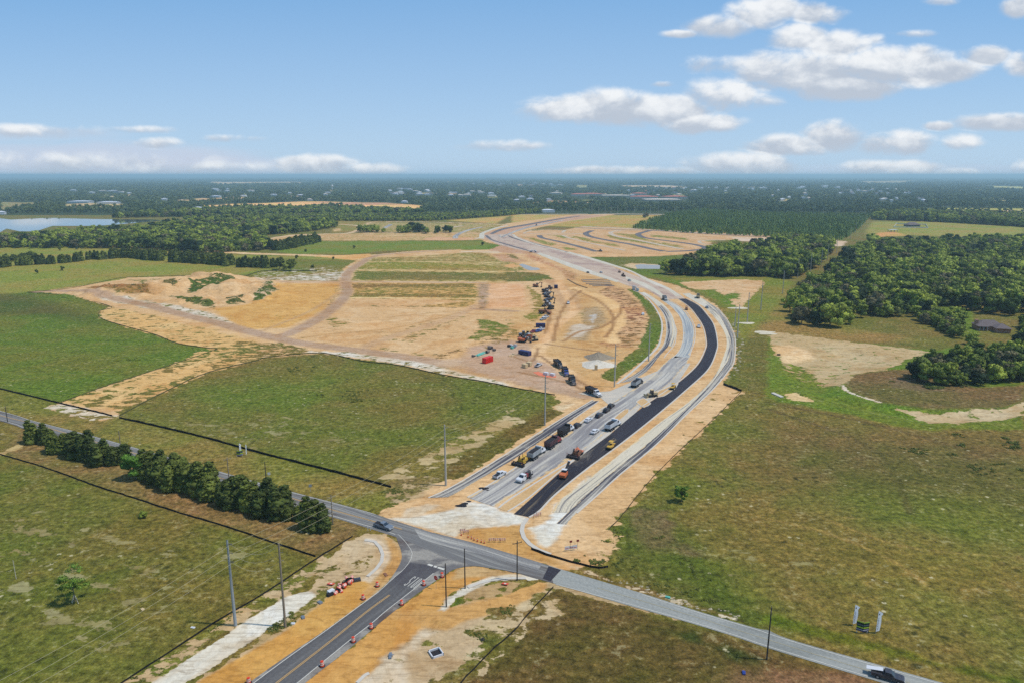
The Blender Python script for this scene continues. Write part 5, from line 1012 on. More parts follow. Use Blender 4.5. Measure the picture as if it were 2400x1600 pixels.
BIGB = [(1354, 460, 60, 'terracotta'), (1385, 459, 110, 'terracotta'), (1443, 461, 120, 'cream'), (1498, 458, 70, 'terracotta'), (1510, 466, 110, 'terracotta'), (1550, 471, 130, 'cream'), (1303, 455, 60, 'cream'), (1580, 466, 90, 'terracotta'), (189, 476, 70, 'white'), (255, 478, 60, 'white'), (385, 470, 22, 'white'), (506, 463, 40, 'white'), (571, 462, 26, 'white'), (465, 492, 24, 'white'), (1078, 460, 26, 'cream'), (2, 503, 20, 'white'), (726, 471, 20, 'cream'), (948, 476, 20, 'white'), (1283, 498, 34, 'white')]
hp = np.array([(a, b) for a, b, *_ in TOWN]+[(a, b) for a, b, *_ in BIGB]); hw = np.array([max(4, s_*F/G(a, b)[1]*.7) for a, b, s_ in TOWN]+[s_*F/G(a, b)[1]*.75 for a, b, s_, _ in BIGB])
cand = []
ypx = 417.0
while ypx < 502:
    hpx = 12*F/G(1200, ypx)[1]; wpx = 4.2 if ypx < 450 else 5.2
    xs = np.arange(-260 if ypx > 440 else -100, 2660, wpx*1.25); xs = xs+RNG.uniform(-2.5, 2.5, len(xs)); ysx = ypx+RNG.uniform(-.5, .5, len(xs))*max(1.0, hpx*.22)
    cand.append(np.c_[xs, ysx, np.full(len(xs), wpx), np.full(len(xs), hpx)]); ypx += max(1.0, hpx*.42)
cand = np.vstack(cand); cx_, cy_ = cand[:, 0], cand[:, 1]
keep = (cy_ < 500) & ~((cx_ > 1000) & (cx_ < 1640) & (cy_ > 497))
for j in range(len(hp)): keep &= ~((np.abs(cx_-hp[j, 0]) < hw[j]) & (cy_-hp[j, 1] > -1) & (cy_-hp[j, 1] < cand[:, 3]*1.1+.6))
dxv = (cx_-1200)/F; dzv = -(cy_-800)/F; Yv = cP+dzv*sP; kk = -H/(-sP+dzv*cP); cX, cY = dxv*kk, Yv*kk
for p_ in FIELDS+[GG(q) for q in ()]: keep &= ~(sdist(cX, cY, GG(p_)) > 0)
for p_ in (WOOD_W, BANDN, BANDM, ROWE, PINES): keep &= ~(sdist(cX, cY, GG(p_)) > 0)
cX, cY, cw, hh_ = cX[keep], cY[keep], cand[keep, 2], cy_[keep]
rr = cw*cY/F*RNG.uniform(.7, 1.15, len(cX)); fp = np.c_[cX, cY, np.full(len(cX), -1.0)]; fs = np.c_[rr, rr*1.3, RNG.uniform(11, 20, len(cX))*np.where(hh_ < 440, 1.2, 1)]
scatter_gn("far_forest", LOW, fp, fs, RNG.uniform(0, 6.28, len(fp)))
print('FAR', len(fp), 'OAK', len(pts), 'PINE', len(pp))
# weeds and scrub on the ground
M_weed = leafmat("weeds", S(92, 104, 44), S(146, 148, 74))
WD = []
for i in range(3):
    rg = np.random.default_rng(500+i); V, Fc = crown(90+i, [(rg.normal(0, .5), rg.normal(0, .5), .2, rg.uniform(.3, .6)) for _ in range(5)], 26, .13, core=.6, low=True); WD.append(np_mesh("weed", V, Fc, M_weed))
wp = []
def weeds(poly, n, lo=.6, hi=1.5):
    W = GG(poly); A_ = np.array(W); k = 0
    n = int(n*1.6); xx = RNG.uniform(A_[:, 0].min(), A_[:, 0].max(), n); yy_ = RNG.uniform(A_[:, 1].min(), A_[:, 1].max(), n)
    ok = (sdist(xx, yy_, W) > 0) & (_noise(xx, yy_, 6, 11)*.6+_noise(xx, yy_, 2.5, 12)*.4 >.60)
    for x, y in zip(xx[ok], yy_[ok]): wp.append((x, y, random.uniform(lo, hi)*.42))
weeds(V2((0, 1160), (250, 960), (450, 820), (560, 720), (720, 720), (560, 860), (300, 1050), (0, 1240)), 260)
weeds(V2((560, 560), (660, 470), (780, 460), (740, 550), (600, 600)), 260)
weeds(V1((1120, 1568), (1600, 1260), (2352, 780), (2352, 840), (1700, 1280), (1300, 1568)), 300, .4, 1)
weeds(V2((1840, 780), (1900, 770), (1900, 840), (1780, 870)), 90)
weeds(V2((2250, 660), (2352, 650), (2400, 700), (2300, 740)), 60)
weeds(V3((560, 440), (700, 380), (850, 440), (830, 500), (700, 500)), 120)
weeds(V3((760, 200), (830, 200), (900, 270), (840, 280)), 40)
weeds(V2((1900, 1100), (2150, 900), (2352, 850), (2352, 1000), (2100, 1200)), 260, .4, .9)
weeds(U3((1600, 700), (1800, 480), (2110, 460), (1750, 790), (1500, 1030), (1250, 1290), (1300, 1180), (1500, 980)), 120, .5, 1.2)
0 and weeds(V4((1680, 950), (1900, 980), (1960, 1160), (1800, 1160)), 90, .8, 1.8)
0 and weeds(V4((2000, 690), (2352, 650), (2352, 760), (2050, 820)), 80, .8, 1.8)
weeds(U4((1700, 850), (2300, 850), (2300, 1000), (1700, 960)), 160, 1, 2.6)
weeds(U4((1150, 950), (2352, 1100), (2352, 1280), (1800, 1200)), 500, .6, 1.8)
weeds(U4((1450, 340), (1780, 330), (1850, 420), (1450, 440)), 150, 2, 4)
weeds(U4((1050, 380), (1300, 340), (1300, 440), (1080, 440)), 60, 1, 2.5)
weeds(U2((270, 210), (560, 230), (500, 300), (320, 300)), 90, .7, 1.7)
weeds(U2((480, 470), (1120, 430), (1100, 540), (750, 570)), 160, .7, 1.7)
weeds(U1((950, 190), (1250, 140), (1300, 170), (1000, 230)), 50, .7, 1.6)
weeds(U2((1200, 1280), (1500, 1330), (1250, 1480), (1100, 1400)), 200, .5, 1.2)
weeds(V3((950, 100), (1500, 250), (1700, 550), (2200, 850), (2000, 900), (1000, 560), (880, 450)), 900, .5, 1.3)
weeds(V3((1550, 1130), (2300, 1340), (2250, 1380), (1600, 1170)), 200, .5, 1.2)
weeds(V1((0, 0), (2000, 200), (2000, 600), (0, 900)), 260, .3, .9)
for W_, n_ in ((T1((1740, 1070), (1900, 1050), (2130, 1030), (2170, 1050), (2000, 1100), (1750, 1125)), 160), (T1((1570, 1160), (1750, 1180), (1950, 1220), (1980, 1270), (1750, 1240)), 140), (T1((1480, 1080), (1600, 1050), (1680, 1080), (1600, 1110)), 60), (T2((0, 1150), (100, 1030), (180, 1060), (190, 1130), (60, 1200)), 140), (T1((2060, 1200), (2250, 1180), (2240, 1230)), 50), (T1((800, 1080), (1200, 1050), (1400, 1150), (1100, 1150)), 120)):
    k0_ = len(wp); weeds(W_, n_, 1.2, 3)
cx_, cy_ = np.array([p[0] for p in wp]), np.array([p[1] for p in wp])
def ground_z(x, y):
    ri = np.clip(np.searchsorted(rows, y)-1, 0, len(rows)-2); k = ri*nc+np.clip(np.searchsorted(us, x/np.maximum(y, 170.))-1, 0, nc-1); return gz[k]
wz = ground_z(cx_, cy_)
scatter_gn("weeds", WD, [(p[0], p[1], z_) for p, z_ in zip(wp, wz)], [(p[2],)*3 for p in wp], RNG.uniform(0, 6.28, len(wp)))
# ------------------------------------------------------------------ things: vehicles and machines (x forward)
M_tyre = mat("rubber", None, S(40, 40, 42), .9); M_rim = mat("rim", None, S(180, 180, 184), .4, .6); M_glass = mat("dark glass", None, S(40, 52, 66), .12, 0, .8)
M_dark = mat("dark steel", None, S(44, 42, 46), .7); M_black = paint("black paint", S(38, 38, 44), .45, dirt=.2); M_wp = paint("white paint", S(232, 234, 238), .35, dirt=.12); M_silver = paint("silver paint", S(178, 184, 188), .35, dirt=.2)
M_gry = paint("grey blue paint", S(120, 132, 146), .3, dirt=.15); M_char = paint("charcoal paint", S(62, 64, 74), .3, dirt=.15); M_red = paint("maroon paint", S(150, 44, 52), .4, dirt=.15); M_blue = paint("blue paint", S(44, 72, 156), .4, dirt=.15); M_navy = paint("navy paint", S(36, 42, 104), .5, dirt=.1)
M_yel = paint("machine yellow", S(222, 176, 60), .45, dirt=.3); M_org = paint("machine orange", S(214, 112, 60), .45, dirt=.25); M_brn = paint("faded brown machine", S(150, 96, 66), .6, dirt=.4); M_cont = paint("container red", S(236, 34, 30), .5, dirt=.04); M_tan = paint("tan box", S(222, 196, 150), .8, dirt=.2)
M_load = mat("asphalt load", lambda t, p: bump(t, p, t.noise(t.n('ShaderNodeTexCoord').outputs['Object'], 4, 4), .8, .2), S(48, 46, 50), .95)
M_lamp = mat("lamp glass", None, S(236, 236, 226), .2, 0, .6); M_tail = mat("tail lamp", None, S(170, 30, 26), .3)
M_barrel = paint("drum orange", S(238, 84, 52), .5, dirt=.05); M_refl = mat("white band", None, S(238, 226, 214), .5)
def wheels(t_, xs, y, r, w_, dual=()):
    for i, x in enumerate(xs):
        for s_ in (-1, 1):
            ww = w_*(1.9 if x in dual else 1)
            k = MB().cyl((x, s_*(y-ww/2), r), (x, s_*(y+ww/2), r), r, r, 16).build('wheel', M_tyre, t_)
            MB().cyl((x, s_*(y+ww/2), r), (x, s_*(y+ww/2+.015), r), r*.55, r*.5, 10).build('rim', M_rim, k)
def posed(px, front, L=0):
    """ground point and heading from where the thing stands and what it points at"""
    a, b = G(*px), G(*front); return (a[0], a[1], 0), math.atan2(b[1]-a[1], b[0]-a[0])
def pickup(px, front, m_, label, bed=None, group=None, z=.06):
    loc, rz = posed(px, front); t_ = thing('pickup_truck', label, 'pickup', (loc[0], loc[1], z), rz, group); L, W = 5.7, 1.95
    m = MB(); m.prism([(-2.8, .45), (2.6, .42), (2.85, .6), (2.82, .95), (2.5, 1.08), (1.15, 1.16), (-.75, 1.16), (-.75, 1.12), (-2.85, 1.12), (-2.85, .55)], -W/2, W/2, [.03]*10); m.build('body', m_, t_)
    MB().prism([(1.2, 1.15), (.45, 1.78), (-.55, 1.82), (-.8, 1.15)], -W/2+.08, W/2-.08, [0, .16, .16, 0]).build('cab', m_, t_)
    g = MB(); g.prism([(1.16, 1.2), (.56, 1.72), (.50, 1.72), (1.05, 1.2)], -W/2+.2, W/2-.2, [-.02, .1, .1, -.02]); g.build('windscreen', M_glass, t_)
    for s_ in (-1, 1):
        MB().add([(.95, s_*.905, 1.2), (.42, s_*.79, 1.70), (-.5, s_*.79, 1.72), (-.7, s_*.905, 1.2)], [(0, 1, 2, 3) if s_ < 0 else (3, 2, 1, 0)]).build('side_window', M_glass, t_)
        MB().box(1.0, s_*1.08, 1.15, .12, .2, .18).build('mirror', M_black, t_)
        MB().box(2.84, s_*.72, .78, .06, .36, .16).build('headlight', M_lamp, t_); MB().box(-2.87, s_*.86, .8, .05, .14, .26).build('taillight', M_tail, t_)
    MB().box(-.79, 0, 1.25, .03, 1.3, .4).build('rear_window', M_glass, t_)
    MB().box(-1.83, 0, 1.115, 1.9, 1.6, .02).build('bed_floor', M_dark, t_)
    MB().box(2.88, 0, .5, .1, 1.8, .2).build('bumper', M_silver, t_); MB().box(-2.9, 0, .5, .1, 1.8, .18).build('bumper', M_silver, t_)
    wheels(t_, (1.85, -1.75), .86, .39, .26)
    return t_
def carv(px, front, m_, label, suv=False, group=None, z=.06):
    loc, rz = posed(px, front); t_ = thing('suv' if suv else 'car', label, 'car', (loc[0], loc[1], z), rz, group); W = 1.85; H_ = 1.72 if suv else 1.45; e = -2.2 if suv else -1.5
    MB().prism([(-2.35, .4), (2.3, .38), (2.4, .6), (2.3, .82), (1.1, .98), (-2.3, 1.02), (-2.42, .7)], -W/2, W/2, [.03]*7).build('body', m_, t_)
    MB().prism([(1.2, .97), (.45, H_-.04), (e+.35, H_), (e-.1, 1.0)], -W/2+.06, W/2-.06, [0, .17, .17, 0]).build('roof', m_, t_)
    MB().prism([(1.22, 1.0), (.5, H_-.1), (.44, H_-.1), (1.1, 1.0)], -W/2+.16, W/2-.16, [0, .1, .1, 0]).build('windscreen', M_glass, t_)
    for s_ in (-1, 1):
        MB().add([(.95, s_*(W/2-.045), 1.03), (.42, s_*(W/2-.2), H_-.12), (e+.4, s_*(W/2-.2), H_-.1), (e+.05, s_*(W/2-.045), 1.03)], [(0, 1, 2, 3) if s_ < 0 else (3, 2, 1, 0)]).build('side_window', M_glass, t_)
        MB().box(2.38, s_*.7, .62, .05, .34, .14).build('headlight', M_lamp, t_); MB().box(-2.42, s_*.75, .7, .05, .22, .2).build('taillight', M_tail, t_)
    MB().box(e-.02, 0, 1.08, .05, 1.3, .32).build('rear_window', M_glass, t_)
    wheels(t_, (1.45, -1.4), .82, .34, .22); return t_
def dump_truck(px, front, mc, mb_, label, group=None, load=True, z=.06):
    loc, rz = posed(px, front); t_ = thing('dump_truck', label, 'dump truck', (loc[0], loc[1], z), rz, group)
    MB().box(.2, 0, .75, 9.0, .9, .3).build('chassis', M_dark, t_)
    b_ = MB(); x0, x1, h0, h1 = -4.7, 1.3, 1.25, 2.85; T_ = .1; w_ = 2.5
    b_.box((x0+x1)/2, 0, h0, x1-x0, w_-.2, .12)
    for s_ in (-1, 1): b_.box((x0+x1)/2, s_*(w_/2-T_/2), h0+.1, x1-x0, T_, h1-h0)
    b_.box(x0+T_/2, 0, h0+.1, T_, w_-.2, h1-h0-.2); b_.box(x1-T_/2, 0, h0+.1, T_, w_-.2, h1-h0+.35); b_.box(x1+.35, 0, h1+.4, .8, w_-.1, .08)
    for i in range(6):
        for s_ in (-1, 1): b_.box(x0+.5+i*1.0, s_*(w_/2+.04), h0+.15, .1, .08, h1-h0-.1)
    body = b_.build('dump_body', mb_, t_)
    MB().box(x0-.03, 0, h0+.3, .06, w_-.1, .1).box(x0-.03, 0, h0+.9, .06, w_-.1, .1).build('tailgate_rib', mb_, body)
    l = MB(); l.prism([(x0+.15, h0+.6), (x1-.15, h0+.6), (x1-.3, h1-.25), ((x0+x1)/2, h1-.02), (x0+.4, h1-.35)], -w_/2+.13, w_/2-.13); l.build('load', M_load, t_)
    MB().prism([(1.75, .95), (3.35, .95), (3.35, 1.9), (3.0, 2.75), (1.75, 2.8)], -1.12, 1.12, [0, 0, 0, .12, .12]).build('cab', mc, t_)
    MB().prism([(3.3, .75), (5.1, .7), (5.15, 1.55), (4.9, 1.75), (3.3, 1.95)], -.95, .95, [0, .06, .12, .16, .04]).build('hood', mc, t_)
    MB().prism([(3.38, 1.98), (3.06, 2.66), (3.0, 2.66), (3.3, 1.98)], -.98, .98, [0, .1, .1, 0]).build('windscreen', M_glass, t_)
    for s_ in (-1, 1):
        MB().box(2.5, s_*1.1, 1.85, .9, .06, .7).build('side_window', M_glass, t_); MB().box(4.95, s_*.8, 1.05, .3, .3, .22).build('headlight', M_lamp, t_); MB().prism([(3.7, .9), (4.1, 1.25), (4.8, 1.25), (5.1, .9)], s_*1.0-.17, s_*1.0+.17).build('fender', mc, t_)
        MB().cyl((1.6, s_*1.0, 1.0), (1.6, s_*1.0, 3.1), .09, .09, 8).build('exhaust', M_rim, t_)
    MB().box(5.2, 0, .75, .08, 1.1, .75).build('grille', M_rim, t_); MB().box(5.28, 0, .45, .2, 2.3, .3).build('bumper', M_rim, t_)
    wheels(t_, (4.3, -1.1, -2.5, -3.9), 1.0, .52, .28, dual=(-1.1, -2.5, -3.9)); return t_
QG = "dump trucks on the site"
dump_truck((1257, 1069), (1287, 1048), M_wp, M_silver, "silver dump truck with a dark load, right ahead of the yellow paver", QG)
dump_truck((1296, 1044), (1325, 1023), M_red, paint("dull maroon", S(84, 50, 58), .5), "maroon dump truck in the queue", QG)
dump_truck((1326, 1015), (1355, 996), M_wp, M_black, "black-bodied dump truck with a white cab at the head of the truck queue", QG)
dump_truck((1436, 1003), (1462, 986), M_wp, M_wp, "white dump truck with a black load beside the fresh asphalt", QG)
dump_truck((1493, 903), (1515, 888), M_black, M_silver, "grey dump truck with a dark cab driving up the bluish lanes", QG)
dump_truck((1390, 924), (1412, 934), M_wp, M_black, "black dump truck with a white cab leaving the site entrance", QG, load=False)
dump_truck((1308, 858), (1325, 872), M_black, M_black, "black dump truck last in the line of three on the sand", QG, load=False)
dump_truck((1325, 876), (1335, 892), M_blue, M_black, "dump truck with a blue cab in the middle of the line of three", QG, load=False)
dump_truck((1341, 896), (1350, 912), M_char, M_black, "charcoal dump truck first in the line of three on the sand", QG, load=False)
dump_truck((1558, 703), (1570, 714), M_silver, M_gry, "grey blue dump truck at the top of the bluish carriageway", QG, load=False)
dump_truck((1636, 698), (1636, 690), M_yel, M_tan, "dusty dump truck on the limerock lane at the top of the curve", QG, load=False)
pickup((899, 1237), (942, 1250), M_gry, "grey pickup driving toward the junction on the county road")
t_ = pickup((2080, 1590), (2150, 1610), M_char, "black pickup carrying a white board, at the bottom right corner")
p_ = MB().box(-2.35, .25, 1.35, 2.9, 1.15, .05, 0, 1, 1, math.radians(-9)).build('board', M_wp); tag(p_, "white board sticking out of the black pickup's bed", "board"); p_.parent = None
loc, rz = posed((2080, 1590), (2150, 1610)); p_.location = (loc[0], loc[1], .06); p_.rotation_euler = (0, 0, rz)
pickup((1171, 1116), (1200, 1098), M_wp, "white pickup with an open bed, nearest the limerock on the new lanes")
pickup((1332, 712), (1332, 730), M_wp, "small white pickup alone on the sand track beside the machine yard", z=.02)
pickup((1638, 767), (1638, 790), M_wp, "white pickup standing on sand beside the fresh asphalt curve", z=.02)
pickup((1475, 659), (1490, 668), M_silver, "silver pickup on the lane above the white culvert wall")
pickup((1262, 858), (1285, 846), M_wp, "white pickup beside the tan boxes in the yard", z=.02)
carv((1353, 1000), (1375, 985), M_black, "black suv behind the white car in the queue", True, "cars queued on the new lanes")
carv((1379, 987), (1400, 973), M_wp, "white car in the queue between dark suvs", False, "cars queued on the new lanes")
carv((1404, 976), (1425, 961), M_char, "charcoal suv right ahead of the white car in the queue", True, "cars queued on the new lanes")
carv((1422, 964), (1440, 951), M_black, "black suv second from the head of the queue", True, "cars queued on the new lanes")
carv((1432, 954), (1450, 941), M_black, "dark suv at the very head of the queue by the entrance", True, "cars queued on the new lanes")
carv((1394, 1014), (1420, 996), M_wp, "white car alone in the middle of the new lanes", False)
carv((1507, 738), (1507, 760), M_wp, "small white car on the bare ground inside the curve", False, z=.02)
carv((1657, 722), (1668, 735), M_gry, "grey blue car on the service lane at the top of the curve", False)
carv((1409, 640), (1425, 646), M_silver, "silver car on the limerock edge of the upper lanes", False)
carv((1378, 640), (1392, 646), M_black, "black car left of the silver one beside the upper lanes", False, z=.02)
# service truck, facing the camera
loc, rz = posed((1228, 1124), (1200, 1141)); t_ = thing('service_truck', "white service truck with dark tanks on its bed, facing the camera", 'truck', (loc[0], loc[1], .06), rz)
MB().prism([(.2, .55), (3.1, .5), (3.2, 1.1), (2.9, 1.35), (1.5, 1.45), (.2, 1.45)], -1.05, 1.05).build('body', M_wp, t_); MB().prism([(1.75, 1.4), (1.1, 2.2), (-.1, 2.2), (-.25, 1.4)], -.98, .98, [0, .15, .15, 0]).build('cab', M_wp, t_)
MB().prism([(1.8, 1.45), (1.2, 2.12), (1.12, 2.12), (1.65, 1.45)], -.86, .86, [0, .1, .1, 0]).build('windscreen', M_glass, t_)
for s_ in (-1, 1): MB().box(.5, s_*.95, 1.5, 1.0, .06, .5).build('side_window', M_glass, t_); MB().box(3.17, s_*.8, .85, .06, .3, .2).build('headlight', M_lamp, t_)
MB().box(-2.0, 0, .7, 3.6, 2.1, .25).build('deck', M_dark, t_); MB().cyl((-3.2, 0, 1.6), (-1.4, 0, 1.6), .6, .6, 14).build('tank', M_black, t_); MB().box(-.8, .5, .95, .8, .8, 1.1).build('engine_box', M_red, t_); MB().cyl((-.9, -.6, .9), (-.9, -.6, 2.9), .06, .06, 6).build('mast', M_dark, t_); MB().tube([(-3.6, -.9, .95), (-3.6, -.9, 2.0), (-3.6, .9, 2.0), (-3.6, .9, .95)], .06).build('rack', M_dark, t_)
wheels(t_, (2.2, -2.2), .95, .45, .28, dual=(-2.2,))
def paver(px, front, m_, hop, label):
    loc, rz = posed(px, front); t_ = thing('asphalt_paver', label, 'paver', (loc[0], loc[1], .06), rz)
    for s_ in (-1, 1): MB().prism([(-2.0, .1), (-2.3, .45), (-2.0, .8), (1.6, .8), (1.9, .45), (1.6, .1)], s_*1.05-.2, s_*1.05+.2).build('track', M_tyre, t_)
    MB().box(-.5, 0, .7, 2.9, 2.2, 1.0).box(-1.1, 0, 1.7, 1.2, 1.6, .35).build('body', m_, t_)
    h_ = MB(); h_.box(2.4, 0, .55, 2.3, 1.6, .15)
    for s_ in (-1, 1): h_.add([(1.2, s_*.8, .6), (3.6, s_*.8, .6), (3.5, s_*1.75, 1.55), (1.2, s_*1.75, 1.55), (1.2, s_*.72, .5), (3.6, s_*.72, .5), (3.5, s_*1.67, 1.5), (1.2, s_*1.67, 1.5)], [(0, 1, 2, 3), (7, 6, 5, 4), (0, 3, 7, 4), (1, 5, 6, 2), (3, 2, 6, 7)])
    h_.build('hopper', hop, t_)
    MB().box(-3.6, 0, .12, 1.3, 4.6, .75).box(-3.1, 0, .85, .35, 4.6, .25).build('screed', M_dark, t_)
    for s_ in (-1, 1): MB().box(-2.3, s_*1.45, .6, 2.8, .15, .3).build('tow_arm', m_, t_); MB().box(-1.6, s_*.7, 1.75, .5, .5, .2).box(-1.85, s_*.7, 1.9, .12, .5, .5).build('seat', M_black, t_); MB().box(-1.1, s_*.9, 1.8, .25, .4, .75).build('console', M_dark, t_)
    MB().cyl((.3, .5, 1.6), (.3, .5, 3.2), .09, .09, 8).build('exhaust', M_dark, t_)
    MB().tube([(-4.1, -2.1, .9), (-4.3, -2.1, 1.9), (-4.3, -1.4, 1.9)], .05).tube([(-4.1, 2.1, .9), (-4.3, 2.1, 1.9), (-4.3, 1.4, 1.9)], .05).build('handrail', M_red, t_)
    MB().box(-.9, 0, 3.0, 1.9, 2.2, .07).tube([(-1.6, -.95, 1.7), (-1.6, -.95, 3.0)], .04).tube([(-1.6, .95, 1.7), (-1.6, .95, 3.0)], .04).tube([(-.2, .95, 1.7), (-.2, .95, 3.0)], .04).build('canopy', M_dark, t_) if hop is M_yel and 0 else None
    return t_
paver((1227, 1083), (1257, 1064), M_yel, M_yel, "yellow paver with a wide black screed behind the silver dump truck")
paver((1354, 1066), (1382, 1046), M_brn, M_org, "dark paver with a raised orange hopper at the edge of the fresh asphalt")
def roller(px, front, m_, label, z=.07):
    loc, rz = posed(px, front); t_ = thing('road_roller', label, 'roller', (loc[0], loc[1], z), rz)
    for x in (-1.55, 1.55): MB().cyl((x, -.85, .62), (x, .85, .62), .62, .62, 20).build('drum', M_dark, t_)
    MB().box(0, 0, .6, 2.0, 1.5, .75).prism([(-2.4, 1.0), (-2.3, 1.35), (-.7, 1.5), (-.7, .8)], -.8, .8).prism([(2.4, 1.0), (2.3, 1.3), (.7, 1.45), (.7, .8)], -.8, .8).build('body', m_, t_)
    MB().box(0, 0, 1.35, .6, .6, .4).build('seat', M_black, t_); MB().box(0, 0, 2.6, 1.9, 1.5, .1).build('canopy', m_, t_)
    for s_ in (-1, 1):
        for x in (-.8, .8): MB().cyl((x, s_*.65, 1.3), (x, s_*.65, 2.62), .04, .04, 6).build('post', M_dark, t_)
    return t_
roller((1432, 1050), (1420, 1062), M_yel, "yellow roller in the middle of the fresh asphalt"); roller((1577, 911), (1565, 922), M_yel, "bright yellow roller at the bend of the fresh asphalt"); roller((1609, 726), (1612, 740), M_brn, "reddish roller beside the far end of the fresh asphalt", .02)
roller((1452, 639), (1465, 646), M_brn, "brown roller furthest up the red lanes", .06)
# orange milling machine with a long conveyor
loc, rz = posed((1322, 1117), (1338, 1095)); t_ = thing('milling_machine', "orange machine with a long raised conveyor on the fresh asphalt", 'milling machine', (loc[0], loc[1], .07), rz); t_.scale = (.88,)*3
MB().prism([(-2.6, .7), (-2.7, 1.7), (-2.0, 2.0), (1.0, 2.0), (1.2, .7)], -1.15, 1.15).build('body', M_org, t_)
for x in (-1.7, .7):
    for s_ in (-1, 1): MB().prism([(x-.7, .05), (x-.9, .4), (x-.5, .75), (x+.5, .75), (x+.9, .4), (x+.7, .05)], s_*.95-.18, s_*.95+.18).build('track', M_tyre, t_)
MB().box(.1, 0, 2.0, 1.4, 1.8, .1).tube([(.7, -.9, 2), (.7, -.9, 2.9), (-.6, -.9, 2.9), (-.6, -.9, 2)], .04).tube([(.7, .9, 2), (.7, .9, 2.9), (-.6, .9, 2.9), (-.6, .9, 2)], .04).build('platform', M_dark, t_); MB().box(.1, 0, 2.9, 1.5, 2.0, .08).build('canopy', M_wp, t_)
MB().prism([(1.0, .9), (6.4, 3.3), (6.5, 3.7), (1.0, 1.5)], -.45, .45).build('conveyor', M_dark, t_); MB().box(6.5, 0, 3.2, .5, 1.0, .6).build('conveyor_head', M_wp, t_); MB().box(2.9, 0, 2.0, 2.4, .98, .06, 0, 1, 1, math.radians(-24)).build('belt_cover', M_silver, t_)
def loader(px, front, m_, label, kind='wheel_loader', z=.02, group=None, sc_=1):
    loc, rz = posed(px, front); t_ = thing(kind, label, kind.replace('_', ' '), (loc[0], loc[1], z), rz, group); t_.scale = (sc_,)*3
    MB().prism([(-3.2, .9), (-3.2, 1.9), (-1.2, 2.0), (-1.2, .8)], -.95, .95).box(.4, 0, .8, 1.6, 1.3, .8).build('body', m_, t_)
    MB().box(-.7, 0, 1.5, 1.3, 1.5, 1.6, 0, .85, .85).build('cab', M_glass, t_); MB().box(-.7, 0, 3.1, 1.4, 1.6, .1).build('roof', m_, t_)
    if kind == 'bulldozer':
        for s_ in (-1, 1): MB().prism([(-2.8, .05), (-3.2, .5), (-2.6, 1.0), (1.0, 1.0), (1.5, .5), (1.1, .05)], s_*1.1-.28, s_*1.1+.28).build('track', M_tyre, t_)
        MB().prism([(2.2, .1), (2.5, .7), (2.35, 1.3), (2.2, .7)], -1.7, 1.7).build('blade', m_, t_); MB().box(1.3, 1.0, .4, 1.9, .2, .2).box(1.3, -1.0, .4, 1.9, .2, .2).build('push_arm', m_, t_)
    else:
        wheels(t_, (-2.2, 1.1), 1.0, .75, .5)
        MB().prism([(.9, 1.3), (2.8, .5), (2.9, .8), (.9, 1.7)], .35, .6).prism([(.9, 1.3), (2.8, .5), (2.9, .8), (.9, 1.7)], -.6, -.35).build('lift_arm', m_, t_)
        MB().prism([(2.7, .15), (3.8, .1), (3.9, .25), (2.95, .35), (2.9, 1.2), (2.7, 1.2)], -1.35, 1.35).build('bucket', M_dark, t_)
    return t_
loader((1524, 929), (1505, 931), M_tan, "tan bulldozer beside the pointed sand island", 'bulldozer', .06)
loader((1461, 648), (1475, 655), M_brn, "brown wheel loader on the red lanes above the silver pickup", 'wheel_loader', .06)
def excavator(px, front, m_, label, z=.02, group=None, sc_=1, fold=0):
    loc, rz = posed(px, front); t_ = thing('excavator', label, 'excavator', (loc[0], loc[1], z), rz, group); t_.scale = (sc_,)*3
    for s_ in (-1, 1): MB().prism([(-1.7, .05), (-2.0, .45), (-1.6, .85), (1.6, .85), (2.0, .45), (1.7, .05)], s_*1.2-.3, s_*1.2+.3).build('track', M_tyre, t_)
    MB().box(-.5, 0, 1.0, 3.3, 2.5, 1.0).box(-1.6, 0, 2.0, 1.2, 2.4, .3).build('house', m_, t_); MB().box(.6, .75, 2.0, 1.2, .95, 1.0, 0, .9, .9).build('cab', M_glass, t_)
    MB().prism([(.9, 1.6), (3.2, 4.2), (5.0, 3.9), (5.0, 3.5), (3.3, 3.6), (1.2, 1.4)], -.25, .25).build('boom', m_, t_)
    a_ = MB().prism([(5.2, 4.2), (5.3, 3.5), (4.6, .9), (4.35, 1.0), (4.7, 3.9)], -.2, .2).build('stick', m_, t_); MB().prism([(4.7, .9), (4.9, .2), (4.2, .1), (3.8, .7), (4.3, 1.1)], -.5, .5).build('bucket', M_dark, a_)
    return t_
def hauler(px, front, m_, label, z=.02, group=None):
    loc, rz = posed(px, front); t_ = thing('articulated_hauler', label, 'hauler', (loc[0], loc[1], z), rz, group)
    MB().prism([(-5.0, 2.6), (-4.4, 1.3), (-.2, 1.3), (.3, 3.1), (-.1, 2.9)], -1.5, 1.5, [0, .2, .2, 0, 0]).build('dump_body', m_, t_); MB().prism([(.7, 1.0), (4.8, 1.0), (4.7, 1.9), (2.9, 2.2), (2.4, 3.0), (1.1, 3.0)], -1.2, 1.2).build('cab', m_, t_)
    MB().box(1.9, 0, 2.2, 1.1, 2.43, .6).build('window', M_glass, t_); wheels(t_, (3.3, -1.6, -3.4), 1.15, .85, .6); return t_
YG = "machines lined up in the yard"
hauler((1277, 736), (1300, 739), M_brn, "rusty brown articulated hauler in the machine line", group=YG)
hauler((1249, 592), (1262, 592), M_wp, "articulated hauler with white sides where the tracks cross")
loader((1406, 590), (1395, 589), M_gry, "grey tractor working among the lot streets", group=None)
loader((1257, 529), (1250, 532), M_brn, "small machine beside the far bend of the new lanes")
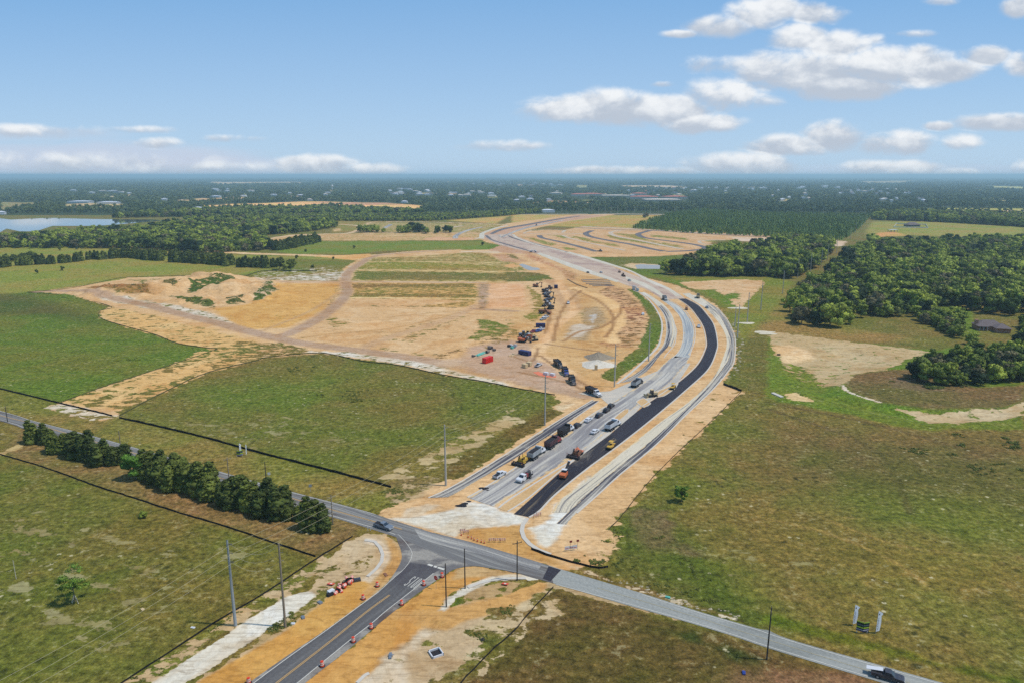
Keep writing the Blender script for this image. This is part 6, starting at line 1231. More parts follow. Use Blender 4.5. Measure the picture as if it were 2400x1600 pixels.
for k, (x, y, m_, f, lb) in enumerate(((1290, 725, M_black, 'e', "black excavator with raised boom above the brown hauler"), (1284, 711, M_char, 'e', "charcoal excavator, second above the brown hauler"), (1285, 704, M_gry, 'l', "grey loader, third above the brown hauler"), (1282, 697, M_char, 'e', "dark excavator, fourth above the brown hauler"),
      (1281, 690, M_silver, 'l', "silver grey loader, fifth above the brown hauler"), (1277, 685, M_black, 'e', "black excavator, sixth above the brown hauler"), (1286, 679, M_brn, 'l', "brown loader near the top of the machine line"), (1256, 673, M_brn, 'e', "brown excavator left of the top of the machine line"),
      (1281, 718, M_wp, 'l', "pale loader half hidden behind the black excavator"), (1240, 789, M_yel, 'l', "yellow wheel loader at the lower end of the machine line"), (1249, 799, M_tan, 'b', "tan bulldozer below the yellow wheel loader"), (1224, 802, M_org, 'e', "orange excavator lowest in the machine line"), (1237, 796, M_wp, 'l', "white machine beside the orange excavator"), (1230, 790, M_gry, 'l', "grey machine left of the yellow wheel loader"))):
    fr = (x+14, y+1) if k % 2 else (x-14, y+2)
    if f == 'e': excavator((x, y), fr, m_, lb, group=YG, sc_=1.15)
    elif f == 'l': loader((x, y), fr, m_, lb, group=YG, sc_=1.15)
    else: loader((x, y), fr, m_, lb, 'bulldozer', group=YG)
for x, y, m_, lb in ((1273, 750, M_silver, "silver pickup below the brown hauler"), (1268, 774, M_wp, "white and blue pickup below the navy trailer"), (1262, 778, M_blue, "blue pickup beside the navy trailer"), (1251, 779, M_red, "red pickup at the left of the navy trailer"), (1279, 745, M_wp, "white pickup parked nose to the brown hauler")):
    pickup((x, y), (x-12, y+3), m_, lb, z=.02, group="pickups in the machine yard")
# ------------------------------------------------------------------ containers, boxes, piles
def boxthing(name, label, cat, px, front, L, W, Hh, m_, ribs=True, door=True, z=0.02):
    loc, rz = posed(px, front); t_ = thing(name, label, cat, (loc[0], loc[1], z), rz); b_ = MB().box(0, 0, .1, L, W, Hh)
    if ribs:
        n_ = int(L/.35)
        for i in range(n_):
            for s_ in (-1, 1): b_.box(-L/2+.2+i*L/n_, s_*(W/2+.02), .2, .14, .06, Hh-.25)
    b_.build('shell', m_, t_); MB().box(0, 0, Hh+.1, L-.1, W-.1, .04).build('roof', m_, t_)
    for sx_ in (-1, 1):
        for sy_ in (-1, 1): MB().box(sx_*(L/2-.06), sy_*(W/2-.06), .0, .16, .16, Hh+.14).build('corner_post', m_, t_)
    if door:
        for s_ in (-1, 1): MB().box(-L/2-.03, s_*W/4, .2, .05, W/2-.12, Hh-.2).build('door', m_, t_)
    return t_
boxthing('shipping_container', "bright red shipping container on pale ground in the yard", 'container', (1143, 849), (1158, 844), 6.1, 2.5, 2.8, M_cont)
boxthing('shipping_container', "dark blue long container in the yard", 'container', (1230, 831), (1240, 833), 7.0, 2.7, 2.2, M_navy)
boxthing('trailer', "navy box trailer at the middle of the machine line", 'trailer', (1267, 767), (1278, 767), 6.0, 2.4, 2.4, M_navy)
boxthing('tank_box', "small dark box tank at the top of the machine line", 'tank', (1303, 676), (1309, 676), 3, 2.4, 2.8, M_navy)
boxthing('storage_box', "tan box with its lid off, left of the pair in the yard", 'box', (1230, 861), (1240, 863), 2.4, 2.2, 1.9, M_tan, False, False); boxthing('storage_box', "tan box with a pinkish top, right of the pair in the yard", 'box', (1240, 857), (1250, 852), 2.4, 2.2, 2.0, M_tan, False, False)
boxthing('office_box', "left of two white boxes behind the tall pole on orange matting", 'box', (1280, 878), (1290, 880), 2.4, 1.6, 1.2, M_wp, False, False); boxthing('office_box', "right of two white boxes on orange matting", 'box', (1295, 880), (1305, 882), 2.4, 1.6, 1.1, M_wp, False, False)
boxthing('portable_toilet', "portable toilet with a white roof near the white stockpile", 'toilet', (1397, 866), (1402, 866), 1.3, 1.3, 2.3, M_tan, False, True)
boxthing('culvert_box', "pale concrete box beside the white stockpile road", 'box', (1262, 776), (1270, 777), 3, 2, 1, M_wp, False, False)
o = polysheet("orange_mat", GG([(1249, 872), (1262, 870), (1285, 880), (1304, 879), (1303, 884), (1285, 884), (1262, 879)]), .06, mat("orange mesh", None, S(236, 132, 96), .8), kind=False); tag(o, "strip of orange mesh lying on the ground in the yard", "mesh")
def pile(px, r, h, m_, label, name='stockpile', ax=1.0, seed=0):
    rg = np.random.default_rng(seed); n_ = 28; V = [(0, 0, h)]; Fs = []
    for k, f_ in enumerate((.12, .3, .5, .7, .88, 1.0)):
        for i in range(n_):
            a = 6.2832*i/n_; rr = r*f_*(1+.13*math.sin(3*a+seed)+rg.normal(0, .035)); V.append((rr*math.cos(a)*ax, rr*math.sin(a), max(-.03, h*(1-f_)**1.12*(1+rg.normal(0, .05))) if f_ < 1 else -.05))
    for i in range(n_): Fs.append((0, 1+i, 1+(i+1) % n_))
    for k in range(5):
        for i in range(n_): a = 1+k*n_+i; b_ = 1+k*n_+(i+1) % n_; Fs.append((a, a+n_, b_+n_, b_))
    o = mesh_obj(name, V, Fs, m_); x, y = G(*px); o.location = (x, y, 0); return tag(o, label, 'pile')
def rough(name, c): return mat(name, lambda t, p: (setc(t, p, t.mix(t.noise(t.n('ShaderNodeTexCoord').outputs['Object'], .9, 5, .7), tuple(v*.75 for v in c), tuple(v*1.2 for v in c))), bump(t, p, t.noise(t.n('ShaderNodeTexCoord').outputs['Object'], 2, 5, .7), .8, .3)), c, .95)
pile((1403, 838), 6.5, 3.3, rough("gravel", S(160, 146, 126)), "grey gravel stockpile behind the white one", ax=1.25, seed=1); pile((1400, 855), 7.5, 2.9, rough("white rock", S(232, 222, 204)), "low white rock stockpile near the entrance", ax=1.2, seed=2)
pile((1428, 829), 4, 1.4, rough("ochre sand", S(206, 166, 110)), "small ochre sand pile right of the gravel", seed=3)
M_cold = rough("cold asphalt", S(44, 42, 48))
for k, (x, y, r, h, lb) in enumerate(((1082, 1184, 1.9, .5, "largest black asphalt heap left on the limerock"), (1090, 1179, 1.2, .4, "black asphalt heap touching the largest one"), (1099, 1174, .9, .3, "small black asphalt heap right of the largest"), (1134, 1144, 2.0, .35, "flat black asphalt heap at the start of the grey lanes"), (1143, 1148, .8, .2, "crumb of black asphalt beside the flat heap"), (1072, 1184, .9, .25, "small black asphalt heap left of the largest"))): pile((x, y), r*.62, h, M_cold, lb, 'asphalt_heap', 1.5, seed=10+k)
def pipe(px, front, L, r, m_, label, cat='pipe', name='concrete_pipe'):
    loc, rz = posed(px, front); n_ = 16; V = []; Fs = []
    for x in (-L/2, L/2):
        for rr in (r, r*.82):
            for i in range(n_): a = 6.2832*i/n_; V.append((x, rr*math.cos(a), r+rr*math.sin(a)))
    for i in range(n_):
        j = (i+1) % n_; Fs += [(i, j, 2*n_+j, 2*n_+i), (n_+j, n_+i, 3*n_+i, 3*n_+j), (i, n_+i, n_+j, j), (2*n_+j, 3*n_+j, 3*n_+i, 2*n_+i)]
    o = mesh_obj(name, V, Fs, m_); o.location = (loc[0], loc[1], 0.02); o.rotation_euler = (0, 0, rz); return tag(o, label, cat)
M_pc = paint("dark concrete pipe", S(132, 120, 112), .9); M_teal = paint("teal pipe", S(104, 196, 180), .5, dirt=.1)
pipe((1149, 818), (1160, 820), 2.6, .95, M_pc, "large concrete pipe furthest back in the yard"); pipe((1143, 827), (1152, 823), 2.6, .85, M_pc, "large concrete pipe at the end of the teal pipes"); pipe((1158, 822), (1166, 824), 1.8, .7, M_pc, "large concrete pipe furthest right"); pipe((1109, 836), (1116, 838), 1.6, .6, M_pc, "short concrete pipe left of the teal pipes")
for k, (x, y) in enumerate(((1126, 829), (1129, 827.5), (1127, 832), (1132, 830), (1123, 831))): pipe((x, y), (x+14, y-5), 6+k*.3, .28, M_teal, "teal plastic pipe lying in the bundle above the red container", name='plastic_pipe')['group'] = "teal pipe bundle"
for k, (x, y, m_) in enumerate(((1198, 812, M_wp), (1204, 815, M_gry), (1193, 813, M_dark), (1208, 812, M_silver), (1200, 817, M_teal))): boxthing('equipment_crate', ("white", "blue grey", "black", "silver", "teal")[k]+" crate in the row of small crates above the blue container", 'crate', (x, y), (x+5, y+1), 1.7, 1.3, 1.1, m_, False, False)
for k, (x, y, a) in enumerate(((1196, 833, 1), (1204, 830, 2), (1211, 831, 3), (1202, 834, 1))): o = MB().box(0, 0, 0, 3.2, .5, .35, a).build('lumber_stack', M_tan); x_, y_ = G(x, y); o.location = (x_, y_, .02); tag(o, "stack of pale lumber left of the blue container", "lumber", "lumber stacks in the yard")
# culvert wall and the pit of slabs
loc, rz = posed((1490, 681), (1507, 687)); t_ = thing('culvert_wall', "white concrete culvert headwall with a dark square opening beside the new lanes", 'wall', (loc[0], loc[1], 0), rz)
MB().box(-3.9, 0, 0, 5.2, .5, 3.3).box(3.4, 0, 0, 5.4, .5, 2.6).box(0, 0, 2.5, 2.4, .5, .8).build('headwall', M_wp, t_); MB().box(0, .6, 0, 2.0, .2, 2.4).build('opening', M_dark, t_); MB().box(-7.0, 1.3, 0, 2.6, .4, 3.0, .8).build('wing_wall', M_wp, t_)
M_slab = paint("weathered slabs", S(150, 138, 124), .9)
for k, q in enumerate((((640, 1010), (870, 1000)), ((650, 1025), (900, 1018)), ((680, 1040), (905, 1034)), ((710, 1050), (920, 1048)), ((740, 1062), (940, 1060)))): curb(T3(*q), 1.8, .6, "weathered grey wall strip, %s of five stepping down beside the culvert" % ("first", "second", "third", "fourth", "last")[k], name='retaining_strip', cat='wall', sm=False, m_=M_slab)
curb(T3((510, 1000), (600, 1050), (690, 1080)), 1.2, .5, "thin earth coloured berm left of the grey wall strips", name='berm', cat='berm', m_=rough("dark earth", S(140, 112, 78)))
# ------------------------------------------------------------------ poles and wires
M_pole = paint("pale concrete pole", S(196, 192, 182), .7, dirt=.2); M_wood = paint("weathered wood pole", S(150, 138, 120), .9, dirt=.2); M_galv = paint("galvanised pole", S(170, 180, 188), .5, .2, dirt=.1); M_ins = mat("insulator", None, S(120, 116, 112), .4); M_wire = mat("aluminium wire", None, S(206, 196, 160), .5, .3)
def steel_pole(px, label, h=20.2, m_=None, near=True, group="tall poles of the power line"):
    x, y = G(*px); t_ = thing('power_pole', label, 'power pole', (x, y, 0), 0, group); MB().cyl((0, 0, -.2), (0, 0, h), .36 if near else .3, .2 if near else .2, 12).build('shaft', m_ or M_pole, t_)
    if near:
        for z in (h-.8, h-2.9, h-5.0): MB().cyl((.2, -.1, z), (1.2, -.5, z+.12), .07, .09, 8).build('insulator', M_ins, t_)
        MB().box(.0, 0, h-.3, .3, .3, .3).build('cap', m_ or M_pole, t_)
    return t_
line = [(552, 1465), (1045, 1137), (1277, 996), (1440, 906), (1520, 846), (1728, 792)]
steel_pole(line[0], "thick galvanised steel pole beside the limerock path, bottom left", 20.4, M_galv); steel_pole(line[1], "tall pale pole on the sand left of the new lanes"); steel_pole(line[2], "tall pale pole in front of the orange matting"); steel_pole(line[3], "tall pale pole at the tip of the green strip"); steel_pole(line[4], "tall pale pole halfway up the green strip")
steel_pole(line[5], "tall pale pole outside the curve with a sandy tip behind it"); steel_pole((1722, 766), "pale pole right behind the one outside the curve", 12.5); steel_pole((1751, 756), "tall pale pole with a patch of white rubble at its foot"); steel_pole((1783, 727), "tall pale pole on the slope of the triangular sand patch")
far = [(1834, 689), (1869, 652), (1899, 638), (1924, 628), (1939, 611), (1960, 596), (1993, 560), (2005, 547), (2018, 539), (2028, 525)]
for k, q in enumerate(far): steel_pole(q, "pale pole in the line along the edge of the right-hand wood", 19, near=False, group="poles along the wood's edge")
frow = [(1214, 505), (1233, 505), (1270, 504), (1279, 504), (1317, 504), (1328, 503), (1387, 502), (1403, 502), (1418, 502), (1432, 502), (1447, 502), (1469, 502), (1486, 502), (1524, 503), (1542, 503), (1581, 503), (1601, 502), (1638, 502), (1642, 502), (1663, 503), (1702, 503), (1731, 503), (1764, 503), (1788, 503), (1094, 503), (1141, 502), (1136, 503), (1179, 502), (1186, 502), (1879, 503), (1905, 503), (1929, 502), (2007, 502)]
for q in frow: steel_pole(q, "small pale pole in the far line across the whole view", random.uniform(17, 24), near=False, group="poles of the far line")
def wood_pole(px, h, label, arm=None, r=.17, pins=False, m_=None):
    x, y = G(*px); t_ = thing('utility_pole', label, 'utility pole', (x, y, 0), 0, "wooden utility poles"); MB().cyl((0, 0, -.2), (0, 0, h), r, r*.7, 9).build('post', m_ or M_wood, t_)
    if arm is not None: MB().box(0, 0, h-.7, 2.4, .12, .14, arm).build('crossarm', m_ or M_wood, t_); [MB().cyl((math.cos(arm)*d, math.sin(arm)*d, h-.55), (math.cos(arm)*d, math.sin(arm)*d, h-.25), .06, .05, 6).build('insulator', M_ins, t_) for d in (-1.1, .1, 1.1)]
    if pins: [MB().cyl((.1, 0, h-z), (.7, .1, h-z+.1), .05, .07, 6).build('insulator', M_ins, t_) for z in (.5, 2.3, 4.1)]
    return t_
wood_pole((669, 1468), 19.9, "tall weathered wooden pole beside the galvanised pole", r=.27, pins=True)
M_wdk = paint("dark wood pole", S(72, 66, 60), .9, dirt=.1)
wood_pole((1212, 1360), 10.6, "dark wooden pole with a crossarm at the junction's right", .4, m_=M_wdk); wood_pole((1090, 1378), 10.4, "dark wooden pole standing at the end of the curved gutter", m_=M_wdk); wood_pole((1046, 1421), 10.9, "dark wooden pole at the tip of the limerock bed", m_=M_wdk); wood_pole((1797, 1545), 11.8, "dark wooden pole by the right part of the county road", 1.2, m_=M_wdk)
wood_pole((780, 1229), 9.0, "wooden pole with a pale crossarm beside the last cedar", .5); wood_pole((624, 1125), 6.4, "short dark pole beyond the cedar row beside a white sign", m_=M_wdk); wood_pole((537, 1123), 7.6, "pole with a long tilted crossarm behind the cedar row", .6); wood_pole((283, 1047), 6.2, "thin pole behind the left half of the cedar row"); wood_pole((18, 988), 6.6, "thin pole beside the road at the far left", m_=M_wdk)
o = wood_pole((38, 1356), 5.0, "short white marker pole in the near left field", r=.08, m_=M_barkl)
def wire(a, b, za, zb, sag, label, group, r=.028):
    A_, B_ = np.array([*a, za]), np.array([*b, zb]); pts = []
    for i in range(15): u = i/14; p = A_*(1-u)+B_*u; p[2] -= 4*sag*u*(1-u); pts.append(tuple(p))
    o = MB().tube(pts, r, 5).build('power_cable', M_wire); return tag(o, label, 'cable', group)
Lw = [G(*q) for q in line]; P0, P1 = np.array(Lw[0]), np.array(Lw[1]); back = tuple(P0+(P0-P1)*.9)
nm = ("top", "middle", "lowest"); seg = [back]+Lw[:5]
for i in range(len(seg)-1):
    for k, z in enumerate((19.5, 17.4, 15.3)):
        where = ("running off the bottom left corner from the galvanised pole", "between the galvanised pole and the first pale pole", "between the first and second pale poles", "from the pole by the orange matting to the green strip's tip", "between the two poles of the green strip")[i]
        off = (.9, -.4)
        wire((seg[i][0]+off[0], seg[i][1]+off[1]), (seg[i+1][0]+off[0], seg[i+1][1]+off[1]), z, z, 2.0 if i else 1.8, nm[k]+" power cable "+where, "cables of the power line")
Wp_ = G(669, 1468)
for k in range(3): wire((Lw[0][0]+.9, Lw[0][1]-.4), (Wp_[0], Wp_[1]), (19.5, 17.4, 15.3)[k], 19.4-1.8*k, 2.2, nm[k]+" slack cable between the galvanised and the wooden pole", "slack cables")
A1 = G(1212, 1360); A2 = G(1797, 1545)
# ------------------------------------------------------------------ silt fences
M_silt = mat("black silt fabric", None, S(34, 32, 32), .9)
def silt(pts, h, label, step=3, m_=None, green=False):
    W = resample(smooth(GG(pts), 5), max(8, int(sum(math.dist(a, b) for a, b in zip(GG(pts)[:-1], GG(pts)[1:]))/2.0))); V = []; n_ = len(W); rg = np.random.default_rng(abs(int(pts[0][0]*7))); jit = rg.normal(0, .06, (n_, 2))
    t_ = thing('silt_fence', label, 'silt fence', (0, 0, 0)); W = W+jit
    for i in range(n_): hh_ = h*(1+rg.normal(0, .08)); V += [(W[i][0]-.03, W[i][1]-.03, -.05), (W[i][0], W[i][1], hh_), (W[i][0]+.05, W[i][1]+.05, hh_), (W[i][0]+.05, W[i][1]+.05, -.05)]
    Fs = []
    for i in range(n_-1):
        for k in range(3): Fs.append((4*i+k, 4*i+k+1, 4*i+k+5, 4*i+k+4))
    mesh_obj('fabric', V, Fs, m_ or M_silt, t_); s_ = MB()
    for i in range(0, n_, step): s_.box(W[i][0], W[i][1]+.08, 0, .06, .06, h*1.35)
    s_.build('stakes', M_wood, t_)['kind'] = 'stuff'; return t_
silt(U1((-400, 350), (0, 438), (500, 558), (850, 642), (1030, 686)), .7, "black silt fence across the left end of the sandy strip")
silt(U1((1095, 705), (1500, 795), (1900, 890), (2352, 1017))+U2((600, 1170), (1240, 1340)), .8, "long straight black silt fence above the county road")
silt(U1((0, 1040), (250, 1110), (500, 1190), (850, 1320), (1200, 1430), (1620, 1568))+V1((2000, 110), (2352, 228))+V2((300, 330), (545, 410)), .5, "wavy black silt fence below the cedar row")
silt(V1((900, 1700), (1120, 1568), (1600, 1260), (2000, 1000), (2352, 795))+V2((300, 600), (600, 400), (890, 226)), .45, "black silt fence along the limerock path")
silt(V2((1750, 1700), (1880, 1568), (2200, 1240), (2352, 1110))+V3((200, 880), (380, 690)), .45, "black silt fence at the brown field in the bottom middle")
silt(V3((175, 340), (320, 395), (550, 462), (700, 500), (830, 520), (880, 505)), .6, "black silt fence following the gutter right of the junction")
silt([(1695, 901), (1738, 917)], 1.0, "short black silt fence at the sandy corner right of the road")
silt([(1738, 917), (1700, 955), (1650, 1003), (1583, 1065), (1519, 1131), (1463, 1201), (1427, 1241)], .4, "thin dark silt fence down the right edge of the sand", m_=mat("faded silt fabric", None, S(70, 66, 50), .9))
M_sf = mat("weedy silt fabric", None, S(92, 94, 54), .9)
silt([(510, 818), (470, 832), (398, 856), (255, 902), (143, 943)], .4, "weedy low silt fence on the upper side of the sandy strip", m_=M_sf); silt([(279, 975), (383, 920), (485, 874), (600, 846), (625, 838), (753, 828), (850, 847), (932, 856), (1034, 878), (1136, 895), (1200, 908), (1300, 926)], .5, "weedy silt fence around the middle green field", m_=M_sf)
silt(T1((250, 1118), (640, 1085), (1000, 1010), (1180, 982), (1700, 968)), .45, "dark silt fence on the far side of the sand mounds", m_=M_sf); silt(T1((240, 1120), (640, 1155), (1020, 1252), (920, 1290), (950, 1370), (1400, 1500), (1640, 1590), (2000, 1640)), .45, "dark silt fence on the near side of the sand mounds", m_=M_sf)
silt(T2((-120, 985), (0, 940), (120, 925), (560, 925)), .9, "dark silt fence behind the sand mounds in the meadow", m_=M_sf)
# ------------------------------------------------------------------ drums, cones, signs
def drum(x, y, label, rot=(0, 0, 0), z=0.0, group="orange traffic drums"):
    t_ = thing('traffic_drum', label, 'traffic drum', (x, y, z), 0, group); t_.rotation_euler = rot; t_.scale = (1.45, 1.45, 1.2)
    MB().cyl((0, 0, .06), (0, 0, .95), .3, .22, 12).cyl((0, 0, .95), (0, 0, 1.02), .12, .12, 8).build('drum', M_barrel, t_)
    for z_ in (.35, .66): MB().cyl((0, 0, z_), (0, 0, z_+.15), .3-.08*z_+.012, .3-.08*(z_+.15)+.008, 12).build('band', M_refl, t_)
    MB().cyl((0, 0, 0), (0, 0, .07), .45, .42, 12).build('base', M_tyre, t_); return t_
for px, lb in (((884, 1373), "orange drum highest on the left shoulder of the side road"), ((851, 1403), "orange drum second from the top on the left shoulder"), ((993, 1370), "orange drum right beside the painted word on the road"), ((1036, 1351), "orange drum closest to the junction, right of the stop sign"), ((941, 1416), "orange drum on the right road edge below the painted word"), ((870, 1471), "orange drum on the right road edge, fourth from the junction"), ((828, 1503), "orange drum on the right road edge, fifth from the junction"), ((755, 1560), "orange drum on the right road edge, lowest"), ((583, 1599), "orange drum cut off by the bottom edge")):
    drum(*G(*px), lb)
random.seed(5)
for k in range(15):
    u = k/14; px = (790+u*34+random.uniform(-2, 2), 1386-u*25+random.uniform(-3, 3)); x, y = G(*px); drum(x, y, "toppled orange drum in the heap beside the orange sand", (random.uniform(1.1, 1.9), 0, random.uniform(0, 6.28)), .35+.3*(k % 2), "heap of toppled drums")
def cone(px, label, m_=None):
    x, y = G(*px); t_ = thing('traffic_cone', label, 'traffic cone', (x, y, 0), 0, "cones on the sand by the junction"); MB().cyl((0, 0, .04), (0, 0, 1.0), .16, .06, 8).build('cone', M_barrel, t_); MB().box(0, 0, 0, .4, .4, .05).build('base', M_tyre, t_); MB().cyl((0, 0, .6), (0, 0, .78), .125, .1, 8).build('band', M_refl, t_)
for k, px in enumerate(((1097, 1259), (1105, 1262), (1111, 1265), (1119, 1268), (1128, 1270), (1135, 1272), (1081, 1254))): cone(px, "thin orange cone, number %s in the row from the left" % ("two", "three", "four", "five", "six", "seven", "one")[k] if k < 6 else "thin orange cone at the start of the row")
def barricade(px, label, w_=1.6, face=0.2, group=None, m_=None):
    x, y = G(*px); t_ = thing('barricade', label, 'barricade', (x, y, 0), face, group)
    for s_ in (-1, 1): MB().cyl((s_*w_/2*.8, -.35, 0), (s_*w_/2*.8, 0, 1.2), .03).cyl((s_*w_/2*.8, .35, 0), (s_*w_/2*.8, 0, 1.2), .03).build('leg', M_dark, t_)
    for z_ in (.55, .95):
        b_ = MB().box(0, -.12, z_, w_, .05, .22).build('board', m_ or M_refl, t_)
        for i in range(3): MB().box(-w_/2+.3+i*w_/3, -.155, z_+.01, .2, .02, .2).build('stripe', M_barrel, b_)
    return t_
for px, lb in (((1152, 1269), "white barricade on the orange sand by the junction"), ((1166, 1269), "orange barricade just right of the white one"), ((1178, 1269), "last barricade on the orange sand by the junction"), ((1084, 1247), "barricade at the edge of the limerock nearest the junction"), ((1092, 1250), "second barricade at the edge of the limerock"), ((1256, 1212), "small barricade on the sand between gutter and limerock lane"), ((1262, 1208), "barricade next to the small one between gutter and lane")): barricade(px, lb)
def roadsign(px, h, shape, m_, label, face=0, size=.8, text=None):
    x, y = G(*px); t_ = thing('road_sign', label, 'road sign', (x, y, 0), face); MB().cyl((0, 0.03, 0), (0, .03, h), .04, .04, 6).build('post', M_galv, t_)
    n_ = {'oct': 8, 'dia': 4, 'sq': 4}[shape]; off = {'oct': 22.5, 'dia': 0, 'sq': 45}[shape]; r = size*{'oct': .54, 'dia': .7, 'sq': .7}[shape]; V = []
    for yy_ in (-.02, .0): V += [(r*math.cos(math.radians(off+360*i/n_)), yy_, h+r*math.sin(math.radians(off+360*i/n_))) for i in range(n_)]
    pl = mesh_obj('panel', V, [tuple(range(n_-1, -1, -1))[::-1], tuple(range(2*n_-1, n_-1, -1))]+[(i, i+n_, (i+1) % n_+n_, (i+1) % n_) for i in range(n_)], m_, t_)
    if text:
        me = letters(text, (0, 0), (0, 1), size*.3, size*.8, 0, M_refl)
        for v in me.vertices: v.co = (v.co.x, -.035, h+v.co.y)
        link(bpy.data.objects.new('lettering', me)).parent = pl
    return t_
M_signred = mat("sign red", None, S(206, 30, 36), .4)
roadsign((1022, 1379), 2.9, 'oct', M_signred, "red stop sign on a post right of the side road", -.6, 1.1, "STOP")
roadsign((728, 1152), 2.1, 'sq', M_galv, "grey backed road sign beyond the county road", .3, .9); roadsign((631, 1117), 1.2, 'sq', M_wp, "small white sign next to the short dark pole", .3, .9)
for px, lb in (((776, 1368), "orange and white fallen sign left of the heap of drums"), ((1184, 1368), "orange and white fallen sign inside the curved gutter")):
    x, y = G(*px); t_ = thing('fallen_sign', lb, 'road sign', (x, y, .15), .5); MB().box(0, 0, 0, 1.5, 1.5, .06, .78, 1, 1, .3).build('panel', M_barrel, t_); MB().box(0, 0, .07, .8, .5, .02, .78, 1, 1, .3).build('patch', M_refl, t_)
t_ = thing('notice_board', "white notice boards with two dark flags on the sand right of the gutter", 'sign', (*G(1337, 1290), 0), .25)
for k, (x, y_, z) in enumerate(((-1.0, 0, 1.2), (.3, .2, 1.0), (1.2, .0, 1.3))): MB().box(x, y_, .5, 1.2, .06, z*.8).build('board', M_wp, t_); MB().box(x, y_-.04, .8, .9, .02, .12).build('stripe', M_signred, t_)
for x in (0, 1.9): MB().cyl((x, .1, 0), (x, .1, 2.9), .03).build('post', M_dark, t_); MB().box(x+.1, .1, 2.3, .7, .05, .6).build('flag', M_red, t_)
t_ = thing('marker_posts', "pair of white marker posts at the road edge behind the grey pickup", 'marker post', (*G(865, 1243), 0), .3)
for x in (-.3, .45): MB().cyl((x, 0, 0), (x, 0, 1.3), .06, .06, 6).build('post', M_wp, t_)
M_cloth = bpy.data.materials.new("flag cloth"); M_cloth.use_nodes = True; _t = NT(M_cloth.node_tree); _o = [n for n in M_cloth.node_tree.nodes if n.type == "OUTPUT_MATERIAL"][0]; _t.t.links.new(_t.n("ShaderNodeMixShader", i={0: .35, 1: _t.n("ShaderNodeBsdfDiffuse", i={0: (.9, .92, .96, 1)}).outputs[0], 2: _t.n("ShaderNodeBsdfTranslucent", i={0: (.9, .92, .96, 1)}).outputs[0]}).outputs[0], _o.inputs[0])
def flagthing(px, h, label, w_=1.0, face=.2, lean=.1):
    x, y = G(*px); t_ = thing('feather_flag', label, 'flag', (x, y, 0), face); MB().cyl((-.05, 0, 0), (lean, 0, h), .03, .02, 6).build('pole', M_galv, t_); ln = lambda z: lean*z/h
    out = [(ln(.5), .5), (.72*w_, .5), (.80*w_, 1.6), (.86*w_, 2.4), (.68*w_+ln(h), h*.72), (w_*1.0+ln(h), h*.82), (ln(h), h)]; n_ = len(out)
    V = [(a, -.012, b_) for a, b_ in out]+[(a, .012, b_) for a, b_ in out]; f = mesh_obj('flag', V, [tuple(range(n_)), tuple(range(2*n_-1, n_-1, -1))]+[(i, i+n_, (i+1) % n_+n_, (i+1) % n_) for i in range(n_)], M_cloth, t_)
    MB().add([(.25, -.03, h*.80), (.6, -.03, h*.80), (.42, -.03, h*.9)], [(0, 1, 2)]).build('emblem', M_navy, f)
    g = MB(); random.seed(int(px[0]))
    for k in range(8): z_ = .9+k*(h*.72-1.0)/8; g.box(.38, -.025, z_, .30, .01, .08); g.box(.38+random.choice((-.12, .12)), -.025, z_, .07, .01, .26)
    g.build('lettering', M_gry, f); return t_
flagthing((1998, 1466), 5.2, "left white feather flag near the bottom right field sign", 1.4, .35); flagthing((2052, 1484), 5.5, "right white feather flag near the bottom right field sign", 1.4, .35)
flagthing((562, 1066), 4.4, "left white feather flag beside the silt fence above the cedars", .9, 1.1); flagthing((577, 1067), 4.2, "right thin feather flag beside the silt fence above the cedars", .6, 1.35)
M_lime2 = mat("lime green", None, S(190, 222, 62), .6); M_dgreen = mat("dark green", None, S(30, 58, 48), .6)
def vsign(px, label, s_=1.0, face=.1):
    x, y = G(*px); t_ = thing('field_sign', label, 'sign', (x, y, 0), face); t_.scale = (s_,)*3
    for sg, a in ((-1, .55), (1, -.12)):
        L = 1.35; R_ = Matrix.Rotation(a*(1 if sg > 0 else -1)*-1, 3, 'Z')
        def bx(n_, z0, h, m_, dy=0):
            o = MB().box(sg*L/2, dy, z0, L, .06, h, 0).build(n_, m_, t_); o.rotation_euler = (0, 0, -.75 if sg < 0 else .12); return o
        p = bx('panel', .4, 2.3, M_navy); bx('stripe', 1.2, .3, M_lime2, -.035).parent = t_; bx('upper_band', 1.55, .9, M_dgreen, -.03); bx('top_edge', 2.5, .2, M_lime2, -.036); bx('print', .75, .1, M_wp, -.037); bx('print', 1.85, .16, M_gry, -.037)
        MB().cyl((sg*1.0, .05+(.6 if sg < 0 else 0), 0), (sg*1.0, .05+(.6 if sg < 0 else 0), .5), .05).build('leg', M_wp, t_)
    return t_
vsign((2022, 1484), "V shaped navy and lime green sign between the two flags at bottom right"); vsign((563, 1070), "navy and green field sign in front of the flags above the cedars", .85, .9)
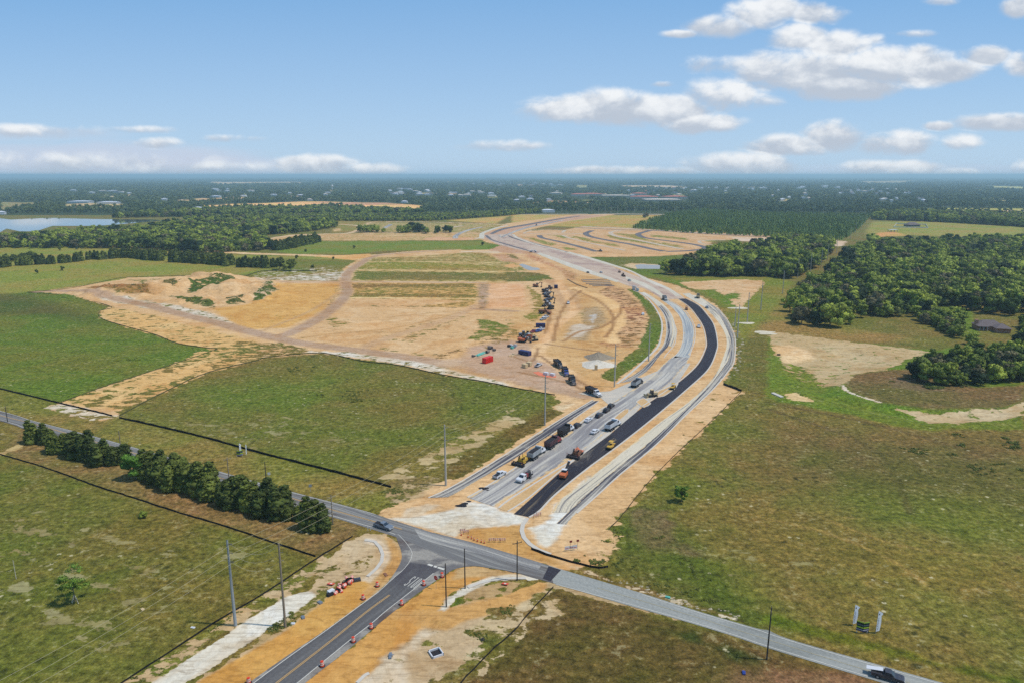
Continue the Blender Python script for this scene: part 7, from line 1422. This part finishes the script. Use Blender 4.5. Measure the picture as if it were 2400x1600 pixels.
# drain box, debris
t_ = thing('drain_box', "white square drain box with a dark opening in the bottom sand", 'drain', (*G(1022, 1531), 0), .5)
for a in range(4): MB().box(0, -1.15, 0, 2.5, .2, .45).build('rim', M_wp, t_).rotation_euler = (0, 0, a*math.pi/2+.0001)
MB().box(0, 0, .01, 2.1, 2.1, .03).build('opening', M_dark, t_)
for px, sz, m_, lb, nm_ in (((776, 1389), (1.6, 1.1, .8), M_wp, "white crate at the lower end of the heap of drums", 'crate'), ((774, 1394), (1.5, 1.0, .6), M_dark, "dark crate under the white one by the drums", 'crate'), ((750, 1412), (1.2, .8, .3), M_gry, "pale blue sheet in the weeds left of the orange sand", 'sheet'), ((710, 1447), (1.1, .7, .3), M_gry, "pale blue sheet further down the weedy strip", 'sheet'), ((686, 1461), (1.0, .6, .2), M_wp, "white sheet in the weeds by the wooden pole", 'sheet'),
        ((915, 1537), (1.8, .6, .3), M_gry, "grey block on the edge of the orange sand", 'block'), ((1131, 1498), (1.0, 1.0, .1), M_dark, "small dark square cover in the weeds", 'cover'), ((1743, 1577), (1.0, .6, .3), M_blue, "small blue object in the brown field at the bottom", 'tarp'), ((452, 1470), (1.0, .5, .1), M_wp, "small white board in the near left field", 'board'), ((334, 1427), (1.0, .6, .1), M_tan, "small tan board in the near left field", 'board'), ((1565, 1400), (1.2, .6, .3), M_teal, "small teal object on the verge of the county road", 'tarp'), ((902, 1344), (.7, .7, .15), M_brn, "brown ring on the sand left of the road mouth", 'ring'), ((905, 1348), (.7, .7, .15), M_brn, "second brown ring on the sand left of the road mouth", 'ring'), ((835, 1360), (2.2, 1.2, .5), M_char, "dark grey frame at the top end of the heap of drums", 'frame'), ((1825, 832), (1.8, .9, .7), M_dark, "dark pipe end at the sandy corner of the pond", 'pipe_end')):
    o = MB().box(0, 0, 0, *sz, random.uniform(0, 3), .94, .94).box(.1, .05, sz[2], sz[0]*.6, sz[1]*.5, .05).build(nm_, m_); x, y = G(*px); o.location = (x, y, .02); tag(o, lb, nm_.replace('_', ' '))
M_rub = rough("white rubble", S(226, 214, 188)); M_rub2 = rough("pale rock", S(186, 174, 146)); pile((1749, 757), 3.4, .4, M_rub, "patch of white rubble at the foot of a tall pole", 'rubble', 1.8, 31)
for k, (x, y, r, lb) in enumerate(((1790, 778, 3.5, "white rubble on the slope left of the pond, left patch"), (1800, 782, 3, "white rubble on the slope left of the pond, right patch"), (1731, 722, 4, "pale sand heap at the lower tip of the triangular patch"))): pile((x, y), r, .35, M_rub, lb, 'rubble', 2.0, 40+k)
for k in range(40):
    u = k/39; W = resample(GG([(1712, 756), (1726, 783), (1731, 820), (1728, 850), (1708, 885)]), 40)[k]; o = pile((0, 900), random.uniform(.35, .9), random.uniform(.2, .5), M_rub2, "clod of pale rubble along the outer kerb of the curve", 'rubble_clod', random.uniform(.8, 1.6), 60+k); o.location = (W[0]+random.uniform(-1, 3), W[1]+random.uniform(-2, 2), 0); o['group'] = "rubble clods along the outer kerb"
for k in range(46):
    W = resample(GG(V3((880, 615), (1200, 680), (1400, 770), (1700, 870), (1950, 910), (2100, 960))), 46)[k]; o = pile((0, 900), random.uniform(.12, .32), random.uniform(.08, .2), M_rub2, "pale broken rock on the verge north of the county road", 'broken_rock', random.uniform(1, 2), 120+k); o.location = (W[0]+random.uniform(-1, 1), W[1]+random.uniform(-.8, .8), 0); o['group'] = "broken rocks on the verge"
# ------------------------------------------------------------------ buildings
M_roofg = paint("grey shingles", S(116, 104, 104), .9, dirt=.1); M_brick = paint("pinkish brick", S(206, 152, 122), .9, dirt=.1); M_cream = paint("cream wall", S(226, 214, 196), .8, dirt=.1); M_terra = paint("terracotta roof", S(196, 116, 96), .9, dirt=.1)
def hip(m, x, y, z, L, W, h, ov=.6):
    a, b_ = L/2+ov, W/2+ov; r = max(.1, a-b_); return m.add([(x-a, y-b_, z), (x+a, y-b_, z), (x+a, y+b_, z), (x-a, y+b_, z), (x-r, y, z+h), (x+r, y, z+h)], [(0, 1, 5, 4), (1, 2, 5), (2, 3, 4, 5), (3, 0, 4), (3, 2, 1, 0)])
t_ = thing('brick_house', "brick house with a grey hip roof and chimney among trees on the right", 'house', (HOUSE[0], HOUSE[1]+4, 0), -.25)
MB().box(0, 4, 0, 15, 9, 2.9).box(5, -3, 0, 8, 7, 2.9).build('wall', M_brick, t_); rf = hip(hip(MB(), 0, 4, 2.9, 15, 9, 3.3), 5, -3, 2.92, 8, 8, 2.6).build('roof', M_roofg, t_); MB().box(-7.2, 3, 0, 1.8, 1.6, 6.2).build('chimney', M_brick, t_)
for x in (-6.5, -4.4, -2.3): MB().cyl((x, -2.3, 0), (x, -2.3, 2.8), .16, .16, 8).build('column', M_wp, t_)
for x in (-5.5, -3.3): MB().box(x, -.55, .9, 1.3, .08, 1.4).build('window', M_glass, t_)
MB().box(-4.5, -1.6, 2.75, 6, 2.6, .15).build('porch_roof', M_roofg, t_)
t_ = thing('farm_house', "dark roofed house inside a white fence on the far right meadow", 'house', (*G(2137, 531), 0), .1); MB().box(0, 0, 0, 24, 14, 3.2).build('wall', M_char, t_); hip(MB(), 0, 0, 3.2, 24, 14, 5).build('roof', M_roofg, t_)
for x in (-8, 0, 8): MB().box(x, -7.05, 1, 2, .1, 1.5).build('window', M_glass, t_)
t_ = thing('white_fence', "white fence boxing in the dark roofed house", 'fence', (0, 0, 0)); q = GG(T4((1155, 524), (1470, 530), (1450, 500), (1180, 492)))
for i in range(4):
    a, b_ = q[i], q[(i+1) % 4]; L = math.dist(a, b_); MB().box((a[0]+b_[0])/2, (a[1]+b_[1])/2, .3, L, .3, 1.5, math.atan2(b_[1]-a[1], b_[0]-a[0])).build('panel', M_wp, t_)
    MB().box(a[0], a[1], 0, .4, .4, 2.1).build('post', M_wp, t_)
t_ = thing('open_shed', "open shed with a pale roof left of the fenced house", 'shed', (*G(2092, 544), 0), .1); MB().box(0, 0, 3.6, 14, 9, .4).build('roof', M_wp, t_)
for x in (-6, 0, 6):
    for y_ in (-4, 4): MB().box(x, y_, 0, .5, .5, 3.6).build('post', M_wood, t_)
t_ = thing('water_tower', "white water tower rising from the far woods left of centre", 'water tower', (*G(779, 447), 0)); MB().cyl((0, 0, 0), (0, 0, 24), 2.2, 1.6, 12).build('shaft', M_wp, t_); MB().cyl((0, 0, 23), (0, 0, 27), 2, 7, 16).cyl((0, 0, 27), (0, 0, 32), 7, 7, 16).cyl((0, 0, 32), (0, 0, 35), 7, 2, 16).build('tank', M_wp, t_)
protoH = {}
def townhouse(x, y, s_, wallm, roofm, label, group, name='house', Hh=7):
    key = (wallm.name, roofm.name, name)
    if key not in protoH:
        t_ = thing(name, label, 'building', (x, y, 0), 0, group); MB().box(0, 0, 0, 1, .7, Hh).build('wall', wallm, t_); hip(MB(), 0, 0, Hh, 1, .7, 3.0, .02).build('roof', roofm, t_); protoH[key] = t_; o = t_
    else: o = copy_tree(protoH[key]); o['label'] = label; o['group'] = group
    o.location = (x, y, 0); o.rotation_euler = (0, 0, random.uniform(-.3, .3)); o.scale = (s_, s_, .85 if roofm is not M_terra else 1.3); return o
random.seed(11)
for x, y, s_ in TOWN:
    X, Y = G(x, y); wm = random.choice((M_wp, M_cream, M_wp, M_silver)); rm = random.choice((M_wp, M_silver, M_roofg, M_cream, M_terra if 1300 < x < 1620 else M_wp))
    where = "left" if x < 700 else ("middle" if x < 1320 else ("centre right" if x < 1900 else "right")); townhouse(X, Y, s_, wm, rm, "small pale building among woods in the far town, %s part of the view" % where, "small buildings of the distant town")
for k, (x, y, s_, c_) in enumerate(BIGB):
    X, Y = G(x, y); rm = {'terracotta': M_terra, 'cream': M_cream, 'white': M_wp}[c_]
    wh = ("leftmost of the far town's red roofs", "second red roofed block from the left", "large white block between the red roofs", "red roofed block right of the large white one", "long red roofed block in front of the others", "widest pale block right of the red roofs", "small cream block left of the red roofs", "red roofed block furthest right", "white shed at the far end of the lake's woods", "wide pale shed right of the lake's first one", "white shed in the gap of woods right of the lake", "white building beside the tan field's left end", "white building above the tan field", "white building at the edge of the lakeside wood", "tall cream block in the middle distance", "white building at the left edge by the lake", "cream barn on the near side of the tan field", "white barn at the tan field's right end", "long white shed beside the far road's pines")[k]
    townhouse(X, Y, s_, M_cream if c_ != 'white' else M_wp, rm, "%s" % wh, "large buildings in the distance", 'large_building', 7)
# ------------------------------------------------------------------ the air
hm = bpy.data.materials.new("haze"); hm.use_nodes = True; hm.node_tree.nodes.clear(); t = NT(hm.node_tree)
v = t.n('ShaderNodeVolumePrincipled', i={'Color': (.62, .90, 1.0, 1), 'Density': 1.0e-4, 'Anisotropy': .1}); t.t.links.new(v.outputs[0], t.n('ShaderNodeOutputMaterial').inputs['Volume'])
b_ = MB().box(0, 20000, -4, 700000, 130000, 124); hz = b_.build("haze", hm); hz['kind'] = 'stuff'
